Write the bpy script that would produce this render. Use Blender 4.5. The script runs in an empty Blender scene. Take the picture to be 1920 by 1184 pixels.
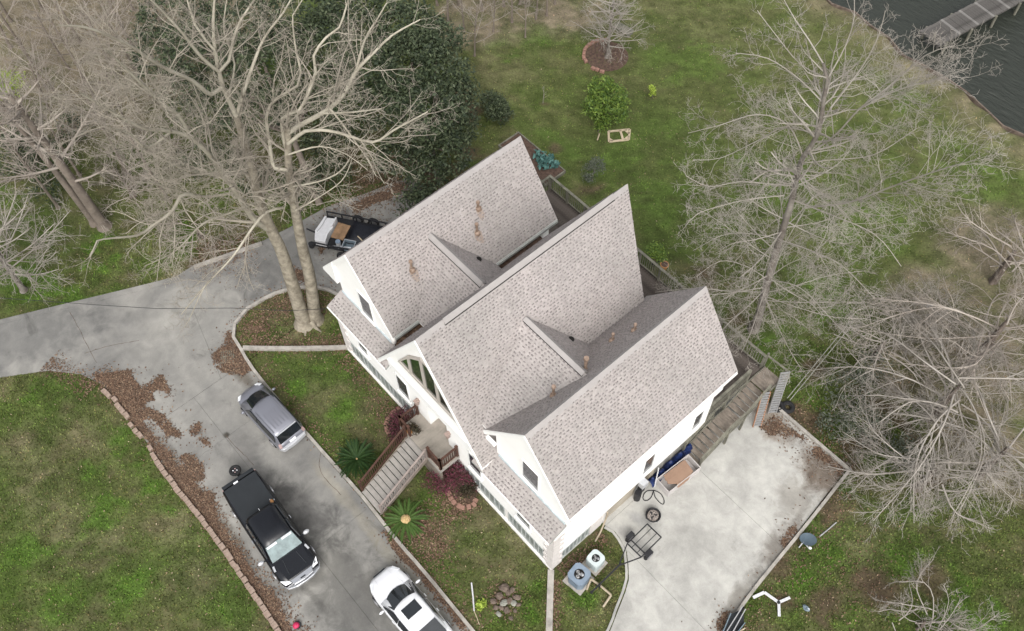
import bpy, bmesh, math, random
import numpy as np
from mathutils import Vector, Matrix

rng = np.random.default_rng(11)
random.seed(11)
SC = bpy.context.scene
COL = SC.collection
RAD = math.radians

# ---------------------------------------------------------------- camera
F_PX, CX, CY = 1751.95, 960.0, 592.0            # photograph is 1920 x 1184
CAM_LOC = np.array([8.60911, -9.19281, 41.05289])
CAM_ROT = (0.56016, 0.01256, 0.84528)
cam_data = bpy.data.cameras.new('camera')
cam = bpy.data.objects.new('camera', cam_data)
COL.objects.link(cam)
cam.location = CAM_LOC
cam.rotation_euler = CAM_ROT
cam_data.sensor_width = 36.0
cam_data.lens = F_PX / 1920.0 * 36.0
cam_data.clip_end = 3000
SC.camera = cam

# ---------------------------------------------------------------- sky, sun, exposure
SUN_AZ, SUN_EL = RAD(128), RAD(50)               # azimuth clockwise from +Y
world = bpy.data.worlds.new('World')
SC.world = world
world.use_nodes = True
wn, wl = world.node_tree.nodes, world.node_tree.links
sky = wn.new('ShaderNodeTexSky')
sky.sky_type = 'NISHITA'
sky.sun_disc = False
sky.sun_elevation = SUN_EL
sky.sun_rotation = SUN_AZ
sky.air_density = 1.0
sky.dust_density = 6.0
sky.ozone_density = 1.0
hs = wn.new('ShaderNodeHueSaturation')           # overcast: a grey cloud deck has little colour
hs.inputs['Saturation'].default_value = 0.22
wl.new(sky.outputs['Color'], hs.inputs['Color'])
wl.new(hs.outputs['Color'], wn['Background'].inputs['Color'])
wn['Background'].inputs['Strength'].default_value = 0.15
sun_data = bpy.data.lights.new('sun', 'SUN')
sun_data.energy = 0.58
sun_data.angle = RAD(40)
sun_data.color = (1.0, 0.965, 0.92)
sun = bpy.data.objects.new('sun', sun_data)
COL.objects.link(sun)
sd = Vector((math.sin(SUN_AZ) * math.cos(SUN_EL), math.cos(SUN_AZ) * math.cos(SUN_EL), math.sin(SUN_EL)))
sun.rotation_euler = (-sd).to_track_quat('-Z', 'Y').to_euler()
SC.view_settings.view_transform = 'Standard'
SC.view_settings.look = 'None'
SC.view_settings.exposure = 0.68
SC.view_settings.gamma = 1.0
SC.view_settings.use_curve_mapping = False
SC.render.engine = 'CYCLES'
SC.cycles.max_bounces = 5

# ---------------------------------------------------------------- survey: a pixel of the photograph to a place at height z
def _rot():
    rx, ry, rz = CAM_ROT
    cx, sx, cy, sy, cz, sz = math.cos(rx), math.sin(rx), math.cos(ry), math.sin(ry), math.cos(rz), math.sin(rz)
    X = np.array([[1, 0, 0], [0, cx, -sx], [0, sx, cx]])
    Y = np.array([[cy, 0, sy], [0, 1, 0], [-sy, 0, cy]])
    Z = np.array([[cz, -sz, 0], [sz, cz, 0], [0, 0, 1]])
    return Z @ Y @ X
ROT = _rot()
def ray(px, py):
    return ROT @ np.array([(px - CX) / F_PX, -(py - CY) / F_PX, -1.0])
def P(px, py, z=0.0):
    d = ray(px, py)
    return CAM_LOC + d * ((z - CAM_LOC[2]) / d[2])
def P2(px, py, z=0.0):
    return P(px, py, z)[:2]
def axis_pt(px, py, base, depth=0.0):
    """place on the sight line nearest to the upright line through base, moved depth metres further off"""
    d = ray(px, py)
    h = d[:2]
    t = ((np.asarray(base)[:2] - CAM_LOC[:2]) @ h) / (h @ h) + depth / np.linalg.norm(h)
    return CAM_LOC + d * t

# ---------------------------------------------------------------- materials
def mat(name, col, rough=0.8, var=0.0, scale=6.0, metal=0.0, spec=0.3, bump=0.0, bscale=40.0, col2=None, detail=4.0, island=0.0, alpha=1.0, coat=0.0):
    m = bpy.data.materials.new(name)
    m.use_nodes = True
    n, l = m.node_tree.nodes, m.node_tree.links
    b = n['Principled BSDF']
    b.inputs['Roughness'].default_value = rough
    b.inputs['Metallic'].default_value = metal
    b.inputs['Specular IOR Level'].default_value = spec
    b.inputs['Coat Weight'].default_value = coat
    b.inputs['Coat Roughness'].default_value = 0.06
    b.inputs['Base Color'].default_value = (*col, 1)
    tc = n.new('ShaderNodeTexCoord')
    out = None
    if var > 0 or col2:
        t = n.new('ShaderNodeTexNoise')
        t.inputs['Scale'].default_value = scale
        t.inputs['Detail'].default_value = detail
        t.inputs['Roughness'].default_value = 0.62
        l.new(tc.outputs['Object'], t.inputs['Vector'])
        r = n.new('ShaderNodeValToRGB')
        r.color_ramp.elements[0].position = 0.32
        r.color_ramp.elements[1].position = 0.68
        a = [c * (1 - var) for c in col]
        z = list(col2) if col2 else [min(1, c * (1 + var)) for c in col]
        r.color_ramp.elements[0].color = (*a, 1)
        r.color_ramp.elements[1].color = (*z, 1)
        l.new(t.outputs['Fac'], r.inputs['Fac'])
        out = r.outputs['Color']
    if island > 0:
        g = n.new('ShaderNodeNewGeometry')
        mr = n.new('ShaderNodeMapRange')
        mr.inputs['To Min'].default_value = 1 - island
        mr.inputs['To Max'].default_value = 1 + island
        l.new(g.outputs['Random Per Island'], mr.inputs['Value'])
        h = n.new('ShaderNodeHueSaturation')
        h.inputs['Color'].default_value = (*col, 1)
        if out:
            l.new(out, h.inputs['Color'])
        l.new(mr.outputs['Result'], h.inputs['Value'])
        out = h.outputs['Color']
    if out:
        l.new(out, b.inputs['Base Color'])
    if bump > 0:
        t2 = n.new('ShaderNodeTexNoise')
        t2.inputs['Scale'].default_value = bscale
        t2.inputs['Detail'].default_value = 5
        l.new(tc.outputs['Object'], t2.inputs['Vector'])
        bp = n.new('ShaderNodeBump')
        bp.inputs['Strength'].default_value = bump
        bp.inputs['Distance'].default_value = 0.03
        l.new(t2.outputs['Fac'], bp.inputs['Height'])
        l.new(bp.outputs['Normal'], b.inputs['Normal'])
    return m

def ramp_mat(name, cols, rough=0.85, spec=0.2):
    """colour picked per loose piece from a list"""
    m = bpy.data.materials.new(name)
    m.use_nodes = True
    n, l = m.node_tree.nodes, m.node_tree.links
    b = n['Principled BSDF']
    b.inputs['Roughness'].default_value = rough
    b.inputs['Specular IOR Level'].default_value = spec
    g = n.new('ShaderNodeNewGeometry')
    r = n.new('ShaderNodeValToRGB')
    e = r.color_ramp.elements
    while len(e) < len(cols):
        e.new(0.5)
    for i, c in enumerate(cols):
        e[i].position = i / (len(cols) - 1)
        e[i].color = (*c, 1)
    l.new(g.outputs['Random Per Island'], r.inputs['Fac'])
    l.new(r.outputs['Color'], b.inputs['Base Color'])
    return m

def vcol_mat(name, attr='cover', rough=0.95, fine=0.0, bump=0.0):
    """colour from a painted attribute, broken up by fine noise"""
    m = bpy.data.materials.new(name)
    m.use_nodes = True
    n, l = m.node_tree.nodes, m.node_tree.links
    b = n['Principled BSDF']
    b.inputs['Roughness'].default_value = rough
    b.inputs['Specular IOR Level'].default_value = 0.1
    a = n.new('ShaderNodeAttribute')
    a.attribute_name = attr
    src = a.outputs['Color']
    if fine > 0:
        tc = n.new('ShaderNodeTexCoord')
        for sc_, amt, dt in ((9.0, fine, 6.0), (2.2, fine * 0.7, 5.0)):
            t = n.new('ShaderNodeTexNoise')
            t.inputs['Scale'].default_value = sc_
            t.inputs['Detail'].default_value = dt
            t.inputs['Roughness'].default_value = 0.7
            l.new(tc.outputs['Object'], t.inputs['Vector'])
            mr = n.new('ShaderNodeMapRange')
            mr.inputs['From Min'].default_value = 0.3
            mr.inputs['From Max'].default_value = 0.7
            mr.inputs['To Min'].default_value = 1 - amt
            mr.inputs['To Max'].default_value = 1 + amt
            l.new(t.outputs['Fac'], mr.inputs['Value'])
            h = n.new('ShaderNodeHueSaturation')
            l.new(src, h.inputs['Color'])
            l.new(mr.outputs['Result'], h.inputs['Value'])
            src = h.outputs['Color']
        if bump > 0:
            bp = n.new('ShaderNodeBump')
            bp.inputs['Strength'].default_value = bump
            bp.inputs['Distance'].default_value = 0.05
            l.new(t.outputs['Fac'], bp.inputs['Height'])
            l.new(bp.outputs['Normal'], b.inputs['Normal'])
    else:
        g = n.new('ShaderNodeNewGeometry')
        mr = n.new('ShaderNodeMapRange')
        mr.inputs['To Min'].default_value = 0.62
        mr.inputs['To Max'].default_value = 1.4
        l.new(g.outputs['Random Per Island'], mr.inputs['Value'])
        h = n.new('ShaderNodeHueSaturation')
        l.new(src, h.inputs['Color'])
        l.new(mr.outputs['Result'], h.inputs['Value'])
        src = h.outputs['Color']
    l.new(src, b.inputs['Base Color'])
    return m

def concrete_mat(name, light, dark, scale=0.35, bias=0.5, stain=(0.16, 0.15, 0.13), stain_amt=0.5, spots=()):
    m = bpy.data.materials.new(name)
    m.use_nodes = True
    n, l = m.node_tree.nodes, m.node_tree.links
    b = n['Principled BSDF']
    b.inputs['Roughness'].default_value = 0.9
    b.inputs['Specular IOR Level'].default_value = 0.15
    geo = n.new('ShaderNodeNewGeometry')
    def noise(s, d, r=0.6, dist=0.0):
        t = n.new('ShaderNodeTexNoise')
        t.inputs['Scale'].default_value = s
        t.inputs['Detail'].default_value = d
        t.inputs['Roughness'].default_value = r
        t.inputs['Distortion'].default_value = dist
        l.new(geo.outputs['Position'], t.inputs['Vector'])
        return t.outputs['Fac']
    def ramp(f, a, b_, ca, cb):
        r = n.new('ShaderNodeValToRGB')
        r.color_ramp.elements[0].position = a
        r.color_ramp.elements[1].position = b_
        r.color_ramp.elements[0].color = (*ca, 1)
        r.color_ramp.elements[1].color = (*cb, 1)
        l.new(f, r.inputs['Fac'])
        return r.outputs['Color']
    def mix(mode, fac, a, b_):
        x = n.new('ShaderNodeMix')
        x.data_type = 'RGBA'
        x.blend_type = mode
        if isinstance(fac, float):
            x.inputs[0].default_value = fac
        else:
            l.new(fac, x.inputs[0])
        l.new(a, x.inputs[6])
        l.new(b_, x.inputs[7])
        return x.outputs[2]
    base = ramp(noise(scale, 6, 0.55, 0.6), bias - 0.2, bias + 0.2, dark, light)
    mid = ramp(noise(scale * 5, 6, 0.65, 0.3), 0.3, 0.7, (0.80, 0.80, 0.80), (1.13, 1.13, 1.12))
    c = mix('MULTIPLY', 1.0, base, mid)
    fine = ramp(noise(26, 5, 0.7), 0.3, 0.7, (0.92, 0.92, 0.92), (1.08, 1.08, 1.08))
    c = mix('MULTIPLY', 1.0, c, fine)
    st = ramp(noise(scale * 2.3, 7, 0.7, 0.9), 0.60, 0.78, (1, 1, 1), stain)
    c = mix('MULTIPLY', stain_amt, c, st)
    rag = noise(1.1, 7, 0.7, 0.4)
    for (sx, sy, ex, ey, rot, tint, amt) in spots:      # mildew and wear patches with ragged edges
        mp = n.new('ShaderNodeMapping')
        mp.vector_type = 'TEXTURE'
        mp.inputs['Location'].default_value = (sx, sy, 0)
        mp.inputs['Rotation'].default_value = (0, 0, RAD(rot))
        mp.inputs['Scale'].default_value = (ex, ey, 1e3)
        l.new(geo.outputs['Position'], mp.inputs['Vector'])
        ln = n.new('ShaderNodeVectorMath')
        ln.operation = 'LENGTH'
        l.new(mp.outputs['Vector'], ln.inputs[0])
        m1 = n.new('ShaderNodeMath')
        m1.operation = 'MULTIPLY_ADD'
        l.new(rag, m1.inputs[0])
        m1.inputs[1].default_value = 1.6
        l.new(ln.outputs['Value'], m1.inputs[2])
        mr = n.new('ShaderNodeMapRange')
        mr.interpolation_type = 'SMOOTHSTEP'
        mr.inputs['From Min'].default_value = 1.75
        mr.inputs['From Max'].default_value = 1.05
        mr.inputs['To Max'].default_value = amt
        l.new(m1.outputs['Value'], mr.inputs['Value'])
        x = n.new('ShaderNodeMix')
        x.data_type = 'RGBA'
        x.blend_type = 'MULTIPLY'
        l.new(mr.outputs['Result'], x.inputs[0])
        l.new(c, x.inputs[6])
        x.inputs[7].default_value = (*tint, 1)
        c = x.outputs[2]
    l.new(c, b.inputs['Base Color'])
    bp = n.new('ShaderNodeBump')
    bp.inputs['Strength'].default_value = 0.15
    bp.inputs['Distance'].default_value = 0.01
    l.new(noise(60, 4), bp.inputs['Height'])
    l.new(bp.outputs['Normal'], b.inputs['Normal'])
    return m

M = {}
M['drive'] = concrete_mat('driveway_concrete', (0.295, 0.286, 0.262), (0.145, 0.143, 0.138), 0.22, 0.5, (0.42, 0.42, 0.41), 0.9,
    [(-4.5, -7.3, 7.5, 2.6, 0, (0.60, 0.60, 0.60), 0.9), (-9.5, -6.6, 3.6, 1.5, 8, (0.62, 0.62, 0.63), 0.9), (-13.8, -7.0, 1.6, 1.3, 0, (0.72, 0.72, 0.73), 0.8), (-27, -12, 5.5, 3.2, 60, (0.72, 0.73, 0.75), 0.9), (-22, 1.5, 3.5, 5.5, 20, (0.66, 0.66, 0.67), 0.9), (-3.5, -5.0, 4.0, .5, 0, (1.2, 1.15, 1.0), 0.6), (-8.5, -4.9, 3.5, .45, 0, (1.25, 1.2, 1.08), 0.8), (-17.5, -4.9, 1.8, .5, 0, (0.50, 0.46, 0.42), 0.9), (-12.5, -9.9, 8, .55, 0, (0.55, 0.52, 0.48), 0.8),
     (-15.1, -7.25, .22, .2, 0, (0.35, 0.33, 0.3), 1.0), (-16.3, -8.3, .5, .3, 30, (0.62, 0.6, 0.58), 0.9), (-6.0, -8.6, 1.2, .25, 5, (0.6, 0.6, 0.6), 0.8), (-1.5, -8.9, 1.6, .5, -8, (0.66, 0.66, 0.66), 0.9), (-10.8, -7.0, .9, .9, 0, (0.6, 0.6, 0.61), 0.9)])
M['patio'] = concrete_mat('patio_concrete', (0.425, 0.418, 0.39), (0.295, 0.29, 0.272), 0.30, 0.42, (0.42, 0.40, 0.37), 0.75,
    [(5.3, 12.6, 2.6, 1.7, -40, (0.40, 0.34, 0.30), 1.0), (6.1, 8.4, .9, 2.2, 6, (0.48, 0.45, 0.43), 0.95), (6.5, 5.2, .6, 2.8, 6, (0.52, 0.50, 0.48), 0.95), (5.2, 10.6, 1.3, 1.9, 6, (0.62, 0.6, 0.58), 0.9), (1.9, 12.8, 1.8, 1.1, -10, (0.52, 0.44, 0.38), 0.9), (3.6, 0.3, .7, 2.5, 15, (0.8, 0.8, 0.8), 0.8), (1.35, 3.6, .8, .5, 0, (0.72, 0.72, 0.74), 0.8), (4.0, 6.0, 3.5, 1.2, 40, (0.86, 0.86, 0.86), 0.8), (1.2, 4.6, .9, .4, 20, (0.75, 0.76, 0.79), 0.8)])
M['kerb'] = mat('kerb_concrete', (0.31, 0.29, 0.26), 0.9, 0.28, 2.5, bump=0.3)
M['white'] = mat('white_stucco', (0.86, 0.855, 0.83), 0.85, 0.03, 0.9, bump=0.12, bscale=60)
M['trim'] = mat('white_trim', (0.84, 0.84, 0.82), 0.6, 0.03, 2)
M['offwhite'] = mat('weathered_white', (0.70, 0.68, 0.65), 0.85, 0.10, 3, bump=0.2)
M['quoin'] = mat('painted_block', (0.60, 0.565, 0.54), 0.85, 0.10, 5, bump=0.2)
M['beige'] = mat('beige_block_wall', (0.36, 0.32, 0.26), 0.9, 0.15, 1.5, bump=0.2)
M['greyframe'] = mat('grey_window_frame', (0.42, 0.44, 0.43), 0.6, 0.08, 3)
M['greypane'] = mat('frosted_grey_pane', (0.20, 0.225, 0.22), 0.3, 0.3, 2.0, spec=0.5)
M['glass'] = mat('dark_window_glass', (0.035, 0.042, 0.05), 0.12, 0.25, 1.2, spec=0.6)
M['glassgreen'] = mat('clear_window_glass', (0.02, 0.03, 0.022), 0.04, 0.4, 1.1, spec=0.8)
M['taupe'] = mat('taupe_window_frame', (0.45, 0.41, 0.37), 0.6, 0.05, 3)
M['roof'] = mat('shingle_light', (0.46, 0.425, 0.412), 0.95, 0.085, 3.2, spec=0.1, bump=0.35, bscale=34, detail=8)
M['roofcap'] = mat('ridge_cap', (0.345, 0.325, 0.314), 0.95, 0.06, 2.0, spec=0.1, bump=0.3)
M['roofdark'] = mat('shingle_tab', (0.254, 0.231, 0.225), 0.95, 0.0, island=0.18, spec=0.1)
M['fascia_grey'] = mat('gutter_grey', (0.30, 0.31, 0.29), 0.5, 0.15, 2)
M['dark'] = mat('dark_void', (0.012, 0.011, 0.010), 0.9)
M['flue'] = mat('rusted_copper_pipe', (0.20, 0.135, 0.095), 0.7, 0.3, 6, col2=(0.33, 0.245, 0.19))
M['rust'] = mat('rust_streak', (0.305, 0.235, 0.19), 0.95, 0.15, 4, col2=(0.335, 0.29, 0.26))
M['deck'] = mat('weathered_deck_board', (0.070, 0.055, 0.047), 0.85, 0.45, 2.4, bump=0.3, col2=(0.115, 0.098, 0.085))
M['rail'] = mat('weathered_rail_wood', (0.15, 0.145, 0.115), 0.85, 0.35, 3, bump=0.2)
M['tread'] = mat('grey_stair_board', (0.29, 0.272, 0.25), 0.85, 0.16, 3, bump=0.2)
M['treadbrown'] = mat('brown_stair_board', (0.20, 0.17, 0.14), 0.85, 0.3, 3, bump=0.2)
M['redwood'] = mat('red_brown_stained_wood', (0.068, 0.033, 0.023), 0.7, 0.3, 4)
M['porch'] = mat('porch_decking', (0.27, 0.245, 0.21), 0.85, 0.15, 2, bump=0.2)
M['dock'] = mat('dock_plank', (0.062, 0.057, 0.052), 0.9, 0.35, 1.7, bump=0.3, col2=(0.115, 0.108, 0.10))
M['brick'] = mat('tan_edging_brick', (0.25, 0.175, 0.135), 0.9, 0.25, 3, bump=0.4, col2=(0.36, 0.285, 0.235))
M['redbrick'] = mat('red_ring_brick', (0.26, 0.15, 0.115), 0.9, 0.3, 4, bump=0.4)
M['soil'] = mat('dark_mulch', (0.085, 0.055, 0.042), 0.95, 0.4, 6, bump=0.8, bscale=25)
M['leafmat'] = mat('wet_leaf_mat', (0.105, 0.074, 0.054), 0.95, 0.45, 9, bump=0.9, bscale=34, col2=(0.205, 0.15, 0.11))
M['leaves'] = ramp_mat('dry_leaf', [(0.055, 0.034, 0.025), (0.12, 0.073, 0.048), (0.19, 0.122, 0.082), (0.08, 0.05, 0.037), (0.27, 0.195, 0.13)])
M['straw'] = ramp_mat('pale_leaf', [(0.15, 0.105, 0.07), (0.28, 0.22, 0.14), (0.12, 0.08, 0.055), (0.36, 0.30, 0.2)])
M['blackpaint'] = mat('black_car_paint', (0.007, 0.008, 0.011), 0.25, 0.0, spec=0.35, coat=0.15)
M['blackmat'] = mat('matte_black_cover', (0.018, 0.021, 0.024), 0.6, 0.12, 2)
M['greypaint'] = mat('grey_car_paint', (0.20, 0.205, 0.235), 0.35, 0.0, metal=0.35, spec=0.5, coat=0.4)
M['whitepaint'] = mat('white_car_paint', (0.68, 0.69, 0.71), 0.25, 0.0, spec=0.5, coat=0.5)
M['carglass'] = mat('car_glass', (0.012, 0.015, 0.018), 0.05, 0.3, 1.6, spec=0.7)
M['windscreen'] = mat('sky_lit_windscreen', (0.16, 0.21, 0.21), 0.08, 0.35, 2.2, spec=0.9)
M['chrome'] = mat('chrome', (0.72, 0.73, 0.75), 0.18, 0.0, metal=0.9)
M['silver'] = mat('silver_plastic', (0.50, 0.51, 0.53), 0.35, 0.0, metal=0.3)
M['tyre'] = mat('tyre_rubber', (0.018, 0.018, 0.019), 0.85, 0.2, 5)
M['rim'] = mat('wheel_rim', (0.35, 0.35, 0.36), 0.35, 0.0, metal=0.7)
M['redlamp'] = mat('tail_lamp', (0.42, 0.30, 0.29), 0.2, spec=0.6)
M['headlamp'] = mat('head_lamp', (0.72, 0.74, 0.76), 0.12, spec=0.7)
M['plate'] = mat('number_plate', (0.82, 0.83, 0.86), 0.4)
M['alu'] = mat('aluminium', (0.42, 0.42, 0.42), 0.4, 0.1, 6, metal=0.5)
M['orange'] = mat('orange_fibreglass', (0.36, 0.18, 0.10), 0.6, 0.1, 3)
M['blackmetal'] = mat('black_steel', (0.02, 0.02, 0.022), 0.5, 0.2, 5)
M['acblue'] = mat('blue_grey_metal', (0.17, 0.215, 0.27), 0.5, 0.1, 4)
M['acpale'] = mat('pale_grey_metal', (0.44, 0.49, 0.49), 0.5, 0.1, 4)
M['fan'] = mat('fan_blade', (0.33, 0.33, 0.33), 0.5)
M['pvc'] = mat('stained_plastic_pipe', (0.34, 0.285, 0.21), 0.6, 0.15, 4)
M['pvcwhite'] = mat('white_plastic', (0.56, 0.56, 0.57), 0.5, 0.06, 6)
M['card'] = mat('cardboard', (0.26, 0.17, 0.12), 0.9, 0.08, 2)
M['cartonwhite'] = mat('white_carton', (0.46, 0.435, 0.42), 0.85, 0.06, 2)
M['tarp'] = mat('blue_tarp', (0.010, 0.022, 0.085), 0.5, 0.4, 5, bump=0.9, bscale=9)
M['plywood'] = mat('weathered_plywood', (0.24, 0.15, 0.085), 0.85, 0.3, 3)
M['blacktarp'] = mat('black_tarp', (0.012, 0.013, 0.018), 0.5, 0.3, 5, bump=0.7, bscale=8)
M['tote'] = mat('grey_blue_tote', (0.14, 0.18, 0.21), 0.5, 0.1, 4)
M['newwood'] = mat('new_pine', (0.44, 0.365, 0.255), 0.8, 0.1, 4)
M['dish'] = mat('blue_grey_dish', (0.075, 0.105, 0.13), 0.35, 0.15, 3, spec=0.5)
M['terracotta'] = mat('terracotta', (0.40, 0.20, 0.08), 0.8, 0.15, 4)
M['ash'] = mat('fire_ash', (0.23, 0.20, 0.18), 0.95, 0.6, 14, bump=0.8, bscale=20)
M['redcloth'] = mat('crimson_plastic', (0.45, 0.03, 0.09), 0.5, 0.2, 3)
M['stone'] = mat('field_stone', (0.12, 0.088, 0.07), 0.9, 0.35, 3, bump=0.5, col2=(0.19, 0.15, 0.12))
M['palestone'] = mat('pale_stone', (0.25, 0.25, 0.215), 0.9, 0.2, 3, bump=0.5)
M['sycbark'] = mat('pale_mottled_bark', (0.215, 0.185, 0.14), 0.9, 0.28, 3.2, bump=0.9, bscale=12, col2=(0.345, 0.31, 0.245))
M['syclimb'] = mat('cream_limb_bark', (0.33, 0.30, 0.235), 0.9, 0.2, 1.2, bump=0.4, bscale=14, col2=(0.43, 0.40, 0.325))
M['syctwig'] = mat('pale_twig', (0.30, 0.265, 0.22), 0.9, 0.2, 0.5, col2=(0.385, 0.35, 0.285))
M['cypbark'] = mat('grey_cypress_bark', (0.13, 0.105, 0.09), 0.9, 0.3, 1.6, bump=0.9, bscale=10, col2=(0.25, 0.23, 0.20))
M['cyptwig'] = mat('grey_twig', (0.285, 0.255, 0.22), 0.9, 0.22, 0.5, col2=(0.40, 0.37, 0.33))
M['brushtwig'] = mat('pinkish_twig', (0.28, 0.24, 0.205), 0.9, 0.24, 0.4, col2=(0.42, 0.375, 0.325))
M['brushbark'] = mat('dark_brush_bark', (0.16, 0.13, 0.11), 0.9, 0.3, 3, bump=0.6)
M['backbark'] = mat('brown_ridged_bark', (0.18, 0.15, 0.125), 0.9, 0.25, 3, bump=0.8, bscale=14)
M['evergreen'] = ramp_mat('evergreen_leaf', [(0.014, 0.022, 0.012), (0.03, 0.044, 0.022), (0.055, 0.074, 0.034), (0.022, 0.034, 0.017), (0.095, 0.115, 0.06), (0.04, 0.052, 0.028)], 0.6, 0.3)
M['citrus'] = ramp_mat('citrus_leaf', [(0.03, 0.065, 0.012), (0.075, 0.125, 0.02), (0.14, 0.20, 0.032), (0.05, 0.095, 0.016)], 0.6, 0.3)
M['lime'] = ramp_mat('lime_leaf', [(0.17, 0.25, 0.03), (0.28, 0.36, 0.06), (0.22, 0.30, 0.04)], 0.6)
M['magenta'] = ramp_mat('magenta_leaf', [(0.06, 0.022, 0.026), (0.13, 0.026, 0.05), (0.04, 0.03, 0.02), (0.17, 0.04, 0.075), (0.08, 0.045, 0.036), (0.05, 0.045, 0.028)], 0.8)
M['darkshrub'] = ramp_mat('bronze_shrub_leaf', [(0.02, 0.02, 0.012), (0.05, 0.035, 0.022), (0.03, 0.035, 0.018)], 0.8)
M['bluegreen'] = ramp_mat('cabbage_leaf', [(0.05, 0.12, 0.11), (0.09, 0.19, 0.17), (0.03, 0.08, 0.07)], 0.6)
M['greyleaf'] = ramp_mat('grey_green_leaf', [(0.06, 0.075, 0.05), (0.12, 0.13, 0.10), (0.04, 0.05, 0.035)], 0.8)
M['sagodark'] = ramp_mat('dark_frond', [(0.010, 0.028, 0.010), (0.016, 0.038, 0.008), (0.03, 0.055, 0.014)], 0.6, 0.15)
M['sago'] = ramp_mat('green_frond', [(0.03, 0.07, 0.015), (0.045, 0.085, 0.016), (0.075, 0.12, 0.03)], 0.6, 0.2)
M['cone'] = mat('tan_cone', (0.42, 0.29, 0.13), 0.9, 0.35, 10, bump=0.8, bscale=20, col2=(0.55, 0.40, 0.2))
M['ground'] = vcol_mat('lawn_ground', fine=0.34, bump=0.6)
M['grass'] = vcol_mat('grass_blade')
M['lamp'] = mat('bronze_lantern', (0.30, 0.23, 0.20), 0.5, 0.1, 4)

def water_mat():
    m = bpy.data.materials.new('lake_water')
    m.use_nodes = True
    n, l = m.node_tree.nodes, m.node_tree.links
    b = n['Principled BSDF']
    b.inputs['Base Color'].default_value = (0.024, 0.028, 0.021, 1)
    b.inputs['Roughness'].default_value = 0.14
    b.inputs['Specular IOR Level'].default_value = 0.5
    geo = n.new('ShaderNodeNewGeometry')
    mp = n.new('ShaderNodeMapping')
    mp.inputs['Rotation'].default_value = (0, 0, RAD(35))
    mp.inputs['Scale'].default_value = (0.7, 2.2, 1)
    l.new(geo.outputs['Position'], mp.inputs['Vector'])
    t = n.new('ShaderNodeTexNoise')
    t.inputs['Scale'].default_value = 1.3
    t.inputs['Detail'].default_value = 6
    t.inputs['Roughness'].default_value = 0.6
    l.new(mp.outputs['Vector'], t.inputs['Vector'])
    bp = n.new('ShaderNodeBump')
    bp.inputs['Strength'].default_value = 0.8
    bp.inputs['Distance'].default_value = 0.3
    l.new(t.outputs['Fac'], bp.inputs['Height'])
    l.new(bp.outputs['Normal'], b.inputs['Normal'])
    return m
M['water'] = water_mat()

def roof_mat():
    m = mat('shingle_light', (0.348, 0.322, 0.310), 0.95, 0.10, 3.4, spec=0.1, bump=0.35, bscale=34, detail=8)
    n, l = m.node_tree.nodes, m.node_tree.links
    b = n['Principled BSDF']
    src = b.inputs['Base Color'].links[0].from_socket
    geo = n.new('ShaderNodeNewGeometry')
    for s_, r_, a0, a1, ca, cb in ((0.33, 0.6, 0.36, 0.66, (0.88, 0.89, 0.875), (1.07, 1.055, 1.05)), (1.3, 0.75, 0.55, 0.75, (1, 1, 1), (0.86, 0.86, 0.84)), (9.0, 0.7, 0.35, 0.65, (0.90, 0.90, 0.90), (1.09, 1.09, 1.09))):
        t = n.new('ShaderNodeTexNoise')
        t.inputs['Scale'].default_value = s_
        t.inputs['Detail'].default_value = 6
        t.inputs['Roughness'].default_value = r_
        l.new(geo.outputs['Position'], t.inputs['Vector'])
        r = n.new('ShaderNodeValToRGB')
        r.color_ramp.elements[0].position, r.color_ramp.elements[1].position = a0, a1
        r.color_ramp.elements[0].color, r.color_ramp.elements[1].color = (*ca, 1), (*cb, 1)
        l.new(t.outputs['Fac'], r.inputs['Fac'])
        x = n.new('ShaderNodeMix')
        x.data_type, x.blend_type = 'RGBA', 'MULTIPLY'
        x.inputs[0].default_value = 1.0
        l.new(src, x.inputs[6])
        l.new(r.outputs['Color'], x.inputs[7])
        src = x.outputs[2]
    l.new(src, b.inputs['Base Color'])
    return m
M['roof'] = roof_mat()

# ---------------------------------------------------------------- mesh helpers
def link(name, me, parent=None, loc=None):
    o = bpy.data.objects.new(name, me)
    COL.objects.link(o)
    if parent is not None:
        o.parent = parent
    if loc is not None:
        o.location = loc
    return o

def tag(o, label=None, cat=None, group=None, kind=None):
    if label: o['label'] = label
    if cat: o['category'] = cat
    if group: o['group'] = group
    if kind: o['kind'] = kind
    return o

def thing(name, label, cat, loc=(0, 0, 0), rz=0.0, group=None):
    o = bpy.data.objects.new(name, None)
    COL.objects.link(o)
    o.location = loc
    o.rotation_euler = (0, 0, rz)
    o.empty_display_size = 0.3
    return tag(o, label, cat, group)

def np_mesh(name, verts, faces, m, smooth=False, cols=None):
    """faces: (N,k) array, all alike"""
    verts = np.asarray(verts, np.float32).reshape(-1, 3)
    faces = np.asarray(faces, np.int32)
    me = bpy.data.meshes.new(name)
    k = faces.shape[1]
    me.vertices.add(len(verts))
    me.vertices.foreach_set('co', verts.ravel())
    me.loops.add(faces.size)
    me.loops.foreach_set('vertex_index', faces.ravel())
    me.polygons.add(len(faces))
    me.polygons.foreach_set('loop_start', np.arange(0, faces.size, k, dtype=np.int32))
    if smooth:
        me.polygons.foreach_set('use_smooth', np.ones(len(faces), bool))
    if cols is not None:
        a = me.attributes.new('cover', 'FLOAT_COLOR', 'POINT')
        c4 = np.ones((len(verts), 4), np.float32)
        c4[:, :3] = cols
        a.data.foreach_set('color', c4.ravel())
    me.update(calc_edges=True)
    me.materials.append(m)
    return me

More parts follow.
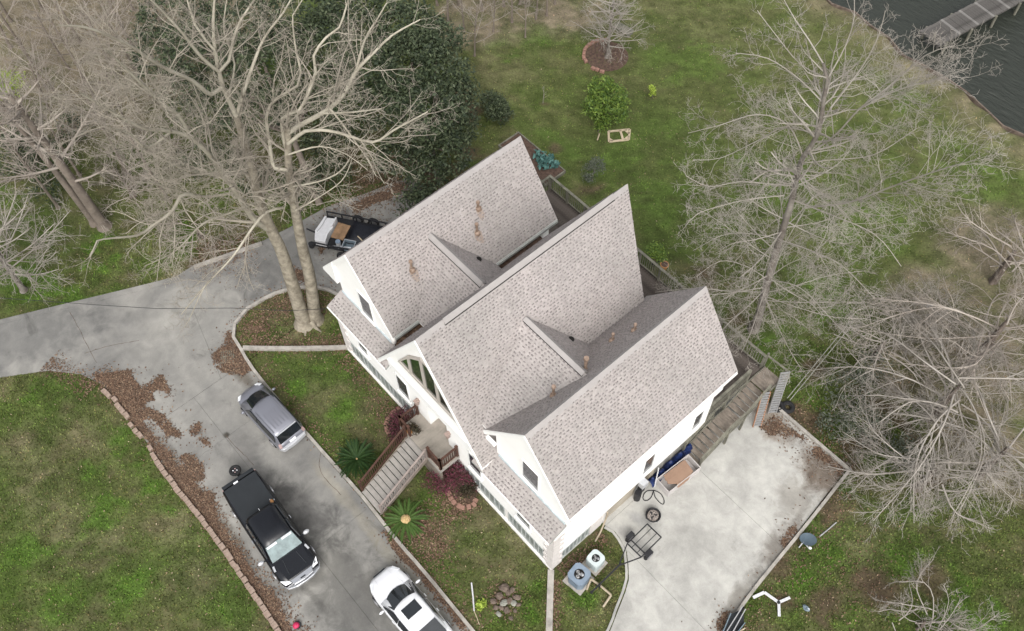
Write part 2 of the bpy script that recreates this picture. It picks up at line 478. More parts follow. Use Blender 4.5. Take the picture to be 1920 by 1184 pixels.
class MB:
    """collects simple solids, then makes ONE mesh object"""
    def __init__(s):
        s.v, s.f, s.mi = [], [], []
        s.mats = []
        s.cur = 0
    def use(s, m):
        if m not in s.mats:
            s.mats.append(m)
        s.cur = s.mats.index(m)
        return s
    def add(s, vs, fs):
        b = len(s.v)
        s.v += [tuple(map(float, v)) for v in vs]
        for f in fs:
            s.f.append(tuple(b + i for i in f))
            s.mi.append(s.cur)
        return s
    def box(s, x0, y0, z0, x1, y1, z1):
        vs = [(x0, y0, z0), (x1, y0, z0), (x1, y1, z0), (x0, y1, z0), (x0, y0, z1), (x1, y0, z1), (x1, y1, z1), (x0, y1, z1)]
        return s.add(vs, [(0, 3, 2, 1), (4, 5, 6, 7), (0, 1, 5, 4), (1, 2, 6, 5), (2, 3, 7, 6), (3, 0, 4, 7)])
    def beam(s, a, b, w, h, up=(0, 0, 1)):
        a, b, up = Vector(a), Vector(b), Vector(up)
        d = (b - a).normalized()
        x = d.cross(up)
        if x.length < 1e-4:
            x = d.cross(Vector((0, 1, 0)))
        x.normalize()
        y = x.cross(d)
        vs = []
        for p in (a, b):
            for sx, sy in ((-1, -1), (1, -1), (1, 1), (-1, 1)):
                vs.append(p + x * (sx * w / 2) + y * (sy * h / 2))
        return s.add(vs, [(0, 1, 2, 3), (7, 6, 5, 4), (0, 4, 5, 1), (1, 5, 6, 2), (2, 6, 7, 3), (3, 7, 4, 0)])
    def prism(s, poly, z0, z1):
        n = len(poly)
        vs = [(x, y, z0) for x, y in poly] + [(x, y, z1) for x, y in poly]
        fs = [tuple(range(n - 1, -1, -1)), tuple(range(n, 2 * n))]
        fs += [(i, (i + 1) % n, n + (i + 1) % n, n + i) for i in range(n)]
        return s.add(vs, fs)
    def prism_y(s, poly, y0, y1):
        """outline in x,z carried along y"""
        n = len(poly)
        vs = [(x, y0, z) for x, z in poly] + [(x, y1, z) for x, z in poly]
        fs = [tuple(range(n)), tuple(range(2 * n - 1, n - 1, -1))]
        fs += [((i + 1) % n, i, n + i, n + (i + 1) % n) for i in range(n)]
        return s.add(vs, fs)
    def tube(s, pts, r, n=8, caps=True):
        pts = [Vector(p) for p in pts]
        rs = r if isinstance(r, (list, tuple)) else [r] * len(pts)
        b = len(s.v)
        ref = None
        vs = []
        for i, p in enumerate(pts):
            d = (pts[min(i + 1, len(pts) - 1)] - pts[max(i - 1, 0)]).normalized()
            if ref is None:
                ref = Vector((0, 0, 1)) if abs(d.z) < 0.9 else Vector((1, 0, 0))
            x = d.cross(ref).normalized()
            y = x.cross(d)
            ref = y
            for k in range(n):
                a = 2 * math.pi * k / n
                vs.append(p + (x * math.cos(a) + y * math.sin(a)) * rs[i])
        fs = []
        for i in range(len(pts) - 1):
            for k in range(n):
                k2 = (k + 1) % n
                fs.append((i * n + k, (i + 1) * n + k, (i + 1) * n + k2, i * n + k2))
        if caps:
            fs.append(tuple(range(n)))
            fs.append(tuple((len(pts) - 1) * n + k for k in range(n - 1, -1, -1)))
        return s.add(vs, fs)
    def cyl(s, c, r, h, n=16, r2=None, axis='z'):
        a = {'z': (0, 0, h), 'y': (0, h, 0), 'x': (h, 0, 0)}[axis]
        c = Vector(c)
        return s.tube([c, c + Vector(a)], [r, r if r2 is None else r2], n)
    def torus(s, c, R, r, n=20, k=8, axis='z'):
        vs, fs = [], []
        for i in range(n):
            a = 2 * math.pi * i / n
            for j in range(k):
                b = 2 * math.pi * j / k
                q = R + r * math.cos(b)
                p = (q * math.cos(a), q * math.sin(a), r * math.sin(b))
                if axis == 'y':
                    p = (p[0], p[2], p[1])
                vs.append((c[0] + p[0], c[1] + p[1], c[2] + p[2]))
        for i in range(n):
            for j in range(k):
                fs.append((i * k + j, ((i + 1) % n) * k + j, ((i + 1) % n) * k + (j + 1) % k, i * k + (j + 1) % k))
        return s.add(vs, fs)
    def blob(s, c, rx, ry, rz, n=10, k=6, jit=0.15, top=False):
        vs, fs = [], []
        for i in range(k + 1):
            ph = math.pi * i / k - math.pi / 2
            if top:
                ph = max(ph, -0.35)
            for j in range(n):
                a = 2 * math.pi * j / n
                q = 1 + random.uniform(-jit, jit)
                vs.append((c[0] + rx * q * math.cos(ph) * math.cos(a), c[1] + ry * q * math.cos(ph) * math.sin(a), c[2] + rz * q * math.sin(ph)))
        for i in range(k):
            for j in range(n):
                fs.append((i * n + j, i * n + (j + 1) % n, (i + 1) * n + (j + 1) % n, (i + 1) * n + j))
        return s.add(vs, fs)
    def xform(s, mtx, start=0):
        for i in range(start, len(s.v)):
            s.v[i] = tuple(mtx @ Vector(s.v[i]))
        return s
    def mesh(s, name, m=None, smooth=False, bevel=0.0):
        me = bpy.data.meshes.new(name)
        me.from_pydata(s.v, [], s.f)
        if s.mats:
            for q in s.mats:
                me.materials.append(q)
            me.polygons.foreach_set('material_index', np.array(s.mi, np.int32))
        else:
            me.materials.append(m)
        if bevel > 0:
            bm = bmesh.new()
            bm.from_mesh(me)
            bmesh.ops.bevel(bm, geom=list(bm.edges), offset=bevel, segments=2, affect='EDGES', profile=0.6)
            bm.to_mesh(me)
            bm.free()
        if smooth:
            me.polygons.foreach_set('use_smooth', np.ones(len(me.polygons), bool))
        me.update()
        return me
    def build(s, name, m=None, parent=None, loc=None, smooth=False, bevel=0.0):
        return link(name, s.mesh(name, m, smooth, bevel), parent, loc)

def fix_normals(o):
    bm = bmesh.new()
    bm.from_mesh(o.data)
    bmesh.ops.recalc_face_normals(bm, faces=bm.faces)
    bm.to_mesh(o.data)
    bm.free()
    return o

def sheet(name, poly, z, m, parent=None, thick=0.0):
    mb = MB()
    if thick > 0:
        mb.prism(poly, z - thick, z)
    else:
        mb.add([(x, y, z) for x, y in poly], [tuple(range(len(poly)))])
    return fix_normals(mb.build(name, m, parent))

def in_poly(x, y, poly):
    poly = np.asarray(poly)
    c = np.zeros(len(x), bool)
    n = len(poly)
    j = n - 1
    for i in range(n):
        xi, yi, xj, yj = *poly[i][:2], *poly[j][:2]
        c ^= ((yi > y) != (yj > y)) & (x < (xj - xi) * (y - yi) / (yj - yi + 1e-12) + xi)
        j = i
    return c

def smooth_line(pts, step=0.4, closed=False):
    """Catmull-Rom through the points"""
    pts = [np.asarray(p, float) for p in pts]
    out = []
    n = len(pts)
    rg = n if closed else n - 1
    for i in range(rg):
        if closed:
            a, b, c, d = pts[(i - 1) % n], pts[i], pts[(i + 1) % n], pts[(i + 2) % n]
        else:
            a, b, c, d = pts[max(i - 1, 0)], pts[i], pts[i + 1], pts[min(i + 2, n - 1)]
        k = max(1, int(np.linalg.norm(c - b) / step))
        for q in range(k):
            t = q / k
            out.append(0.5 * ((2 * b) + (c - a) * t + (2 * a - 5 * b + 4 * c - d) * t * t + (3 * b - a - 3 * c + d) * t ** 3))
    if not closed:
        out.append(pts[-1])
    return out

# ================================================================ GROUND, WATER, PAVING
_T = rng.random((257, 257))
def vnoise(x, y, s):
    u, v = np.asarray(x) / s + 91.3, np.asarray(y) / s + 47.7
    i, j = np.floor(u).astype(int), np.floor(v).astype(int)
    fu, fv = u - i, v - j
    fu, fv = fu * fu * (3 - 2 * fu), fv * fv * (3 - 2 * fv)
    i0, j0, i1, j1 = i % 256, j % 256, (i + 1) % 256, (j + 1) % 256
    return (_T[i0, j0] * (1 - fu) + _T[i1, j0] * fu) * (1 - fv) + (_T[i0, j1] * (1 - fu) + _T[i1, j1] * fu) * fv
def fbm(x, y, s, o=4):
    t, a, w = 0, 1.0, 0
    for k in range(o):
        t = t + a * vnoise(x + 13.1 * k, y - 7.7 * k, s / 2 ** k)
        w += a
        a *= 0.55
    return t / w
def sstep(a, b, x):
    t = np.clip((x - a) / (b - a), 0, 1)
    return t * t * (3 - 2 * t)

def shore_y(x):
    x = np.asarray(x, float)
    return 38.6 - (x + 8.7) * 0.085 + 0.25 * np.sin(x * 0.9) + 0.15 * np.sin(x * 2.3 + 1)

# places read off the photograph: pixel, radius in metres
LUSH = [(245, 815, .6), (262, 850, .7), (280, 880, .7), (300, 920, .7), (318, 950, .6), (235, 830, 1.1), (262, 862, 1.0), (292, 915, 1.0), (310, 935, .8), (160, 890, 1.2), (60, 1050, 1.6), (250, 1100, 1.3), (120, 1120, 1.4), (430, 1130, 1.2), (60, 740, 1.0), (190, 960, 1.5),
        (575, 690, .9), (520, 675, .6), (560, 720, .9), (640, 770, .8), (660, 700, .5), (580, 640, .5), (1010, 1115, .7), (1000, 1150, .7), (1090, 1120, .8), (960, 90, 2.0), (1010, 60, 2.0), (1290, 110, 3), (1180, 300, 3), (1050, 270, 2),
        (1440, 645, 1.6), (1365, 590, 1.5), (1540, 850, .8), (1560, 1030, 1.1), (1500, 1085, .9), (1700, 1060, 1.6), (120, 560, 1.5), (60, 535, 2), (340, 440, 1.2), (180, 480, 2), (1230, 380, 3), (1450, 330, 3), (1620, 430, 3), (1560, 560, 2.5), (1850, 330, 3), (1240, 250, 3), (1700, 180, 2), (1800, 1110, 2), (1850, 1170, 2), (1600, 1150, 1), (640, 170, 3)]
DEAD = [(150, 830, 1.4), (70, 900, 2), (330, 985, 1.2), (380, 1080, 1.0), (930, 985, 1.3), (890, 960, 1), (965, 1020, .9), (600, 650, .6), (550, 625, .6), (600, 745, .8), (520, 745, .4), (1260, 50, 4), (1350, 50, 4), (1500, 90, 4), (1640, 170, 3), (1760, 230, 2.5), (930, 130, 2.5), (960, 125, 2), (1120, 1150, .8), (1880, 300, 2.5),
        (120, 1000, 1.5), (220, 1010, 1), (250, 740, 1), (40, 830, 1), (820, 1010, .8), (1700, 60, 3), (1600, 30, 3), (1850, 420, 3), (1600, 1000, 1.2), (330, 540, 1.2), (420, 430, 1.5), (1200, 30, 3)]
DIRT = [(735, 345, 1.6), (700, 320, 1.8), (660, 300, 1.5), (760, 300, 1.5), (720, 380, 1.2), (1520, 790, .8), (1540, 960, 1.0), (1560, 920, .8), (1590, 870, .8), (1490, 775, .7), (1500, 1010, .6), (1460, 1060, .7), (1640, 1100, 1.6), (1560, 1140, 1.2), (1750, 1090, 1.2), (1440, 1000, .4), (1530, 690, .9), (1110, 355, .8), (1040, 280, .6), (945, 215, .7), (1018, 195, .4), (1223, 184, .4),
        (1470, 1130, .5), (820, 330, 2), (850, 270, 2), (860, 200, 2), (480, 330, 1.4), (580, 330, 1.5), (390, 470, .8), (370, 490, .7), (1380, 600, 1.0), (1640, 760, 1.6), (1600, 830, 1.2), (1690, 820, 1.4), (1740, 900, 1.2), (1330, 520, 1.2), (1200, 620, 1)]
TAN = [(80, 60, 9), (220, 70, 8), (330, 30, 8), (20, 140, 6), (180, 180, 5), (260, 130, 5), (1880, 480, 4), (1860, 560, 3.5), (1800, 640, 3.0), (1880, 700, 3.0), (1820, 800, 2.4), (1900, 880, 2.2), (1740, 560, 2.5), (1700, 700, 2.2), (950, 10, 4), (880, 40, 3), (1050, 0, 4)]
def blobmask(L, x, y):
    m = np.zeros_like(x)
    for px, py, r in L:
        gx, gy, _ = P(px, py)
        d2 = (x - gx) ** 2 + (y - gy) ** 2
        m = np.maximum(m, np.exp(-d2 / (r * r)))
    return m
def cover_rgb(x, y):
    n1, n2, n3 = fbm(x, y, 3.1), fbm(x + 50, y + 9, 1.1), fbm(x - 31, y + 77, 0.5, 3)
    n4, n5 = fbm(x + 7, y - 63, 0.9, 4), fbm(x - 90, y + 31, 1.7, 5)
    def mixc(c, col, m):
        return c * (1 - m[:, None]) + np.array(col)[None, :] * m[:, None]
    c = np.tile(np.array([0.066, 0.074, 0.029]), (len(x), 1))
    c = mixc(c, (0.050, 0.066, 0.021), sstep(0.42, 0.60, n1))
    c = mixc(c, (0.092, 0.080, 0.047), sstep(0.50, 0.64, n4) * 0.65)
    c = mixc(c, (0.052, 0.078, 0.019), sstep(0.52, 0.66, n5) * 0.7)
    br = sstep(0.35, 0.62, n2 * 0.5 + n3 * 0.5)
    c = mixc(c, (0.118, 0.102, 0.064), blobmask(DEAD, x, y) * (0.12 + 0.55 * br))
    lm_ = blobmask(LUSH, x, y)
    c = mixc(c, (0.050, 0.086, 0.017), sstep(0.55, 0.95, lm_ * 0.75 + (n4 - 0.5) * 1.6 + (n3 - .5) * 0.9 + 0.18 * (lm_ > 0.1)) * np.minimum(1, lm_ * 1.6) * 0.9)
    far = sstep(10, 26, y - 0.15 * x) * sstep(-30, -20, x)
    c = mixc(c, (0.066, 0.080, 0.027), far * 0.5)
    c = mixc(c, (0.145, 0.12, 0.088), sstep(0.3, 0.7, blobmask(TAN, x, y)) * (0.4 + 0.6 * br))
    dm = blobmask(DIRT, x, y)
    c = mixc(c, (0.066, 0.046, 0.034), sstep(0.45, 0.85, dm * 0.7 + (n4 - .5) * 1.2 + (n3 - .5) * .8 + .15) * np.minimum(1, dm * 1.5) * 0.85)
    bank = sstep(3.0, 0.3, shore_y(x) - y)
    c = mixc(c, (0.145, 0.122, 0.082), bank * (0.35 + 0.6 * br))
    wood = sstep(-36, -46, x) * sstep(-3, -1, y + 0 * x)
    c = mixc(c, (0.145, 0.12, 0.09), wood * 0.8)
    c *= (0.62 + 0.76 * n3)[:, None] * (0.75 + 0.5 * fbm(x + 17, y + 3, 0.24, 2))[:, None] * np.array([1.14, 1.16, 1.10])
    return c

def axis_grid(lo, hi, step, far_lo, far_hi):
    a = list(np.arange(lo, hi + 1e-6, step))
    s, q = step, lo
    while q > far_lo:
        s *= 1.5
        q -= s
        a.insert(0, q)
    s, q = step, hi
    while q < far_hi:
        s *= 1.5
        q += s
        a.append(q)
    return np.array(a)
gx = axis_grid(-62, 24, 0.36, -700, 700)
gy = axis_grid(-26, 37.0, 0.36, -700, 37.0)
GX, GY = np.meshgrid(gx, gy[gy <= 36.8], indexing='ij')
sh = shore_y(gx)
extra_y = np.stack([37 + (sh - 37) * 0.5, sh, sh + 0.35, sh + 1.6], 1)
extra_z = np.tile(np.array([0.0, -0.05, -0.55, -1.4]), (len(gx), 1))
GZ = (fbm(GX.ravel(), GY.ravel(), 4.0).reshape(GX.shape) - 0.5) * 0.05 - 0.012
GXX = np.concatenate([GX, np.repeat(gx[:, None], 4, 1)], 1)
GYY = np.concatenate([GY, extra_y], 1)
GZZ = np.concatenate([GZ, extra_z], 1)
nx, ny = GXX.shape
idx = np.arange(nx * ny).reshape(nx, ny)
quads = np.stack([idx[:-1, :-1], idx[1:, :-1], idx[1:, 1:], idx[:-1, 1:]], -1).reshape(-1, 4)
cols = cover_rgb(GXX.ravel(), GYY.ravel())
ground = link('ground', np_mesh('ground', np.stack([GXX, GYY, GZZ], -1).reshape(-1, 3), quads, M['ground'], True, cols))
tag(ground, kind='structure')
water = tag(sheet('water', [(-700, 37.2), (700, 37.2), (700, 900), (-700, 900)], -0.45, M['water']), kind='structure')

# ---- paving outlines in metres
KERB_MAIN = [(9.0, -4.42), (4.0, -4.42), (-0.28, -4.42), (-3.4, -4.38), (-5.5, -4.4), (-8.2, -4.32), (-9.8, -4.35), (-13.6, -4.42), (-17.2, -4.38), (-18.6, -4.2), (-19.6, -4.0), (-20.25, -3.5), (-20.6, -2.55), (-20.55, -1.5), (-20.2, -0.3), (-19.3, 0.95), (-18.0, 1.55), (-15.25, 1.75)]
DRIVE_L = [(-21.9, 9.4), (-22.6, 6.8), (-23.3, 4.5), (-23.5, 2.2), (-23.75, 0.3), (-24.85, -3.1), (-24.85, -4.25), (-25.78, -6.3), (-27.5, -10.0), (-28.6, -12.4), (-31.0, -17.5), (-34, -24)]
DRIVE_R = [(-29, -24), (-26.9, -17), (-25.5, -14.1), (-24.2, -12.05), (-22.9, -10.9), (-21.6, -10.35), (-20, -10.3), (9.0, -10.3)]
DRIVE = KERB_MAIN + [(-15.25, 7.2), (-19.0, 7.2), (-20.4, 9.2)] + DRIVE_L + DRIVE_R
PATIO = [(0.32, 3.18), (0.75, 3.3), (1.12, 3.25), (1.75, 3.05), (2.23, 2.67), (2.72, 2.2), (3.0, 1.7), (3.35, 0.9), (3.72, 0.07), (4.1, -1.6), (4.3, -3.2), (4.35, -4.3), (7.7, -4.3), (6.85, 3.55), (5.83, 13.42), (-15.0, 13.6), (-15.0, 9.4), (-2.5, 9.4), (-2.5, 3.4)]

def clip(poly, n, k):
    """keep the side n.p <= k"""
    out = []
    m = len(poly)
    for i in range(m):
        a, b = np.array(poly[i], float), np.array(poly[(i + 1) % m], float)
        da, db = a @ n - k, b @ n - k
        if da <= 0:
            out.append(tuple(a))
        if (da < 0 < db) or (db < 0 < da):
            out.append(tuple(a + (b - a) * da / (da - db)))
    return out
def slabs(root, poly, cuts, m, top, name='slab'):
    pieces = [poly]
    for n, k in cuts:
        n = np.array(n, float)
        nxt = []
        for q in pieces:
            a, b = clip(q, n, k - 0.005), clip(q, -n, -k - 0.005)
            nxt += [r for r in (a, b) if len(r) >= 3]
        pieces = nxt
    for q in pieces:
        sheet(name, q, top, m, root, 0.12)
drive = tag(bpy.data.objects.new('driveway', None), kind='structure')
COL.objects.link(drive)
# lower arm and upper arm are cut as two fans so that the joints run as laid
jx = [(1, 0), (0, 1)]
low = clip(clip(DRIVE, np.array([-1.0, 0]), 17.9), np.array([0, 1.0]), 0)
upr = clip(DRIVE, np.array([1.0, 0]), -17.92)
slabs(drive, low, [((0, 1), -7.35)] + [((1, 0), x) for x in (-15.0, -7.6, -0.3)], M['drive'], 0.055)
slabs(drive, upr, [((0.24, 0.97), -9.9), ((-0.905, 0.425), 20.3), ((-0.95, 0.31), 23.6), ((-0.30, 0.955), 7.4)], M['drive'], 0.055)
patio = tag(bpy.data.objects.new('patio', None), kind='structure')
COL.objects.link(patio)
slabs(patio, PATIO, [((0, 1), 8.35), ((0, 1), 3.1), ((1, 0), 0.28)], M['patio'], 0.055)

def kerb(name, line, w, h, m, z0=-0.05, parent=None, step=0.6):
    line = smooth_line(line, step)
    mb = MB()
    vs, n = [], len(line)
    for i in range(n):
        d = line[min(i + 1, n - 1)] - line[max(i - 1, 0)]
        d = d / np.linalg.norm(d)
        nn = np.array([-d[1], d[0]]) * w / 2
        j = random.uniform(-0.012, 0.012)
        for s, z in ((-1, z0), (-1, h + j), (1, h + j), (1, z0)):
            vs.append((line[i][0] + nn[0] * s, line[i][1] + nn[1] * s, z))
    fs = [(0, 1, 2, 3), (n * 4 - 1, n * 4 - 2, n * 4 - 3, n * 4 - 4)]
    for i in range(n - 1):
        for k in range(4):
            k2 = (k + 1) % 4
            fs.append((i * 4 + k, (i + 1) * 4 + k, (i + 1) * 4 + k2, i * 4 + k2))
    mb.add(vs, fs)
    return fix_normals(mb.build(name, m, parent))
KL = [np.array(p) + np.array([0, 0.09]) if p[1] < -4.0 else np.array(p) + np.array([0.08, 0.0]) for p in KERB_MAIN]
for nm, ln, w, h in (('kerb', KL, 0.15, 0.16), ('kerb', [P2(457, 655), P2(560, 656), (-15.1, 0.0)], 0.2, 0.2),
                     ('kerb', [P2(365, 504), P2(425, 483), P2(492, 459)], 0.2, 0.2), ('kerb', [(0.12, -0.05), (1.0, -0.92), (2.1, -2.0), (3.4, -3.3)], 0.28, 0.12),
                     ('kerb', [(1.7, 13.5), (3.8, 13.5), (5.9, 13.5)], 0.15, 0.2), ('kerb', [(5.95, 13.6), (6.3, 10.0), (6.62, 6.2), (6.95, 3.6), (7.4, -1), (7.8, -4.3)], 0.14, 0.19)):
    tag(kerb(nm, ln, w, h, M['kerb']), kind='structure')
for ln in ([(0.30, 3.10), (0.72, 3.22), (1.1, 3.17), (1.7, 2.97), (2.16, 2.6), (2.62, 2.15), (2.9, 1.66), (3.25, 0.85), (3.62, 0.05), (4.0, -1.6), (4.2, -3.2)],):
    tag(kerb('kerb', ln, 0.11, 0.075, M['patio'], step=0.3), kind='structure')

# ---- hairline cracks in the driveway
for L_ in ([(132, 587), (146, 612), (159, 638), (172, 664), (182, 682)], [(424, 817), (440, 836), (462, 858), (476, 873)], [(160, 664), (205, 650), (262, 640)], [(612, 820), (600, 880), (640, 930)]):
    q = [np.array(P2(*p)) for p in L_]
    q = [p + rng.normal(0, .012, 2) for p in smooth_line(q, .15)]
    mb = MB()
    for a_, b_ in zip(q[:-1], q[1:]):
        d_ = (b_ - a_) / (np.linalg.norm(b_ - a_) + 1e-9)
        n_ = np.array([-d_[1], d_[0]]) * rng.uniform(.006, .013)
        mb.add([(*(a_ - n_), .0592), (*(b_ - n_), .0592), (*(b_ + n_), .0592), (*(a_ + n_), .0592)], [(0, 1, 2, 3)])
    fix_normals(mb.build('crack', M['soil'], drive))

# ---- edging of loose bricks
def brick_row(root, line, L, wd, h, m, gap=0.02, miss=0.0, jit=0.02, mesh=None, name='brick'):
    line = smooth_line(line, 0.05)
    acc, nxt = 0.0, 0.0
    if mesh is None:
        mesh = MB().box(-L / 2, -wd / 2, 0, L / 2, wd / 2, h).mesh(name, m, bevel=0.018)
    for i in range(1, len(line)):
        d = line[i] - line[i - 1]
        acc += np.linalg.norm(d)
        if acc >= nxt:
            k = random.uniform(0.85, 1.15)
            nxt = acc + L * k + gap
            if random.random() < miss:
                continue
            o = link(name, mesh, root, (line[i][0] + random.uniform(-jit, jit), line[i][1] + random.uniform(-jit, jit), random.uniform(-0.02, 0.01)))
            o.rotation_euler = (random.uniform(-.04, .04), random.uniform(-.04, .04), math.atan2(d[1], d[0]) + random.uniform(-.06, .06))
            o.scale = (k, random.uniform(.9, 1.1), 1)
    return mesh
edge = thing('brick_edging', 'long row of loose tan bricks edging the lawn beside the driveway', 'edging')
brick_row(edge, [P2(188, 727), P2(205, 741), P2(226, 766), P2(243, 789)], 0.30, 0.22, 0.22, M['brick'], 0.06, 0.12, 0.05)
brick_row(edge, [P2(248, 798), P2(275, 832), P2(292, 862)], 0.30, 0.22, 0.22, M['brick'], 0.12, 0.3, 0.07)
brick_row(edge, [P2(292, 862), P2(320, 902), P2(400, 1003), P2(460, 1090), P2(520, 1180), (-4.5, -10.6)], 0.29, 0.24, 0.24, M['brick'], 0.012, 0.0, 0.02)

# ---- wet leaf mats lying on the concrete
def zpts(L, x0, y0, s):
    return [(x0 + a / s, y0 + b / s) for a, b in L]
MATS = [zpts([(300, 155), (420, 150), (560, 125), (760, 118), (790, 190), (850, 270), (905, 305), (1000, 250), (1090, 200), (1130, 160), (1170, 200), (1240, 330), (1255, 410), (1180, 360), (1080, 350), (1000, 370), (1045, 430), (1030, 475), (950, 490), (940, 560), (1100, 610), (1180, 660), (1200, 700), (1260, 760), (1270, 800), (1330, 850), (1390, 930), (1330, 930), (1240, 900), (1190, 950), (1200, 860), (1110, 800), (1050, 730), (980, 705), (880, 740), (830, 700), (760, 640), (690, 560), (620, 460), (540, 370), (440, 300), (360, 250)], 130, 680, 6.578),
        zpts([(690, 520), (740, 520), (775, 570), (765, 610), (745, 625), (760, 650), (800, 650), (830, 700), (830, 740), (820, 790), (860, 800), (880, 850), (920, 880), (930, 940), (960, 980), (1000, 1010), (1014, 1060), (1080, 1130), (1090, 1160), (1040, 1120), (960, 1020), (900, 930), (840, 850), (780, 780), (720, 700), (660, 610), (640, 575), (690, 560)], 0, 600, 2.027),
        zpts([(165, 560), (195, 590), (230, 650), (290, 740), (350, 850), (420, 950), (440, 985), (380, 1000), (330, 1040), (250, 1010), (180, 1030), (110, 1000), (40, 940), (5, 870), (20, 800), (70, 730), (120, 700), (140, 620)], 400, 530, 5.92),
        zpts([(730, 410), (760, 395), (768, 410), (745, 440), (725, 430)], 0, 600, 2.027), zpts([(758, 450), (790, 455), (800, 485), (775, 475)], 0, 600, 2.027),
        zpts([(1215, 640), (1300, 560), (1330, 580), (1400, 640), (1480, 690), (1520, 730), (1430, 700), (1380, 730), (1340, 690), (1290, 700), (1250, 660)], 1120, 640, 3.946),
        zpts([(1590, 830), (1640, 800), (1830, 955), (1800, 1000), (1740, 930), (1640, 880)], 1120, 640, 3.946),
        [(1343, 1184), (1345, 1165), (1355, 1150), (1367, 1148), (1360, 1165), (1352, 1180)], [(1462, 1020), (1475, 1000), (1490, 985), (1488, 1000), (1470, 1025)]]
MATS += [[(190, 727), (225, 762), (245, 790), (278, 830), (300, 868), (330, 910), (400, 1000), (460, 1085), (530, 1184), (548, 1184), (520, 1130), (475, 1075), (440, 1020), (405, 960), (375, 915), (345, 880), (318, 850), (290, 820), (262, 782), (235, 750), (205, 725)],
         [(722, 1000), (745, 1014), (800, 1074), (880, 1176), (868, 1180), (800, 1092), (765, 1060), (742, 1035), (728, 1015)], [(668, 402), (700, 385), (740, 372), (765, 350), (745, 345), (720, 360), (690, 372), (660, 385)], [(640, 430), (612, 462), (603, 478), (598, 470), (605, 450), (625, 425)], [(545, 500), (570, 510), (575, 530), (550, 525)]]
def rough_outline(pts, amp=0.035, step=0.12):
    q = smooth_line(pts, step, True)
    return [(p[0] + random.gauss(0, amp), p[1] + random.gauss(0, amp)) for p in q]
MAT_POLYS = []
cells = []
CS = 0.055
for k, L in enumerate(MATS):
    w = np.array([P2(a, b) for a, b in L])
    MAT_POLYS.append(w)
    lo, hi = w.min(0) - 0.4, w.max(0) + 0.4
    X, Y = np.meshgrid(np.arange(lo[0], hi[0], CS), np.arange(lo[1], hi[1], CS), indexing='ij')
    X, Y = X.ravel(), Y.ravel()
    a_, b_ = w, np.roll(w, -1, 0)
    d2 = np.full(len(X), 9.0)
    for (ax, ay), (bx2, by2) in zip(a_, b_):
        ex, ey = bx2 - ax, by2 - ay
        t = np.clip(((X - ax) * ex + (Y - ay) * ey) / (ex * ex + ey * ey + 1e-9), 0, 1)
        d2 = np.minimum(d2, (X - ax - t * ex) ** 2 + (Y - ay - t * ey) ** 2)
    d = np.sqrt(d2) * np.where(in_poly(X, Y, w), 1, -1)
    rag = (fbm(X * 1.0, Y, 0.55, 4) - 0.5) * 0.85 + (fbm(X + 40, Y, 0.13, 2) - .5) * 0.3
    ok = d + rag * 0.7 + rng.normal(0, .045, len(d)) > 0.07
    cells.append(np.column_stack([X[ok], Y[ok], np.full(ok.sum(), 0.061 + 0.0006 * k)]))
cells = np.concatenate(cells)
n = len(cells)
h_ = CS * 0.62
an = rng.random(n) * 1.57
u = np.stack([np.cos(an), np.sin(an), rng.normal(0, .12, n)], 1) * h_ * 1.25
v = np.stack([-np.sin(an), np.cos(an), rng.normal(0, .12, n)], 1) * h_ * 1.25
cc = cells + np.array([0, 0, 0.006])
V = np.stack([cc - u - v, cc + u - v, cc + u + v, cc - u + v], 1).reshape(-1, 3)
V[:, 2] = np.maximum(V[:, 2], 0.058)
M['matbits'] = ramp_mat('wet_leaf_bits', [(0.055, 0.038, 0.028), (0.092, 0.064, 0.046), (0.128, 0.09, 0.065), (0.076, 0.053, 0.039), (0.165, 0.12, 0.088)])
tag(link('leaf_litter', np_mesh('leaf_litter', V, np.arange(4 * n).reshape(n, 4), M['matbits'])), 'brown wet leaf litter matted on the concrete beside the lawn edge', 'leaf litter', kind='stuff')

# ---- fallen leaves
def leaves_mesh(name, pts, size, m, lift=0.02):
    n = len(pts)
    a = rng.random(n) * 2 * np.pi
    s = size * rng.uniform(0.55, 1.3, n)
    u = np.stack([np.cos(a), np.sin(a), rng.normal(0, 0.35, n)], 1) * s[:, None]
    v = np.stack([-np.sin(a), np.cos(a), rng.normal(0, 0.35, n)], 1) * (s * 0.62)[:, None]
    c = pts + np.array([0, 0, lift])[None] + rng.random((n, 1)) * np.array([[0, 0, 0.02]])
    V = np.stack([c - u, c - v * 0.9 + u * 0.1, c + u, c + v], 1).reshape(-1, 3)
    return np_mesh(name, V, np.arange(4 * n).reshape(n, 4), m)
def sample_poly(poly, n):
    poly = np.asarray(poly)
    lo, hi = poly.min(0), poly.max(0)
    q = rng.random((n * 4, 2)) * (hi - lo) + lo
    q = q[in_poly(q[:, 0], q[:, 1], poly)][:n]
    return q
def strip(line, w, n, off=0.0):
    line = np.array(smooth_line(line, 0.2))
    i = rng.integers(0, len(line) - 1, n)
    p = line[i] + (line[i + 1] - line[i]) * rng.random((n, 1))
    d = line[i + 1] - line[i]
    d /= np.linalg.norm(d, axis=1)[:, None] + 1e-9
    return p + np.stack([-d[:, 1], d[:, 0]], 1) * (off + rng.normal(0, 1, n) * w)[:, None]
LV = []
for k, w in enumerate(MAT_POLYS):
    n = (2600, 1500, 900, 60, 50, 300, 240, 120, 60, 2600, 700, 500, 500, 200)[k]
    q = sample_poly(w, n)
    LV.append(np.column_stack([q, np.full(len(q), 0.066)]))
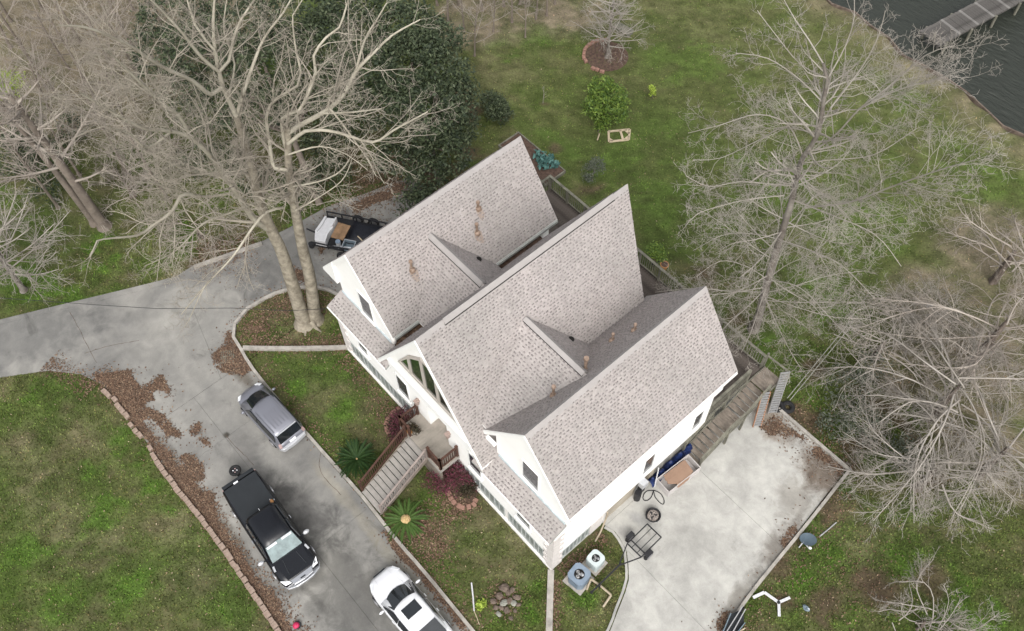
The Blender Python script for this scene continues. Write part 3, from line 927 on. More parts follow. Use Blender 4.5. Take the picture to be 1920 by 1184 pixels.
for ln, w, n, off, z in (([(-22.5, -10.35), (-4.5, -10.2)], 0.30, 1500, 0.35, 0.05), (KERB_MAIN[:9], 0.30, 1500, -0.55, 0.02), (KERB_MAIN[2:5], 0.08, 300, 0.16, 0.05), (KERB_MAIN[9:17], 0.55, 2600, -0.85, 0.02),
                         ([P2(470, 645), P2(650, 645)], 0.35, 1500, 0.0, 0.02), ([(-14.8, -0.5), (-9.5, -0.5)], 0.35, 700, 0, 0.02), ([(-6, -1.5), (-4.5, -1.6)], .5, 500, 0, .02), ([P2(380, 498), P2(480, 462)], .5, 700, .6, .02), ([(-24.6, -11.8), (-21.7, -10.8)], 0.35, 800, 0, .02),
                         ([(0.5, 0.2), (0.6, 2.8)], 0.35, 500, 0, 0.02), ([(0.35, -0.4), (2.4, -2.5)], 0.16, 500, 0.32, 0.02), ([(6.3, 12.5), (7.1, 3.0)], 0.35, 500, 0.5, 0.02), ([(2, 14.2), (6, 14)], .6, 500, 0, .02)):
    q = strip(ln, w, n, off)
    LV.append(np.column_stack([q, np.full(len(q), z)]))
for px, py, r, n in ((800, 1000, 1.0, 700), (780, 985, .7, 500), (820, 1035, .6, 300), (865, 950, .6, 400), (700, 330, 3.2, 1600), (620, 300, 4, 1300), (760, 350, 2.2, 900), (660, 360, 2.4, 800), (1060, 1040, .5, 250), (1100, 1070, .5, 250), (730, 780, .9, 350), (560, 560, 1.2, 300), (420, 480, 1.4, 700), (1600, 1090, 2.5, 500), (940, 1120, .8, 350), (1540, 850, 1.2, 300)):
    g = P(px, py)
    q = g[:2] + rng.normal(0, r * 0.6, (n, 2))
    LV.append(np.column_stack([q, np.full(n, 0.03)]))
for w in MAT_POLYS:                              # stragglers blown out from the mats
    e_ = np.array(smooth_line([*w, w[0]], .1))
    k_ = rng.integers(0, len(e_), int(len(e_) * 3.5))
    q = e_[k_] + rng.normal(0, .16, (len(k_), 2)) * rng.exponential(1, (len(k_), 1))
    LV.append(np.column_stack([q, np.full(len(q), .064)]))
LV = np.concatenate(LV)
ok = ~((LV[:, 0] > -15.2) & (LV[:, 0] < 0.2) & (LV[:, 1] > 0) & (LV[:, 1] < 9.6))
LV = LV[ok]
dr = in_poly(LV[:, 0], LV[:, 1], DRIVE) | in_poly(LV[:, 0], LV[:, 1], PATIO)
LV[dr, 2] = np.maximum(LV[dr, 2], 0.062)
lv = link('fallen_leaves', leaves_mesh('fallen_leaves', LV, 0.045, M['leaves']))
tag(lv, 'scattered dry brown leaves lying along the kerbs and beds', 'fallen leaves', kind='stuff')
# pale bits strewn over all of the grass
q = rng.random((9000, 2)) * np.array([70, 55]) + np.array([-46, -22])
q = q[(q[:, 1] < shore_y(q[:, 0]) - 0.5)]
q = q[~(in_poly(q[:, 0], q[:, 1], DRIVE) | in_poly(q[:, 0], q[:, 1], PATIO) | ((q[:, 0] > -15.2) & (q[:, 0] < 0.3) & (q[:, 1] > 0) & (q[:, 1] < 13.7)))]
pl = link('strewn_leaves', leaves_mesh('strewn_leaves', np.column_stack([q, np.full(len(q), 0.035)]), 0.04, M['straw']))
tag(pl, 'small pale leaves and bits strewn thinly over the grass', 'leaves', kind='stuff')

# ---- grass: short leaning blades over the lawns
def grass_points(n, box):
    x0, y0, x1, y1 = box
    q = rng.random((n, 2)) * np.array([x1 - x0, y1 - y0]) + np.array([x0, y0])
    x, y = q[:, 0], q[:, 1]
    bad = in_poly(x, y, DRIVE) | in_poly(x, y, PATIO) | ((x > -15.2) & (x < 0.3) & (y > -0.1) & (y < 13.7)) | (y > shore_y(x) - 0.3)
    return q[~bad]
gp = np.concatenate([grass_points(190000, (-30, -24, 4.5, 3.0)), grass_points(120000, (0, -8, 17, 20)), grass_points(120000, (-40, 0, 14, 39)), grass_points(26000, (-40, -14, -24, 6))])
gc = cover_rgb(gp[:, 0], gp[:, 1])
keep = rng.random(len(gp)) < np.clip(0.25 + (gc[:, 1] / (gc[:, 0] + 1e-4) - 0.75) * 1.6, 0.12, 1.0)
gp, gc = gp[keep], gc[keep]
n = len(gp)
a = rng.random(n) * 2 * np.pi
hgt = rng.uniform(0.03, 0.08, n)
wid = rng.uniform(0.014, 0.036, n)
lean = rng.uniform(0.02, 0.11, n)
base = np.column_stack([gp, np.zeros(n)])
dx = np.stack([np.cos(a), np.sin(a), np.zeros(n)], 1)
px_ = np.stack([-np.sin(a), np.cos(a), np.zeros(n)], 1)
V = np.stack([base + px_ * wid[:, None], base - px_ * wid[:, None], base + dx * lean[:, None] + np.array([0, 0, 1]) * hgt[:, None]], 1).reshape(-1, 3)
gcol = np.repeat(np.clip(gc * rng.uniform(0.55, 1.65, (n, 1)) * np.where(rng.random((n, 1)) < 0.12, np.array([1.4, 1.15, 1.1]), np.array([1.0, 1.1, 0.85])), 0, 1), 3, 0)
gr = link('grass', np_mesh('grass', V, np.arange(3 * n).reshape(n, 3), M['grass'], False, gcol))
tag(gr, 'short patchy winter grass covering the lawns', 'grass', kind='stuff')

# ---- shore edging: low wooden bulkhead
tag(kerb('shore_edge', [(x, float(shore_y(x)) + 0.12) for x in np.arange(-60, 40, 1.5)], 0.09, 0.02, M['stone'], -0.9, step=1.0), kind='structure')

# ================================================================ HOUSE
house = thing('house', 'white stucco house with three steep pale shingled gables in the middle of the picture', 'house', (0, 0, 0))
XL, XR, YB = -15.1, 0.13, 9.6
ZW = 1.45                                   # underside of the white walls
def part(name, mb, m=None, **k):
    return fix_normals(mb.build(name, m, house, **k))

# ---- ground storey: panelled front, beige side wall, open carport behind it
g = MB().box(XL + 0.04, 0.05, 0, 0.08, 3.35, ZW - 0.002)
part('ground_storey', g, M['offwhite'])
part('wall', MB().box(-1.2, 3.352, 0, 0.06, 5.2, 2.0), M['beige'], )
part('wall', MB().box(-4.0, 3.36, 0, -3.8, 9.3, ZW - 0.004), M['dark'])  # inner wall coloured near black to stand for the shade inside the carport
part('wall', MB().box(XL + 0.05, 3.37, 0, -13.0, 9.5, ZW - 0.004), M['beige'])
part('base_ledge', MB().box(XL - 0.02, -0.07, 0, 0.14, 0.045, 0.16), M['offwhite'])
for y in (6.15, 9.1):
    part('column', MB().box(-0.22, y, 0, 0.07, y + 0.3, ZW - 0.003), M['beige'])
# ---- white walls
part('wall', MB().box(XL, 0, ZW, -8.13, YB, 4.16), M['white'])
part('wall', MB().box(-6.8, 0, ZW, XR, YB, 4.16), M['white'])
part('wall', MB().box(-8.129, .53, ZW, -6.801, YB - .002, 4.158), M['white'])
do_ = part('door', MB().box(-7.95, .48, 2.01, -6.98, .528, 4.1), M['trim'])
fix_normals(MB().box(-7.8, .47, 2.9, -7.13, .482, 3.95).build('pane', M['glass'], do_))
fix_normals(MB().blob((-7.08, .45, 3.0), .03, .03, .03, 8, 5, 0).build('handle', M['rim'], do_))
part('gable_wall', MB().prism_y([(XL, 4.17), (-11.2, 4.17), (-11.2, 5.86), (-13.554, 9.10), (XL, 6.98)], 0.62, 10.15), M['white'])
part('gable_wall', MB().prism_y([(-11.05, 4.17), (-4.2, 4.17), (-4.2, 4.72), (-7.593, 10.42), (-11.05, 4.58)], -0.02, 9.62), M['white'])
part('gable_wall', MB().prism_y([(-4.1, 4.17), (XR, 4.17), (XR, 6.02), (-2.254, 9.33), (-4.1, 6.76)], 0.63, 10.15), M['white'])
part('ledge', MB().prism([(-10.62, -0.15), (-4.55, -0.15), (-4.5, -0.1), (-4.5, -0.022), (-10.7, -0.022), (-10.7, -0.1)], 4.46, 4.98), M['trim'], bevel=0.03)
part('ledge', MB().box(-10.5, -0.05, 4.36, -4.7, -0.004, 4.458), M['offwhite'])
# corner blocks, alternately long and short
for (cx_, sx) in ((XL, 1), (XR, -1)):
    z, k = 0.18, 0
    while z < 3.95:
        L1, L2 = (0.55, 0.34) if k % 2 else (0.34, 0.55)
        x0, x1 = sorted((cx_ - sx * 0.045, cx_ + sx * L1))
        mb = MB().box(x0, -0.045, z, x1, 0.02, z + 0.27)
        y1 = L2
        xa, xb = sorted((cx_ - sx * 0.044, cx_ + sx * 0.02))
        mb.box(xa, -0.044, z + 0.001, xb, y1, z + 0.269)
        link('quoin', mb.mesh('quoin', M['quoin']), house)
        z += 0.295
        k += 1

# ---- windows: frame with a recessed dark pane and a sill
def window(parent_name, rect, y, horiz='x', at=0.0, m=M['glass'], fm=M['trim'], shade=False, out=-1):
    a0, a1, z0, z1 = rect
    t = 0.05
    def bx(mb, a, b, c, d, n0, n1):
        if horiz == 'x':
            mb.box(a, min(at + out * n0, at + out * n1), c, b, max(at + out * n0, at + out * n1), d)
        else:
            mb.box(min(at - out * n0, at - out * n1), a, c, max(at - out * n0, at - out * n1), b, d)
    f = MB()
    bx(f, a0 - t, a0, z0 - t, z1 + t, -0.02, 0.045)
    bx(f, a1, a1 + t, z0 - t, z1 + t, -0.02, 0.045)
    bx(f, a0, a1, z1, z1 + t, -0.02, 0.044)
    bx(f, a0, a1, z0 - t, z0, -0.02, 0.044)
    fo = fix_normals(f.build('window', fm, house))
    zm = (z0 + z1) / 2
    for c, d, n in ((zm + 0.02, z1, 0.012), (z0, zm - 0.02, 0.006)):
        q = MB()
        bx(q, a0, a1, c, d, -0.01, n)
        fix_normals(q.build('pane', m, fo))
    q = MB()
    bx(q, a0, a1, zm - 0.02, zm + 0.02, -0.01, 0.016)
    fix_normals(q.build('sash_bar', M['carglass'], fo))
    s = MB()
    bx(s, a0 - t - 0.05, a1 + t + 0.05, z0 - t - 0.05, z0 - t, 0.0, 0.09)
    fix_normals(s.build('sill', fm, fo))
    return fo
for r, yy in (((-13.55, -12.83, 2.1, 3.65), 0.0), ((-10.45, -9.62, 2.1, 3.75), 0.0), ((-5.3, -4.52, 2.1, 3.7), 0.0), ((-2.15, -1.32, 2.12, 3.65), 0.0)):
    window('window', r, yy, 'x', yy)
window('window', (-13.46, -12.58, 4.80, 6.52), 0.62, 'x', 0.62)
window('window', (-2.46, -1.54, 5.08, 6.74), 0.63, 'x', 0.63)
for r in ((5.35, 5.95, 2.12, 3.78), (8.5, 9.05, 2.2, 3.75)):
    window('window', r, 0, 'y', XR)
# shell ornaments over the sills (carved lintel over each front window)
for x0, x1, z in ((-10.45, -9.62, 3.78), (-5.3, -4.52, 3.73)):
    part('lintel', MB().prism_y([(x0 - .05, z + .06), (x1 + .05, z + .06), (x1 - .1, z + .2), ((x0 + x1) / 2, z + .27), (x0 + .1, z + .2)], -0.06, -0.001), M['trim'])
# long rows of frosted windows round the ground storey
def band_windows(a0, a1, z0, z1, n, horiz, at):
    fr = MB()
    w = (a1 - a0) / n
    def bx(mb, a, b, c, d, n0, n1):
        if horiz == 'x':
            mb.box(a, at - n1, c, b, at - n0, d)
        else:
            mb.box(at + n0, a, c, at + n1, b, d)
    bx(fr, a0, a1, z0 - .05, z0, 0.0, 0.05)
    bx(fr, a0, a1, z1, z1 + .05, 0.0, 0.05)
    for i in range(n + 1):
        bx(fr, a0 + i * w - 0.022, a0 + i * w + 0.022, z0 - .049, z1 + .049, 0.001, 0.055)
    fo = fix_normals(fr.build('window', M['greyframe'], house))
    for i in range(n):
        q = MB()
        bx(q, a0 + i * w + 0.024, a0 + (i + 1) * w - 0.024, z0 + 0.002, z1 - 0.002, 0.0, 0.018 + 0.012 * ((i * 7) % 3))
        fix_normals(q.build('pane', M['greypane'], fo))
band_windows(-14.6, -9.45, 0.32, 1.30, 15, 'x', 0.05)
band_windows(-5.75, -3.05, 0.32, 1.30, 8, 'x', 0.05)
band_windows(-2.75, -0.5, 0.32, 1.30, 8, 'x', 0.05)
band_windows(0.55, 2.2, 0.42, 1.30, 7, 'y', 0.08)
# brick infill panel and downpipe on the side
part('block_panel', MB().box(0.082, 2.28, 0.2, 0.14, 3.0, 1.38), M['quoin'])
part('downpipe', MB().tube([(0.19, 3.25, 1.4), (0.19, 3.22, 0.7), (0.22, 3.1, 0.25), (0.36, 2.75, 0.08), (0.5, 2.3, 0.07)], 0.04, 8), M['pvc'])
part('meter_box', MB().box(0.14, 5.25, 1.15, 0.42, 5.6, 1.55), M['silver'])
part('meter_box', MB().box(0.14, 5.28, 0.5, 0.36, 5.55, 1.1), M['blackmetal'])
part('conduit', MB().tube([(0.24, 6.45, 1.44), (0.45, 6.2, 0.06)], 0.03, 6), M['pvcwhite'])
part('tank', MB().cyl((0.32, 5.15, 0.06), 0.16, 0.75, 12), M['blackmetal'])

# ---- great arched window in the middle gable
arch = [(-9.75, 5.9), (-8.78, 7.62), (-7.8, 8.66), (-7.1, 8.72), (-6.2, 7.75), (-5.25, 5.9)]
cx0, cz0 = -7.5, 6.6
fr = MB()
nA = len(arch)
yo, yi = -0.11, -0.022
inn = []
for i, (x, z) in enumerate(arch):
    k = 0.935
    inn.append((cx0 + (x - cx0) * k, cz0 + (z - cz0) * k - 0.03 if z > 6.2 else z + 0.14))
for i in range(nA):
    j = (i + 1) % nA
    a, b, c, d = arch[i], arch[j], inn[j], inn[i]
    fr.prism_y([a, b, c, d], yo, yi)
af = fix_normals(fr.build('window', M['taupe'], house))
def arch_top(x):
    for (x0, z0), (x1, z1) in zip(inn[:-1], inn[1:]):
        if x0 <= x <= x1:
            return z0 + (z1 - z0) * (x - x0) / (x1 - x0)
    return inn[0][1]
mull = [-8.82, -7.85, -6.95, -6.05]
zb = inn[0][1]
for x in mull:
    fix_normals(MB().prism_y([(x - .08, zb), (x + .08, zb), (x + .08, arch_top(x + .08)), (x - .08, arch_top(x - .08))], -0.095, -0.023).build('mullion', M['taupe'], af))
xs = [inn[0][0] + 0.02] + mull + [inn[-1][0] - 0.02]
for a, b in zip(xs[:-1], xs[1:]):
    a2, b2 = a + (0.08 if a in mull else 0), b - (0.08 if b in mull else 0)
    pts = [(a2, zb), (b2, zb), (b2, arch_top(b2))] + [(x, z) for x, z in reversed(inn) if a2 < x < b2] + [(a2, arch_top(a2))]
    fix_normals(MB().prism_y(pts, -0.05, -0.024).build('pane', M['glassgreen'], af))

# ---- entrance recess and lanterns


# ---- ROOF: each slope is a slab; shingle tabs are laid on whatever of it lies uppermost
mL, mC = 1.393, 1.696
def lp(xr, zr, m, s):          # slope falling away from ridge xr to side s
    return lambda x, y: zr - m * s * (x - xr)
SL = {}
SL['L_r'] = dict(f=lp(-13.554, 9.25, mL, 1), poly=[(-13.554, .53), (-10.945, .53), (-10.945, 10.45), (-13.554, 10.45)], e=(0, 1))
SL['L_l'] = dict(f=lp(-13.554, 9.25, mL, -1), poly=[(-13.554, .53), (-13.554, 10.45), (-16.17, 10.45), (-16.17, .53)], e=(0, 1))
SL['C_r'] = dict(f=lp(-7.593, 10.57, mC, 1), poly=[(-7.593, -.26), (-4.02, -.26), (-4.02, 9.6), (-4.93, 10.09), (-7.593, 11.19)], e=(0, 1))
SL['C_l'] = dict(f=lp(-7.593, 10.57, mC, -1), poly=[(-7.593, -.26), (-7.593, 11.19), (-10.25, 10.09), (-11.41, 9.6), (-11.41, -.26)], e=(0, 1))
SL['R_r'] = dict(f=lp(-2.254, 9.466, mL, 1), poly=[(-2.254, .535), (.35, .535), (.35, 10.443), (-2.254, 10.443)], e=(0, 1))
SL['R_l'] = dict(f=lp(-2.254, 9.466, mL, -1), poly=[(-2.254, .535), (-2.254, 10.443), (-5.015, 10.443), (-5.015, .535)], e=(0, 1))
SL['K1_f'] = dict(f=lambda x, y: 8.13 - 1.05 * (4.35 - y), poly=[(-13.1, 4.35), (-13.1, 1.93), (-10.3, 1.93), (-8.7, 4.35)], e=(1, 0))
SL['K1_b'] = dict(f=lambda x, y: 8.13 - 1.15 * (y - 4.35), poly=[(-13.1, 4.35), (-8.7, 4.35), (-10.2, 6.57), (-13.1, 6.57)], e=(1, 0))
SL['K2_f'] = dict(f=lambda x, y: 8.66 - 0.68 * (4.35 - y), poly=[(-6.9, 4.35), (-6.0, .6), (-4.4, .6), (-2.4, 4.35)], e=(1, 0))
SL['K2_b'] = dict(f=lambda x, y: 8.66 - 1.22 * (y - 4.35), poly=[(-6.9, 4.35), (-2.4, 4.35), (-4.5, 6.6), (-5.4, 6.6)], e=(1, 0))
PT, PB = 4.66, 4.178
SL['P_l'] = dict(f=lambda x, y: PB + (PT - PB) * (y + .304) / .924, poly=[(-15.22, -.304), (-10.7, -.304), (-10.7, .62), (-15.22, .62)], e=(1, 0))
SL['P_r'] = dict(f=lambda x, y: PB + (PT - PB) * (y + .304) / .924, poly=[(-4.7, -.304), (.16, -.304), (.16, .63), (-4.7, .63)], e=(1, 0))
roofs = {}
tabs_v = []
for key, s in SL.items():
    f, poly = s['f'], s['poly']
    top = [(x, y, f(x, y)) for x, y in poly]
    bot = [(x, y, f(x, y) - (0.16 if key[0] != 'K' else 0.1)) for x, y in poly]
    n = len(poly)
    fs = [tuple(range(n)), tuple(range(2 * n - 1, n - 1, -1))] + [(i, n + i, n + (i + 1) % n, (i + 1) % n) for i in range(n)]
    mb = MB().use(M['roof']).add(top + bot, fs[:1]).use(M['fascia_grey'] if key[0] == 'P' else M['trim'])
    mb.add(top + bot, fs[1:])
    roofs[key] = part('roof', mb)
    # tabs
    e = np.array([*s['e'], 0.0], float)
    pa = np.array(poly)
    z0 = f(0, 0)
    grad = np.array([f(1, 0) - z0, f(0, 1) - z0])
    e[2] = grad @ e[:2]
    e /= np.linalg.norm(e)
    nrm = np.array([-grad[0], -grad[1], 1.0])
    nrm /= np.linalg.norm(nrm)
    dn = np.cross(e, nrm)
    if dn[2] > 0:
        dn, e = -dn, -e
    org = np.array([*pa.mean(0), f(*pa.mean(0))])
    R3 = np.array(top) - org
    a0, a1 = (R3 @ e).min(), (R3 @ e).max()
    b0, b1 = (R3 @ dn).min(), (R3 @ dn).max()
    rows = np.arange(b0 + 0.25, b1 - 0.05, 0.143)
    if key in ('P_l', 'P_r'):
        rows = np.arange(b0 + 0.10, b1 - 0.04, 0.15)
    A, B = [], []
    for ri, b in enumerate(rows):
        k = np.arange(a0 + 0.06 + rng.random() * 0.2, a1 - 0.06, 0.2)
        A.append(k + rng.normal(0, 0.022, len(k)))
        B.append(np.full(len(k), b))
    A, B = np.concatenate(A), np.concatenate(B)
    ctr = org + A[:, None] * e + B[:, None] * dn
    ok = in_poly(ctr[:, 0], ctr[:, 1], poly)
    for k2, s2 in SL.items():
        if k2 != key:
            ins = in_poly(ctr[:, 0], ctr[:, 1], s2['poly'])
            ok &= ~(ins & (s2['f'](ctr[:, 0], ctr[:, 1]) > ctr[:, 2] + 0.0))
    if key == 'C_l':
        ok &= ~((ctr[:, 0] < -11.15) & (ctr[:, 1] > 0.6))
    if key[0] == 'P':
        ok &= ctr[:, 1] < 0.56
    ok &= rng.random(len(ok)) > 0.06
    ctr = ctr[ok]
    nt = len(ctr)
    w = rng.uniform(0.036, 0.068, nt)[:, None]
    h = rng.uniform(0.024, 0.033, nt)[:, None]
    t = 0.012
    cs = []
    for lift in (0.001, t):
        for sx, sy in ((-1, -1), (1, -1), (1, 1), (-1, 1)):
            cs.append(ctr + e * w * sx + dn * h * sy + nrm * lift)
    V = np.stack(cs, 1).reshape(-1, 3)
    q = np.array([(4, 5, 6, 7), (0, 1, 5, 4), (1, 2, 6, 5), (2, 3, 7, 6), (3, 0, 4, 7)])
    Fq = (np.arange(nt)[:, None, None] * 8 + q[None]).reshape(-1, 4)
    if nt:
        o = link('shingle_tab', np_mesh('shingle_tab', V, Fq, M['roofdark']), roofs[key])
        o['kind'] = 'stuff'

# ---- vented ridge caps, the shadow under their raised edges put in as black strips
def ridge(key_a, key_b, p0, p1, w=0.2, lift=0.05):
    fa, fb = SL[key_a]['f'], SL[key_b]['f']
    p0, p1 = np.array(p0, float), np.array(p1, float)
    d = (p1 - p0) / np.linalg.norm(p1 - p0)
    nn = np.array([-d[1], d[0]])
    mb, shadow_mb = MB(), MB()
    def zz(p):
        return min(fa(*p), fb(*p))
    for s in (1, -1):
        q = []
        for p in (p0, p1):
            a, b = p, p + nn * s * w
            q.append(((a[0], a[1], zz(a) + lift), (b[0], b[1], zz(b) + lift)))
        v = [q[0][0], q[1][0], q[1][1], q[0][1]]
        mb.add(v + [(x, y, z - 0.028) for x, y, z in v], [(0, 1, 2, 3), (7, 6, 5, 4), (0, 4, 5, 1), (1, 5, 6, 2), (2, 6, 7, 3), (3, 7, 4, 0)])
        q = []
        for p in (p0, p1):
            a, b = p + nn * s * (w - 0.06), p + nn * s * (w + 0.012)
            q.append(((a[0], a[1], zz(a)), (b[0], b[1], zz(b))))
        v = [q[0][0], q[1][0], q[1][1], q[0][1]]
        shadow_mb.add([(x, y, z + 0.004) for x, y, z in v] + [(x, y, z + lift - 0.029) for x, y, z in v], [(0, 1, 2, 3), (7, 6, 5, 4), (0, 4, 5, 1), (1, 5, 6, 2), (2, 6, 7, 3), (3, 7, 4, 0)])
    c = part('ridge_cap', mb, M['roofcap'])
    fix_normals(shadow_mb.build('edge_shadow', M['dark'], c))
ridge('C_l', 'C_r', (-7.593, 1.1), (-7.593, 10.3), 0.14, 0.075)
ridge('K1_f', 'K1_b', (-12.72, 4.35), (-9.15, 4.35), 0.17, 0.07)
ridge('K2_f', 'K2_b', (-6.42, 4.35), (-2.95, 4.35), 0.17, 0.07)
# plain bent caps along the outer ridges
def cap(key_a, key_b, x, y0, y1, w=0.16):
    fa, fb = SL[key_a]['f'], SL[key_b]['f']
    mb = MB()
    yy = np.arange(y0, y1, 0.33)
    for i, y in enumerate(yy):
        ye = min(y + 0.325, y1)
        for s in (1, -1):
            z0_, z1_ = min(fa(x, y), fb(x, y)), min(fa(x + s * w, y), fb(x + s * w, y))
            l0, l1 = 0.012, 0.026
            v = [(x, y, z0_ + l0), (x, ye, z0_ + l1), (x + s * w, ye, z1_ + l1), (x + s * w, y, z1_ + l0)]
            mb.add(v + [(a, b, c - 0.012) for a, b, c in v], [(0, 1, 2, 3), (7, 6, 5, 4), (0, 4, 5, 1), (1, 5, 6, 2), (2, 6, 7, 3), (3, 7, 4, 0)])
    return part('ridge_cap', mb, M['roofcap'])
cap('L_r', 'L_l', -13.554, 0.54, 10.45)
cap('R_r', 'R_l', -2.254, 0.55, 10.44)
cap('C_r', 'C_l', -7.593, -0.25, 1.08)
cap('C_r', 'C_l', -7.593, 10.33, 11.1)

# ---- boxed cornices, gutters, leaf-filled well between two roofs
for key, xa, zoff in (('L_l', -16.17, 0), ):
    part('cornice', MB().prism_y([(-16.2, 5.42), (-16.2, 5.6), (-15.1, 7.12), (-15.1, 5.42)], 0.46, 0.64), M['trim'])
    part('soffit', MB().box(-16.16, 0.645, 5.44, -15.105, 10.44, 5.5), M['trim'])
def rake(x0, z0, x1, z1, y0, y1, d=0.3):
    return part('rake_board', MB().prism_y([(x0, z0), (x1, z1), (x1, z1 - d), (x0, z0 - d)], y0, y1), M['trim'])
rake(-13.554, 9.20, -10.95, 5.57, 0.50, 0.528)
rake(-16.17, 5.55, -13.554, 9.20, 0.50, 0.528)
rake(-7.593, 10.50, -4.03, 4.46, -0.30, -0.262)
rake(-11.40, 4.04, -7.593, 10.50, -0.30, -0.262)
rake(-2.254, 9.41, .34, 5.79, 0.505, 0.533)
rake(-5.01, 5.57, -2.254, 9.41, 0.505, 0.533)
part('cornice_return', MB().box(-11.42, -0.34, 3.95, -10.75, -0.02, 4.1), M['trim'])
part('cornice_return', MB().box(-5.02, 0.48, 5.42, -4.1, 0.64, 5.56), M['trim'])
part('gutter', MB().box(-10.94, 0.6, 5.46, -10.84, 10.4, 5.60), M['fascia_grey'])
part('gutter', MB().box(0.352, 0.56, 5.68, 0.41, 10.40, 5.79), M['offwhite'])
part('gutter', MB().box(-15.2, -0.345, 4.06, -11.45, -0.306, 4.16), M['trim'])
part('gutter', MB().box(-4.0, -0.345, 4.06, 0.16, -0.306, 4.16), M['trim'])
part('gutter_end', MB().blob((-10.98, 0.55, 5.35), .14, .12, .28, 10, 6, 0.0), M['offwhite'], smooth=True)
# flat dead-end behind the entrance where leaves gather
part('roof_well', MB().box(-11.18, 0.66, 4.3, -10.55, 9.5, 4.95), M['soil'])
q = np.column_stack([rng.uniform(-11.15, -10.6, 500), rng.uniform(0.6, 3.2, 500)])
o = link('roof_leaves', leaves_mesh('roof_leaves', np.column_stack([q, np.full(500, 4.97)]), 0.06, M['leaves']), house)
o['kind'] = 'stuff'
# white closing cheeks of the porch roof ends
for x0, x1 in ((-15.2, -15.1), (0.10, 0.145)):
    v = [(-.29, PB - .02), (.615, PT - .02), (.615, 4.1), (-.29, 4.1)]
    part('cheek', MB().add([(x0, y, z) for y, z in v] + [(x1, y, z) for y, z in v], [(0, 1, 2, 3), (7, 6, 5, 4), (0, 4, 5, 1), (1, 5, 6, 2), (2, 6, 7, 3), (3, 7, 4, 0)]), M['trim'])
part('soffit', MB().box(-15.1, -0.3, 4.02, -11.45, -0.002, 4.06), M['trim'])
part('soffit', MB().box(-4.0, -0.3, 4.02, 0.13, -0.002, 4.06), M['trim'])
# blue-grey step flashing where the porch roofs meet the gable walls
M['flash'] = mat('oxidised_flashing', (0.44, 0.50, 0.52), 0.6, 0.2, 4)
part('flashing', MB().box(-15.08, 0.56, PT - .02, -11.3, 0.618, PT + 0.1), M['flash'])
part('flashing', MB().box(-3.95, 0.57, PT - .02, 0.1, 0.628, PT + 0.1), M['flash'])

# ---- flue pipes with rust-stained collars
def flue(x, y, key, h=0.55, r=0.055, stain=True, lean=0.0):
    f = SL[key]['f']
    z = f(x, y)
    mb = MB().tube([(x, y, z - 0.1), (x, y, z + 0.04), (x, y, z + 0.10)], [0.15, 0.14, r], 12)
    mb.tube([(x, y, z + 0.08), (x, y, z + h)], r, 12).tube([(x, y, z + h - 0.03), (x, y, z + h + 0.05)], [r * 1.7, r * 1.5], 12)
    o = part('flue_pipe', mb, M['flue'], smooth=False)
    if stain:
        s = 1 if f(x + .1, y) < z else -1
        pts = []
        for i in range(14):
            a = 2 * math.pi * i / 14
            dx = s * (0.13 + 0.24 * math.cos(a)) * random.uniform(.8, 1.15)
            dy = 0.19 * math.sin(a) * random.uniform(.8, 1.2)
            pts.append((x + dx, y + dy, f(x + dx, y + dy) + 0.0145))
        fix_normals(MB().add(pts, [tuple(range(14))]).build('rust_stain', M['rust'], o))
flue(-12.55, 6.98, 'L_r', 0.42)
flue(-12.0, 6.40, 'L_r', 0.62)
flue(-12.2, 2.82, 'L_r', 0.62)
flue(-3.75, 6.8, 'R_l', 0.5, 0.045, False)
flue(-3.2, 7.45, 'R_l', 0.45, 0.045, False)
flue(-3.22, 4.66, 'R_l', 0.95, 0.07, False)
flue(-3.26, 2.96, 'R_l', 0.75, 0.055, False)
for x, y, k in ((-11.1, 5.7, 'K1_b'), (-5.1, 5.75, 'K2_b')):
    z = SL[k]['f'](x, y)
    part('roof_vent', MB().blob((x, y, z + 0.03), .15, .12, .10, 8, 5, 0.05), M['dark'])

# ================================================================ FRONT STEPS AND PORCH
porch = thing('front_porch', 'raised board landing before the front door at the head of the entrance steps', 'porch', (0, 0, 0))
for i in range(20):
    x = -9.0 + i * 0.147
    link('plank', MB().box(x, -1.13, 1.93, x + 0.14, -0.01 if not (-8.15 <= x <= -6.85) else 0.49, 2.0).mesh('plank', M['porch']), porch)
fix_normals(MB().box(-8.95, -1.16, 1.72, -6.08, -1.132, 1.93).box(-8.98, -1.15, 1.72, -8.95, -0.02, 1.92).box(-6.1, -1.15, 1.72, -6.05, -0.02, 1.92).build('fascia', M['tread'], porch))
fix_normals(MB().box(-8.93, -1.1, 0, -6.12, -1.0, 1.7).build('skirt', M['treadbrown'], porch))
def rail_run(root, a, b, h=0.9, n=10, m=M['redwood'], post=True, pw=0.1):
    a, b = Vector(a), Vector(b)
    up = Vector((0, 0, h))
    if post:
        for p in (a, b):
            fix_normals(MB().box(p.x - pw / 2, p.y - pw / 2, p.z, p.x + pw / 2, p.y + pw / 2, p.z + h + 0.08).box(p.x - pw * .65, p.y - pw * .65, p.z + h + 0.08, p.x + pw * .65, p.y + pw * .65, p.z + h + .12).build('post', m, root))
    fix_normals(MB().beam(a + up, b + up, 0.09, 0.05).build('top_rail', m, root))
    fix_normals(MB().beam(a + Vector((0, 0, .12)), b + Vector((0, 0, .12)), 0.06, 0.05).build('bottom_rail', m, root))
    mb = MB()
    for i in range(1, n):
        p = a + (b - a) * (i / n)
        mb.beam(p + Vector((0, 0, .12)), p + up, 0.035, 0.035)
    o = fix_normals(mb.build('baluster', m, root))
    o['kind'] = 'stuff'
rail_run(porch, (-8.93, -1.05, 2.0), (-8.93, -0.12, 2.0), n=8)
rail_run(porch, (-8.93, -1.07, 2.0), (-8.3, -1.07, 2.0), n=5)
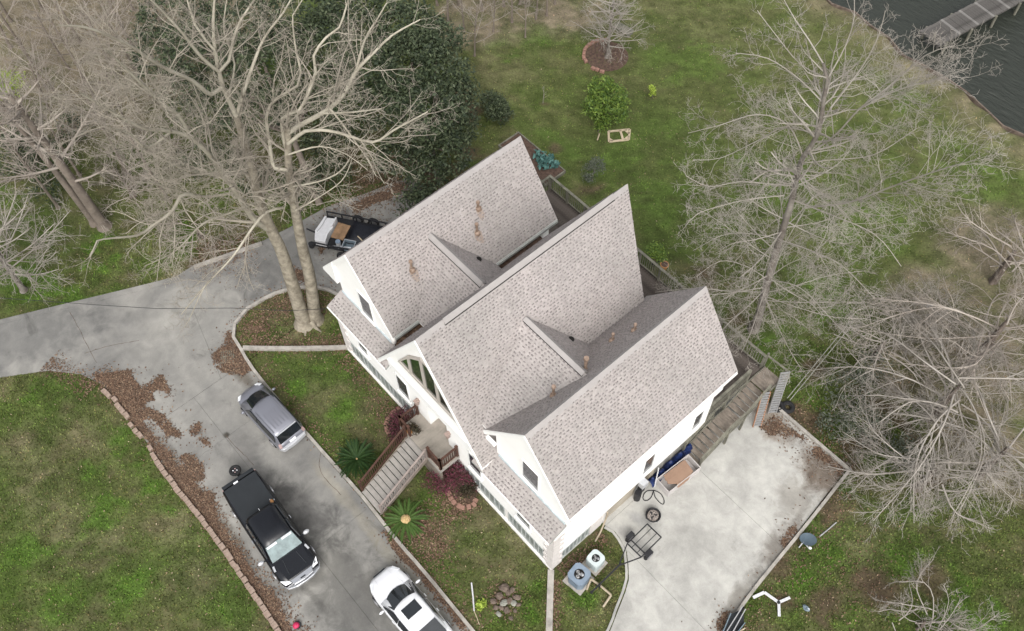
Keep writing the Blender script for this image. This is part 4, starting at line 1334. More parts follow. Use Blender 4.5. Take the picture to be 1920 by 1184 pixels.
rail_run(porch, (-6.9, -1.07, 2.0), (-6.1, -1.07, 2.0), n=7)
rail_run(porch, (-6.1, -1.05, 2.0), (-6.1, -0.1, 2.0), n=8)
steps = thing('front_steps', 'straight flight of grey board steps climbing from the driveway to the front porch', 'steps', (0, 0, 0))
NS = 12
for i in range(NS):
    y0 = -4.12 + i * 0.25
    z = (i + 1) * 2.0 / (NS + 1)
    o = link('tread', MB().box(-8.36, y0, z - 0.045, -7.0, y0 + 0.235, z).mesh('tread', M['tread']), steps)
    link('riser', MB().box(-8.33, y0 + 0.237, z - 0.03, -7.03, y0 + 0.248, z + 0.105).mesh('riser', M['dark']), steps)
for x in (-8.39, -6.96):
    fix_normals(MB().add([(x - .02, -4.2, 0.02), (x - .02, -1.15, 2.0), (x - .02, -1.15, 1.7), (x - .02, -3.8, 0.02), (x + .02, -4.2, 0.02), (x + .02, -1.15, 2.0), (x + .02, -1.15, 1.7), (x + .02, -3.8, 0.02)],
                [(0, 1, 2, 3), (7, 6, 5, 4), (0, 4, 5, 1), (1, 5, 6, 2), (2, 6, 7, 3), (3, 7, 4, 0)]).build('stringer', M['treadbrown'], steps))
rail_run(steps, (-8.43, -4.05, 0.12), (-8.43, -1.22, 1.98), n=26)
M['greyrail'] = mat('greyed_stair_rail', (0.24, 0.20, 0.18), 0.8, 0.2, 4)
rail_run(steps, (-6.92, -4.05, 0.12), (-6.92, -1.22, 1.98), n=26, m=M['greyrail'], pw=0.07)
part('lantern', MB().box(-8.86, -0.2, 3.2, -8.72, -0.05, 3.5).box(-8.9, -0.24, 3.5, -8.68, -0.002, 3.56).box(-8.82, -0.12, 3.56, -8.76, -0.002, 3.64), M['lamp'])
part('lantern', MB().box(-6.68, -0.2, 3.2, -6.54, -0.05, 3.5).box(-6.72, -0.24, 3.5, -6.5, -0.002, 3.56).box(-6.64, -0.12, 3.56, -6.58, -0.002, 3.64), M['lamp'])

# ================================================================ BACK DECK AND SIDE STAIR
deck = thing('back_deck', 'dark weathered board deck with slatted railing along the back of the house', 'deck', (0, 0, 0))
pm = MB().box(0, 9.62, 1.93, 0.142, 13.62, 1.99).mesh('plank', M['deck'])
for i in range(101):
    o = link('plank', pm, deck, (-14.72 + i * 0.1465, random.uniform(-.02, .02), random.uniform(-.006, .006)))
link('rim_joist', MB().box(-14.75, 13.64, 1.72, 0.09, 13.69, 1.96).mesh('rim_joist', M['rail']), deck)
link('rim_joist', MB().box(0.09, 9.64, 1.72, 0.13, 13.68, 1.96).mesh('rim_joist', M['rail']), deck)
px0 = -14.7
for x in np.linspace(-14.7, 0.02, 12):
    link('post', MB().box(x - .05, 13.5, 0, x + .05, 13.6, 3.02).mesh('post', M['rail']), deck)
link('top_rail', MB().box(-14.78, 13.49, 3.02, 0.1, 13.63, 3.06).mesh('top_rail', M['rail']), deck)
link('bottom_rail', MB().box(-14.7, 13.53, 2.1, 0.05, 13.57, 2.18).mesh('bottom_rail', M['rail']), deck)
mb = MB()
for x in np.arange(-14.6, 0.0, 0.135):
    mb.box(x - .02, 13.575, 2.02, x + .02, 13.60, 3.02)
o = link('baluster', mb.mesh('baluster', M['rail']), deck)
o['kind'] = 'stuff'
for (x0, y0, x1, y1) in ((-14.72, 9.8, -14.72, 13.5), (0.06, 9.75, 0.06, 12.5)):
    link('top_rail', MB().box(x0 - .06, y0, 3.0, x1 + .06, y1, 3.05).mesh('top_rail', M['rail']), deck)
    mb = MB()
    for y in np.arange(y0 + .1, y1, 0.135):
        mb.box(x0 - .015, y, 2.0, x0 + .015, y + .035, 3.0)
    o = link('baluster', mb.mesh('baluster', M['rail']), deck)
    o['kind'] = 'stuff'
    for y in (y0, (y0 + y1) / 2, y1):
        link('post', MB().box(x0 - .05, y - .05, 0.05, x0 + .05, y + .05, 3.0).mesh('post', M['rail']), deck)
side = thing('side_stair', 'brown weathered board stair with mid landing climbing beside the patio to the back deck', 'stair', (0, 0, 0))
tm = MB().box(0.16, 0, -0.045, 1.10, 0.29, 0).mesh('tread', M['treadbrown'])
for i in range(6):
    link('tread', tm, side, (0, 8.35 + i * 0.31, 0.14 + i * 0.155))
for i in range(5):
    link('tread', tm, side, (0, 11.32 + i * 0.27, 1.15 + i * 0.165))
for i in range(7):
    link('plank', MB().box(0.17, 10.22 + i * 0.155, 0.94, 1.09, 10.22 + i * 0.155 + .145, 0.99).mesh('plank', M['treadbrown']), side)
for i in range(7):
    link('plank', MB().box(0.17, 12.68 + i * 0.155, 1.92, 1.12, 12.68 + i * 0.155 + .145, 1.97).mesh('plank', M['treadbrown']), side)
for x in (0.15, 1.13):
    for a, b in (((x, 8.3, 0.1), (x, 10.25, 1.02)), ((x, 10.2, 0.95), (x, 11.35, 0.95)), ((x, 11.2, 1.05), (x, 12.75, 1.95)), ((x, 12.65, 1.93), (x, 13.75, 1.93))):
        fix_normals(MB().beam(a, b, 0.04, 0.22).build('stringer', M['rail'], side))
for x, pts in ((1.16, [(8.45, 0.15), (10.2, 0.98), (11.3, 0.98), (12.65, 1.95)]), (0.13, [(8.45, 0.15), (10.2, 0.98)])):
    for y, z in pts:
        link('post', MB().box(x - .045, y - .045, 0.06, x + .045, y + .045, z + 0.95).mesh('post', M['rail']), side)
    for (y0, z0), (y1, z1) in zip(pts[:-1], pts[1:]):
        fix_normals(MB().beam((x, y0, z0 + .95), (x, y1, z1 + .95), 0.09, 0.05).build('top_rail', M['rail'], side))
        fix_normals(MB().beam((x, y0, z0 + .5), (x, y1, z1 + .5), 0.04, 0.07).build('mid_rail', M['rail'], side))
fix_normals(MB().beam((0.1, 13.75, 2.9), (1.16, 13.8, 2.9), 0.08, 0.06).build('top_rail', M['rail'], side))
link('post', MB().box(1.1, 13.7, 0.06, 1.2, 13.8, 2.95).mesh('post', M['rail']), side)
link('post', MB().box(0.02, 13.68, 0.06, 0.1, 13.78, 3.15).mesh('post', M['rail']), side)

# ================================================================ VEHICLES (x forward, metres)
def loft(name, st, m, root, prof=None, smooth=True):
    """st: (x, half width, top z, bottom z) from rear to front"""
    prof = prof or [(0, 1.0), (.45, .992), (.74, .965), (.90, .90), (.975, .76), (1.0, .52), (.985, .26), (.95, 0.0)]
    V, F = [], []
    n = len(prof)
    ring = 2 * n - 1
    for x, w, zt, zb in st:
        pts = [(-a * w, zb + (zt - zb) * b) for a, b in prof[::-1]] + [(a * w, zb + (zt - zb) * b) for a, b in prof[1:]]
        V += [(x, y, z) for y, z in pts]
    for i in range(len(st) - 1):
        for k in range(ring):
            k2 = (k + 1) % ring
            F.append((i * ring + k, i * ring + k2, (i + 1) * ring + k2, (i + 1) * ring + k))
    F.append(tuple(range(ring)))
    F.append(tuple((len(st) - 1) * ring + k for k in range(ring - 1, -1, -1)))
    o = fix_normals(MB().add(V, F).build(name, m, root, smooth=smooth))
    return o
def patch(name, pts, m, root, th=0.012, n=None):
    """thin curved-free panel from a 3-D outline"""
    p = [Vector(q) for q in pts]
    nn = Vector((0, 0, 0))
    c = sum(p, Vector()) / len(p)
    for i in range(len(p)):
        nn += (p[i] - c).cross(p[(i + 1) % len(p)] - c)
    nn.normalize()
    if n is not None and nn.dot(Vector(n)) < 0:
        nn = -nn
    k = len(p)
    return fix_normals(MB().add([q - nn * th for q in p] + [q + nn * th for q in p], [tuple(range(k)), tuple(range(2 * k - 1, k - 1, -1))] + [(i, (i + 1) % k, k + (i + 1) % k, k + i) for i in range(k)]).build(name, m, root))
def wheel(root, x, y, r, w):
    t = fix_normals(MB().torus((0, 0, 0), r * 0.78, r * 0.22, 22, 8, 'y').build('wheel', M['tyre'], root, (x, y, r), smooth=True))
    t.scale = (1, w / (r * 0.44), 1)
    rim = MB().cyl((0, -w * .42, 0), r * .62, w * .84, 16, axis='y')
    for k in range(5):
        a = k * 2 * math.pi / 5
        rim.box(r * .2 * math.cos(a) - .03, -w * .46, r * .3 * math.sin(a) - .03, r * .2 * math.cos(a) + .03, w * .46, r * .3 * math.sin(a) + .03)
    fix_normals(rim.build('rim', M['rim'], t))
    return t

# ---- black pickup
tr = thing('pickup_truck', 'black crew cab pickup with covered bed and chrome front bumper', 'pickup truck', (-9.42, -8.26, 0.055), RAD(-3.4))
loft('body', [(-2.78, .86, .98, .55), (-2.74, .90, 1.08, .45), (-2.0, .94, 1.12, .42), (-.9, .95, 1.13, .40), (.9, .95, 1.13, .40), (1.7, .95, 1.14, .40), (2.3, .93, 1.10, .42), (2.62, .88, 1.02, .45), (2.74, .80, .92, .5)], M['blackpaint'], tr)
loft('cab', [(-.72, .66, 1.20, 1.0), (-.62, .70, 1.72, 1.0), (-.42, .71, 1.80, 1.0), (.55, .71, 1.82, 1.0), (.85, .70, 1.79, 1.0), (1.02, .70, 1.70, 1.0), (1.62, .74, 1.16, 1.0)], M['blackpaint'], tr,
     [(0, 1.0), (.5, .99), (.84, .95), (.98, .80), (1.06, .5), (1.13, .2), (1.16, 0)])
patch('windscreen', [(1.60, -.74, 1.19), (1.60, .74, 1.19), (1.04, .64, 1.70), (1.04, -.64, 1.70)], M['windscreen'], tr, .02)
for s in (1, -1):
    patch('sun_shade', [(1.06, s * .12, 1.715), (1.06, s * .60, 1.70), (1.14, s * .60, 1.63), (1.14, s * .12, 1.645)], M['silver'], tr, .012)
    patch('side_window', [(1.28, s * .83, 1.20), (.42, s * .83, 1.20), (.42, s * .74, 1.66), (.86, s * .73, 1.66)], M['carglass'], tr, .02)
    patch('side_window', [(.36, s * .83, 1.20), (-.52, s * .82, 1.20), (-.45, s * .73, 1.66), (.36, s * .74, 1.66)], M['carglass'], tr, .02)
    m_ = fix_normals(MB().blob((1.30, s * 1.14, 1.22), .10, .16, .10, 10, 6, 0.0).build('mirror', M['silver'], tr, smooth=True))
    fix_normals(MB().beam((1.30, s * .84, 1.16), (1.30, s * 1.1, 1.17), .05, .06).build('arm', M['blackpaint'], m_))
    patch('headlamp', [(2.40, s * .90, .98), (2.70, s * .80, .93), (2.76, s * .52, .97), (2.68, s * .56, 1.04)], M['headlamp'], tr, .015)
    patch('tail_lamp', [(-2.80, s * .86, .62), (-2.80, s * .72, .62), (-2.80, s * .72, 1.0), (-2.80, s * .86, 1.0)], M['redlamp'], tr, .012)
    fix_normals(MB().beam((.05, s * .955, .95), (.22, s * .96, .95), .03, .04).build('door_handle', M['chrome'], tr))
    fix_normals(MB().beam((1.72, s * .80, 1.13), (1.98, s * .84, 1.13), .09, .02).build('fender_vent', M['silver'], tr))
    fix_normals(MB().box(-.9, s * .90 - .03, .36, 1.3, s * .90 + .06, .41).build('running_board', M['blackmat'], tr))
    for x in (-1.75, 1.85):
        wheel(tr, x, s * .83, .38, .26)
patch('hood', [(1.62, -.72, 1.165), (1.62, .72, 1.165), (2.62, .60, 1.075), (2.62, -.60, 1.075)], M['blackpaint'], tr, .012)
for s in (1, -1):
    fix_normals(MB().beam((1.75, s * .33, 1.178), (2.45, s * .42, 1.118), .03, .02).build('hood_crease', M['blackmat'], tr))
fix_normals(MB().beam((1.64, -.66, 1.185), (1.64, .66, 1.185), .05, .02).build('cowl', M['blackmat'], tr))
fix_normals(MB().prism([(2.62, -.55), (2.86, -.46), (2.90, 0), (2.86, .46), (2.62, .55)], .80, .985).build('grille', M['chrome'], tr))
patch('badge', [(2.80, -.12, .99), (2.80, .12, .99), (2.86, .12, .987), (2.86, -.12, .987)], M['blackmat'], tr, .006)
fix_normals(MB().prism([(2.55, -.92), (2.83, -.78), (2.96, -.40), (2.98, 0), (2.96, .40), (2.83, .78), (2.55, .92)], .52, .70).build('front_bumper', M['chrome'], tr, bevel=.02))
fix_normals(MB().box(-2.66, -.80, 1.10, -.74, .80, 1.145).build('bed_cover', M['blackmat'], tr, bevel=.012))
fix_normals(MB().box(-2.94, -.80, .58, -2.78, .80, 1.06).build('tailgate', M['blackmat'], tr, bevel=.02))
fix_normals(MB().box(-2.98, -.86, .48, -2.8, .86, .60).build('rear_bumper', M['blackmat'], tr, bevel=.02))
fix_normals(MB().box(-2.74, -.27, 1.146, -2.66, -.05, 1.155).build('sticker', M['plate'], tr))
fix_normals(MB().tube([(-.55, .03, 1.80), (-.62, .03, 1.90)], .012, 6).build('antenna', M['silver'], tr))
fix_normals(MB().box(-2.95, -.05, .40, -3.2, .05, .47).build('tow_hitch', M['blackmetal'], tr))
bk = thing('dog_toy', 'small orange brown lump lying on the pickup bed cover behind the cab', 'toy', (-10.25, -7.53, 1.20))
fix_normals(MB().blob((0, 0, .07), .12, .08, .08, 9, 6, .15).build('body', M['terracotta'], bk, smooth=True))
fix_normals(MB().blob((-.02, .12, .03), .04, .03, .03, 7, 5, .1).blob((-.14, -.02, .03), .035, .03, .03, 7, 5, .1).build('tag', M['silver'], bk))
hr = thing('spare_tyre', 'black spare tyre on a post behind the pickup tailgate', 'tyre', (*P2(441, 883, .75), 0.055), 0.5)
fix_normals(MB().torus((0, 0, .72), .21, .075, 24, 8).build('tread', M['tyre'], hr, smooth=True))
fix_normals(MB().cyl((0, 0, .66), .17, .05, 16).build('rim', M['blackmetal'], hr))
fix_normals(MB().tube([(0, 0, .7), (0, 0, 0.0)], .05, 8).tube([(0.02, 0, .45), (.62, -.05, .42)], .05, 8).build('post', M['blackmetal'], hr))
for k in range(4):
    a = k * 1.57 + .5
    fix_normals(MB().blob((.09 * math.cos(a), .09 * math.sin(a), .735), .035, .03, .03, 7, 5, .1).build('lug', M['redlamp'] if k % 2 else M['plate'], hr))

# ---- grey compact wagon
sv = thing('compact_wagon', 'grey boxy wagon parked against the kerb below the front lawn', 'car', (-14.25, -5.13, 0.055), RAD(182.5))
loft('body', [(-1.86, .66, .70, .38), (-1.80, .74, .86, .30), (-1.5, .78, .90, .26), (0, .80, .92, .26), (.9, .79, .93, .26), (1.4, .75, .90, .28), (1.72, .66, .80, .32), (1.86, .52, .66, .38)], M['greypaint'], sv)
loft('cabin', [(-1.74, .62, 1.0, .8), (-1.62, .63, 1.36, .8), (-1.45, .64, 1.49, .8), (-.6, .65, 1.535, .8), (.1, .64, 1.51, .8), (.36, .62, 1.44, .8), (1.28, .66, .93, .8)], M['greypaint'], sv,
     [(0, 1.0), (.5, .992), (.86, .96), (.98, .86), (1.05, .5), (1.13, .15), (1.15, 0)])
ws = []
for k in range(9):
    y = -.66 + k * .165
    ws.append((1.26 - .26 * (y / .66) ** 2, y, .955 - .02 * (y / .66) ** 2))
we = []
for k in range(9):
    y = -.58 + k * .145
    we.append((.50 - .16 * (y / .58) ** 2, y, 1.38 - .03 * (y / .58) ** 2))
V = ws + we
fix_normals(MB().add([(x + .02, y, z + .045) for x, y, z in V], [(i, i + 1, 9 + i + 1, 9 + i) for i in range(8)]).build('windscreen', M['carglass'], sv))
patch('rear_window', [(-1.80, -.60, .98), (-1.80, .60, .98), (-1.575, .57, 1.43), (-1.575, -.57, 1.43)], M['carglass'], sv, .035)
for s in (1, -1):
    patch('side_window', [(.80, s * .735, .97), (-.15, s * .745, .97), (-.15, s * .66, 1.40), (.42, s * .655, 1.38)], M['carglass'], sv, .02)
    patch('side_window', [(-.2, s * .745, .97), (-1.55, s * .73, .97), (-1.48, s * .645, 1.39), (-.2, s * .66, 1.40)], M['carglass'], sv, .02)
    m_ = fix_normals(MB().blob((.78, s * .90, .99), .07, .10, .07, 10, 6, 0.0).build('mirror', M['greypaint'], sv, smooth=True))
    patch('tail_lamp', [(-1.80, s * .74, .66), (-1.84, s * .60, .66), (-1.80, s * .58, .94), (-1.74, s * .70, .94)], M['redlamp'], sv, .025)
    patch('headlamp', [(1.56, s * .70, .80), (1.78, s * .56, .74), (1.74, s * .40, .80), (1.5, s * .58, .87)], M['headlamp'], sv, .012)
    fix_normals(MB().beam((-1.4, s * .56, 1.515), (.1, s * .57, 1.53), .03, .03).build('roof_rail', M['greypaint'], sv))
    for x in (-1.15, 1.18):
        wheel(sv, x, s * .70, .30, .2)
for k in range(5):
    y = -.36 + k * .18
    fix_normals(MB().beam((-1.3, y, 1.527), (-.35, y, 1.546), .025, .012).build('roof_rib', M['greypaint'], sv))
fix_normals(MB().beam((-1.58, -.55, 1.44), (-1.58, .55, 1.44), .06, .03).build('spoiler', M['silver'], sv))
fix_normals(MB().prism([(-1.74, -.76), (-1.96, -.62), (-2.02, 0), (-1.96, .62), (-1.74, .76)], .36, .62).build('rear_bumper', M['silver'], sv, bevel=.03))
patch('number_plate', [(-1.875, -.17, .66), (-1.875, .17, .66), (-1.845, .17, .80), (-1.845, -.17, .80)], M['plate'], sv, .012)
fix_normals(MB().prism([(1.6, -.68), (1.92, -.48), (1.97, 0), (1.92, .48), (1.6, .68)], .30, .55).build('front_bumper', M['greypaint'], sv, bevel=.03))

# ---- white saloon
sd_ = thing('white_saloon', 'glossy white saloon with dark sunroof cut by the lower picture edge', 'car', (-2.42, -5.84, 0.055), RAD(180.5))
loft('body', [(-2.2, .62, .80, .42), (-2.12, .74, .92, .32), (-1.7, .82, .97, .26), (-.6, .86, .95, .24), (.6, .86, .94, .24), (1.3, .85, .92, .26), (1.75, .79, .84, .28), (2.05, .66, .74, .32), (2.2, .48, .62, .38)], M['whitepaint'], sd_)
loft('cabin', [(-1.75, .60, .95, .85), (-1.05, .61, 1.28, .85), (-.6, .63, 1.38, .85), (0, .63, 1.40, .85), (.32, .60, 1.36, .85), (1.05, .66, .95, .85)], M['whitepaint'], sd_,
     [(0, 1.0), (.5, .99), (.82, .95), (.97, .82), (1.07, .5), (1.18, .15), (1.2, 0)])
ws = [(1.14 - .26 * (y / .66) ** 2, y, .95 - .02 * (y / .66) ** 2) for y in np.linspace(-.68, .68, 9)]
we = [(.40 - .1 * (y / .58) ** 2, y, 1.345 - .05 * (y / .58) ** 2) for y in np.linspace(-.57, .57, 9)]
fix_normals(MB().add([(x + .012, y, z + .03) for x, y, z in ws + we], [(i, i + 1, 9 + i + 1, 9 + i) for i in range(8)]).build('windscreen', M['carglass'], sd_))
fix_normals(MB().box(-.42, -.37, 1.395, .10, .37, 1.408).build('sunroof', M['carglass'], sd_, bevel=.006))
patch('rear_window', [(-1.72, -.58, .99), (-1.72, .58, .99), (-1.04, .52, 1.31), (-1.04, -.52, 1.31)], M['carglass'], sd_, .02)
for s in (1, -1):
    patch('side_window', [(.86, s * .78, .97), (-.1, s * .79, .97), (-.1, s * .665, 1.29), (.28, s * .655, 1.27)], M['carglass'], sd_, .02)
    patch('side_window', [(-.15, s * .79, .97), (-1.35, s * .75, .97), (-.85, s * .645, 1.25), (-.15, s * .665, 1.29)], M['carglass'], sd_, .02)
    m_ = fix_normals(MB().blob((.70, s * .98, .97), .06, .13, .07, 10, 6, 0.0).build('mirror', M['whitepaint'], sd_, smooth=True))
    patch('headlamp', [(1.72, s * .78, .80), (2.06, s * .62, .68), (2.0, s * .48, .74), (1.7, s * .68, .85)], M['headlamp'], sd_, .010)
    patch('tail_lamp', [(-2.18, s * .70, .62), (-2.22, s * .50, .62), (-2.2, s * .50, .82), (-2.14, s * .70, .82)], M['redlamp'], sd_, .015)
    fix_normals(MB().beam((.0, s * .868, .84), (.16, s * .868, .84), .03, .03).build('door_handle', M['whitepaint'], sd_))
    fix_normals(MB().beam((-.85, s * .868, .86), (-.69, s * .868, .86), .03, .03).build('door_handle', M['whitepaint'], sd_))
    fix_normals(MB().beam((1.1, s * .50, .945), (2.0, s * .34, .775), .012, .012).build('hood_crease', M['silver'], sd_))
    for x in (-1.35, 1.38):
        wheel(sd_, x, s * .76, .33, .22)
fix_normals(MB().prism([(1.9, -.7), (2.22, -.46), (2.3, 0), (2.22, .46), (1.9, .7)], .28, .50).build('front_bumper', M['whitepaint'], sd_, bevel=.03))
fix_normals(MB().box(2.22, -.3, .5, 2.26, .3, .62).build('grille', M['blackmat'], sd_))

# ================================================================ THINGS ABOUT THE YARD
def pt(px, py, z=0.0):
    return tuple(P(px, py, z))
# ---- loaded flat trailer at the left of the house
a, b, c, d = P2(590, 462, .6), P2(690, 482, .6), P2(612, 400, .6), P2(712, 430, .6)
ux = (P2(655, 475, .6) - P2(590, 462, .6)); ux /= np.linalg.norm(ux)
TRZ = math.atan2(ux[1], ux[0])
ft = thing('flat_trailer', 'black open flatbed trailer loaded with junk at the left end of the house', 'trailer', (*a, 0.055), TRZ)
fix_normals(MB().box(-.1, .1, .42, 4.2, 2.2, .48).build('bed', M['blackmetal'], ft))
for y in (0.06, 2.22):
    fix_normals(MB().beam((-.1, y, .78), (4.2, y, .78), .06, .06).build('side_rail', M['blackmetal'], ft))
    for x in np.linspace(-.08, 4.15, 6):
        fix_normals(MB().beam((x, y, .45), (x, y, .78), .05, .05).build('stake', M['blackmetal'], ft))
for y in (-.16, 2.42):
    for x in (1.6, 2.5):
        wheel(ft, x, y, .33, .2)
fix_normals(MB().tube([(-.1, .9, .42), (-.9, 1.1, .42)], .05, 6).build('tongue', M['blackmetal'], ft))
fix_normals(MB().cyl((-.25, .12, .3), .16, .24, 12).build('jack', M['blackmetal'], ft))
def on_trailer(name, label, cat, x, y, z=.535, rz=0.0):
    R = Matrix.Rotation(TRZ, 2)
    w = R @ Vector((x, y))
    return thing(name, label, cat, (a[0] + w.x, a[1] + w.y, z), TRZ + rz)
wb = on_trailer('white_counter', 'glossy white moulded counter unit with raised edges on the trailer front', 'counter', 0.0, 0.15)
fix_normals(MB().prism([(0.02, .0), (.62, .0), (.58, .55), (.70, 1.0), (.72, 1.6), (.10, 1.55), (-.02, 1.0), (-.14, .5)], 0, .48).build('cabinet', M['pvcwhite'], wb, bevel=.02))
fix_normals(MB().prism([(-.12, .5), (.0, .5), (.12, 1.0), (.16, 1.55), (.06, 1.56), (-.02, 1.02)], .482, .60).build('raised_edge', M['pvcwhite'], wb))
fix_normals(MB().prism([(.60, 1.02), (.68, 1.0), (.72, 1.6), (.64, 1.6)], .482, .60).build('raised_edge', M['pvcwhite'], wb))
pw = on_trailer('plywood_sheet', 'brown weathered plywood sheet beside the white counter on the trailer', 'board', .74, .62)
fix_normals(MB().prism([(0, 0), (.72, -.06), (.8, .95), (.06, 1.02)], .28, .34).build('board', M['plywood'], pw))
fix_normals(MB().box(.1, .1, 0, .6, .8, .28).build('crate', M['blackmat'], pw))
bt = on_trailer('black_tarp', 'black tarpaulin draped over a heap in the middle of the trailer', 'tarp', 1.55, .55)
V, F = [], []
for i in range(9):
    for j in range(9):
        x, y = i * .2, j * .19
        e_ = min(i, 8 - i, j, 8 - j)
        V.append((x, y, min(.42, .12 + e_ * .16) + random.uniform(-.04, .04)))
for i in range(8):
    for j in range(8):
        F.append((i * 9 + j, (i + 1) * 9 + j, (i + 1) * 9 + j + 1, i * 9 + j + 1))
fix_normals(MB().add(V, F).build('sheet', M['blacktarp'], bt, smooth=True))
to = on_trailer('storage_tote', 'open grey blue plastic tote at the near side of the trailer', 'tote', 1.55, .12)
tm_ = MB().box(0, 0, 0, .62, .5, .03)
for x0, y0, x1, y1 in ((0, 0, .62, .03), (0, .47, .62, .5), (0, .03, .03, .47), (.59, .03, .62, .47)):
    tm_.box(x0, y0, .03, x1, y1, .34)
fix_normals(tm_.build('tub', M['tote'], to))
fix_normals(MB().box(-.02, -.02, .34, .64, .0, .37).box(-.02, .5, .34, .64, .52, .37).box(-.02, 0, .34, 0, .5, .37).box(.62, 0, .34, .64, .5, .37).build('rim', M['silver'], to))
cn = on_trailer('metal_can', 'dull metal can standing beside the grey tote on the trailer', 'can', 1.28, .32)
fix_normals(MB().cyl((0, 0, 0), .13, .45, 14).build('can', M['silver'], cn))
fix_normals(MB().cyl((0, 0, .45), .14, .04, 14).build('lid', M['acblue'], cn))
for k, (x, y, l, r) in enumerate(((.75, .2, 1.2, .12), (2.2, .9, .7, -.6))):
    pl_ = on_trailer('pole', ('pale pole lying along the near edge of the trailer', 'short pale stick lying on the black tarpaulin')[k], 'pole', x, y, .6 if k == 0 else 1.0, r)
    fix_normals(MB().beam((0, 0, 0), (l, 0, .02), .05, .05).build('shaft', M['plate'] if k == 0 else M['newwood'], pl_))

# ---- side of the house
cb = thing('carton', 'long open white carton with brown lining standing by the side wall', 'box', (0.86, 7.28, 0.06), RAD(-4))
w2, l2, h2 = .42, 1.0, .56
mb = MB()
mb.box(-w2, -l2, 0, w2, l2, .02).box(-w2, -l2, .02, -w2 + .03, l2, h2).box(w2 - .03, -l2, .02, w2, l2, h2).box(-w2 + .03, -l2, .02, w2 - .03, -l2 + .03, h2).box(-w2 + .03, l2 - .03, .02, w2 - .03, l2, h2)
fix_normals(mb.build('carton_body', M['cartonwhite'], cb))
cf = thing('cardboard_sheet', 'brown folded cardboard lying across the open white carton', 'cardboard', (0.88, 7.26, 0.06), RAD(-4))
fix_normals(MB().prism([(-.37, -.55), (.05, -.72), (.30, -.40), (.46, -.5), (.48, .15), (.30, .62), (-.34, .70)], .50, .53).build('panel', M['card'], cf))
fix_normals(MB().prism([(.3, -.40), (.49, -.50), (.5, -.1), (.40, .1)], .535, .555).build('flap', M['card'], cf))
fix_normals(MB().prism([(-.37, -.6), (-.1, -.72), (-.05, .6), (-.36, .62)], .535, .55).build('flap', M['card'], cf))
tp = thing('blue_tarp', 'crumpled dark blue tarpaulin heaped against the side wall behind the white carton', 'tarp', (0.22, 7.2, 0.06))
V, F = [], []
for i in range(26):
    for j in range(6):
        V.append((j * .085 - .2 + random.uniform(-.02, .02), -1.15 + i * .11, (.05, .3, .42, .40, .22, .02)[j] * (.8 + .4 * math.sin(i * 1.1)) + random.uniform(0, .06)))
for i in range(25):
    for j in range(5):
        F.append((i * 6 + j, i * 6 + j + 1, (i + 1) * 6 + j + 1, (i + 1) * 6 + j))
fix_normals(MB().add(V, F).build('sheet', M['tarp'], tp, smooth=False))
hz_ = thing('power_cord', 'black cord lying in two loops on the patio below the white carton', 'cord', (*P2(1225, 921), 0.06))
def wire(pts, r, z=.012, closed=False):
    q = smooth_line([np.array([*P2(x, y), z]) - np.array([*P2(1225, 921), 0]) for x, y in pts], .08, closed)
    return MB().tube(q, r, 6)
fix_normals(wire([(1225, 921), (1213, 922), (1206, 930), (1206, 938), (1213, 940), (1221, 933), (1225, 921)], .022).build('loop', M['blackmetal'], hz_))
fix_normals(wire([(1225, 921), (1228, 933), (1236, 943), (1243, 947), (1245, 940), (1240, 929), (1232, 923), (1225, 921)], .022).build('loop', M['blackmetal'], hz_))
fp = thing('fire_pit', 'round iron fire pit full of grey ash on the patio', 'fire pit', (*P2(1224, 968, .2), 0.055))
fix_normals(MB().tube([(0, 0, .06), (0, 0, .14), (0, 0, .30)], [.16, .28, .33], 22, caps=False).torus((0, 0, .30), .33, .03, 24, 6).build('bowl', M['blackmetal'], fp, smooth=True))
fix_normals(MB().blob((0, 0, .2), .29, .29, .07, 14, 6, .12).build('ash', M['ash'], fp))
for k in range(6):
    an = k * 1.05
    fix_normals(MB().beam((.2 * math.cos(an), .2 * math.sin(an), .25), (-.16 * math.cos(an + .7), -.16 * math.sin(an + .7), .27), .05, .05).build('charred_log', (M['ash'], M['blackmetal'])[k % 2], fp))
for k in range(3):
    an = k * 2.09
    fix_normals(MB().tube([(.24 * math.cos(an), .24 * math.sin(an), .12), (.30 * math.cos(an), .30 * math.sin(an), 0)], .02, 6).build('leg', M['blackmetal'], fp))
# ---- small frame trailer on the patio edge
wl_, wr_, tg = P(1180, 1010, .22), P(1217, 1041, .22), P(1107, 1115, .25)
mid = (wl_ + wr_) / 2
ang = math.atan2(tg[1] - mid[1], tg[0] - mid[0])
ut = thing('frame_trailer', 'small black open frame trailer with long tongue standing across the patio edge', 'trailer', (mid[0], mid[1], 0.055), ang)
L = float(np.linalg.norm((tg - mid)[:2]))
HW = float(np.linalg.norm((wl_ - wr_)[:2])) / 2
def bar(name, p, q, w=.05):
    fix_normals(MB().beam(p, q, w, w).build(name, M['blackmetal'], ut))
for x in (-.95, .12, .36):
    bar('cross_bar', (x, -HW + .12, .42), (x, HW - .12, .42))
for y in (-HW + .14, HW - .14):
    bar('side_bar', (-.95, y, .421), (.36, y, .421))
for y in (-.16, .16):
    bar('deck_bar', (-.95, y, .418), (.36, y, .418), .03)
for s in (-1, 1):
    bar('tongue_brace', (.36, s * (HW - .14), .40), (1.35, 0, .40), .05)
    fix_normals(MB().box(-.16, s * HW - .11, .56, .22, s * HW + .11, .585).build('mudguard', M['blackmetal'], ut))
    wheel(ut, 0.02, s * HW, .27, .17)
bar('tongue', (1.2, 0, .40), (L, 0, .40), .07)
fix_normals(MB().cyl((L - .05, 0, .36), .06, .1, 10).build('coupler', M['blackmetal'], ut))
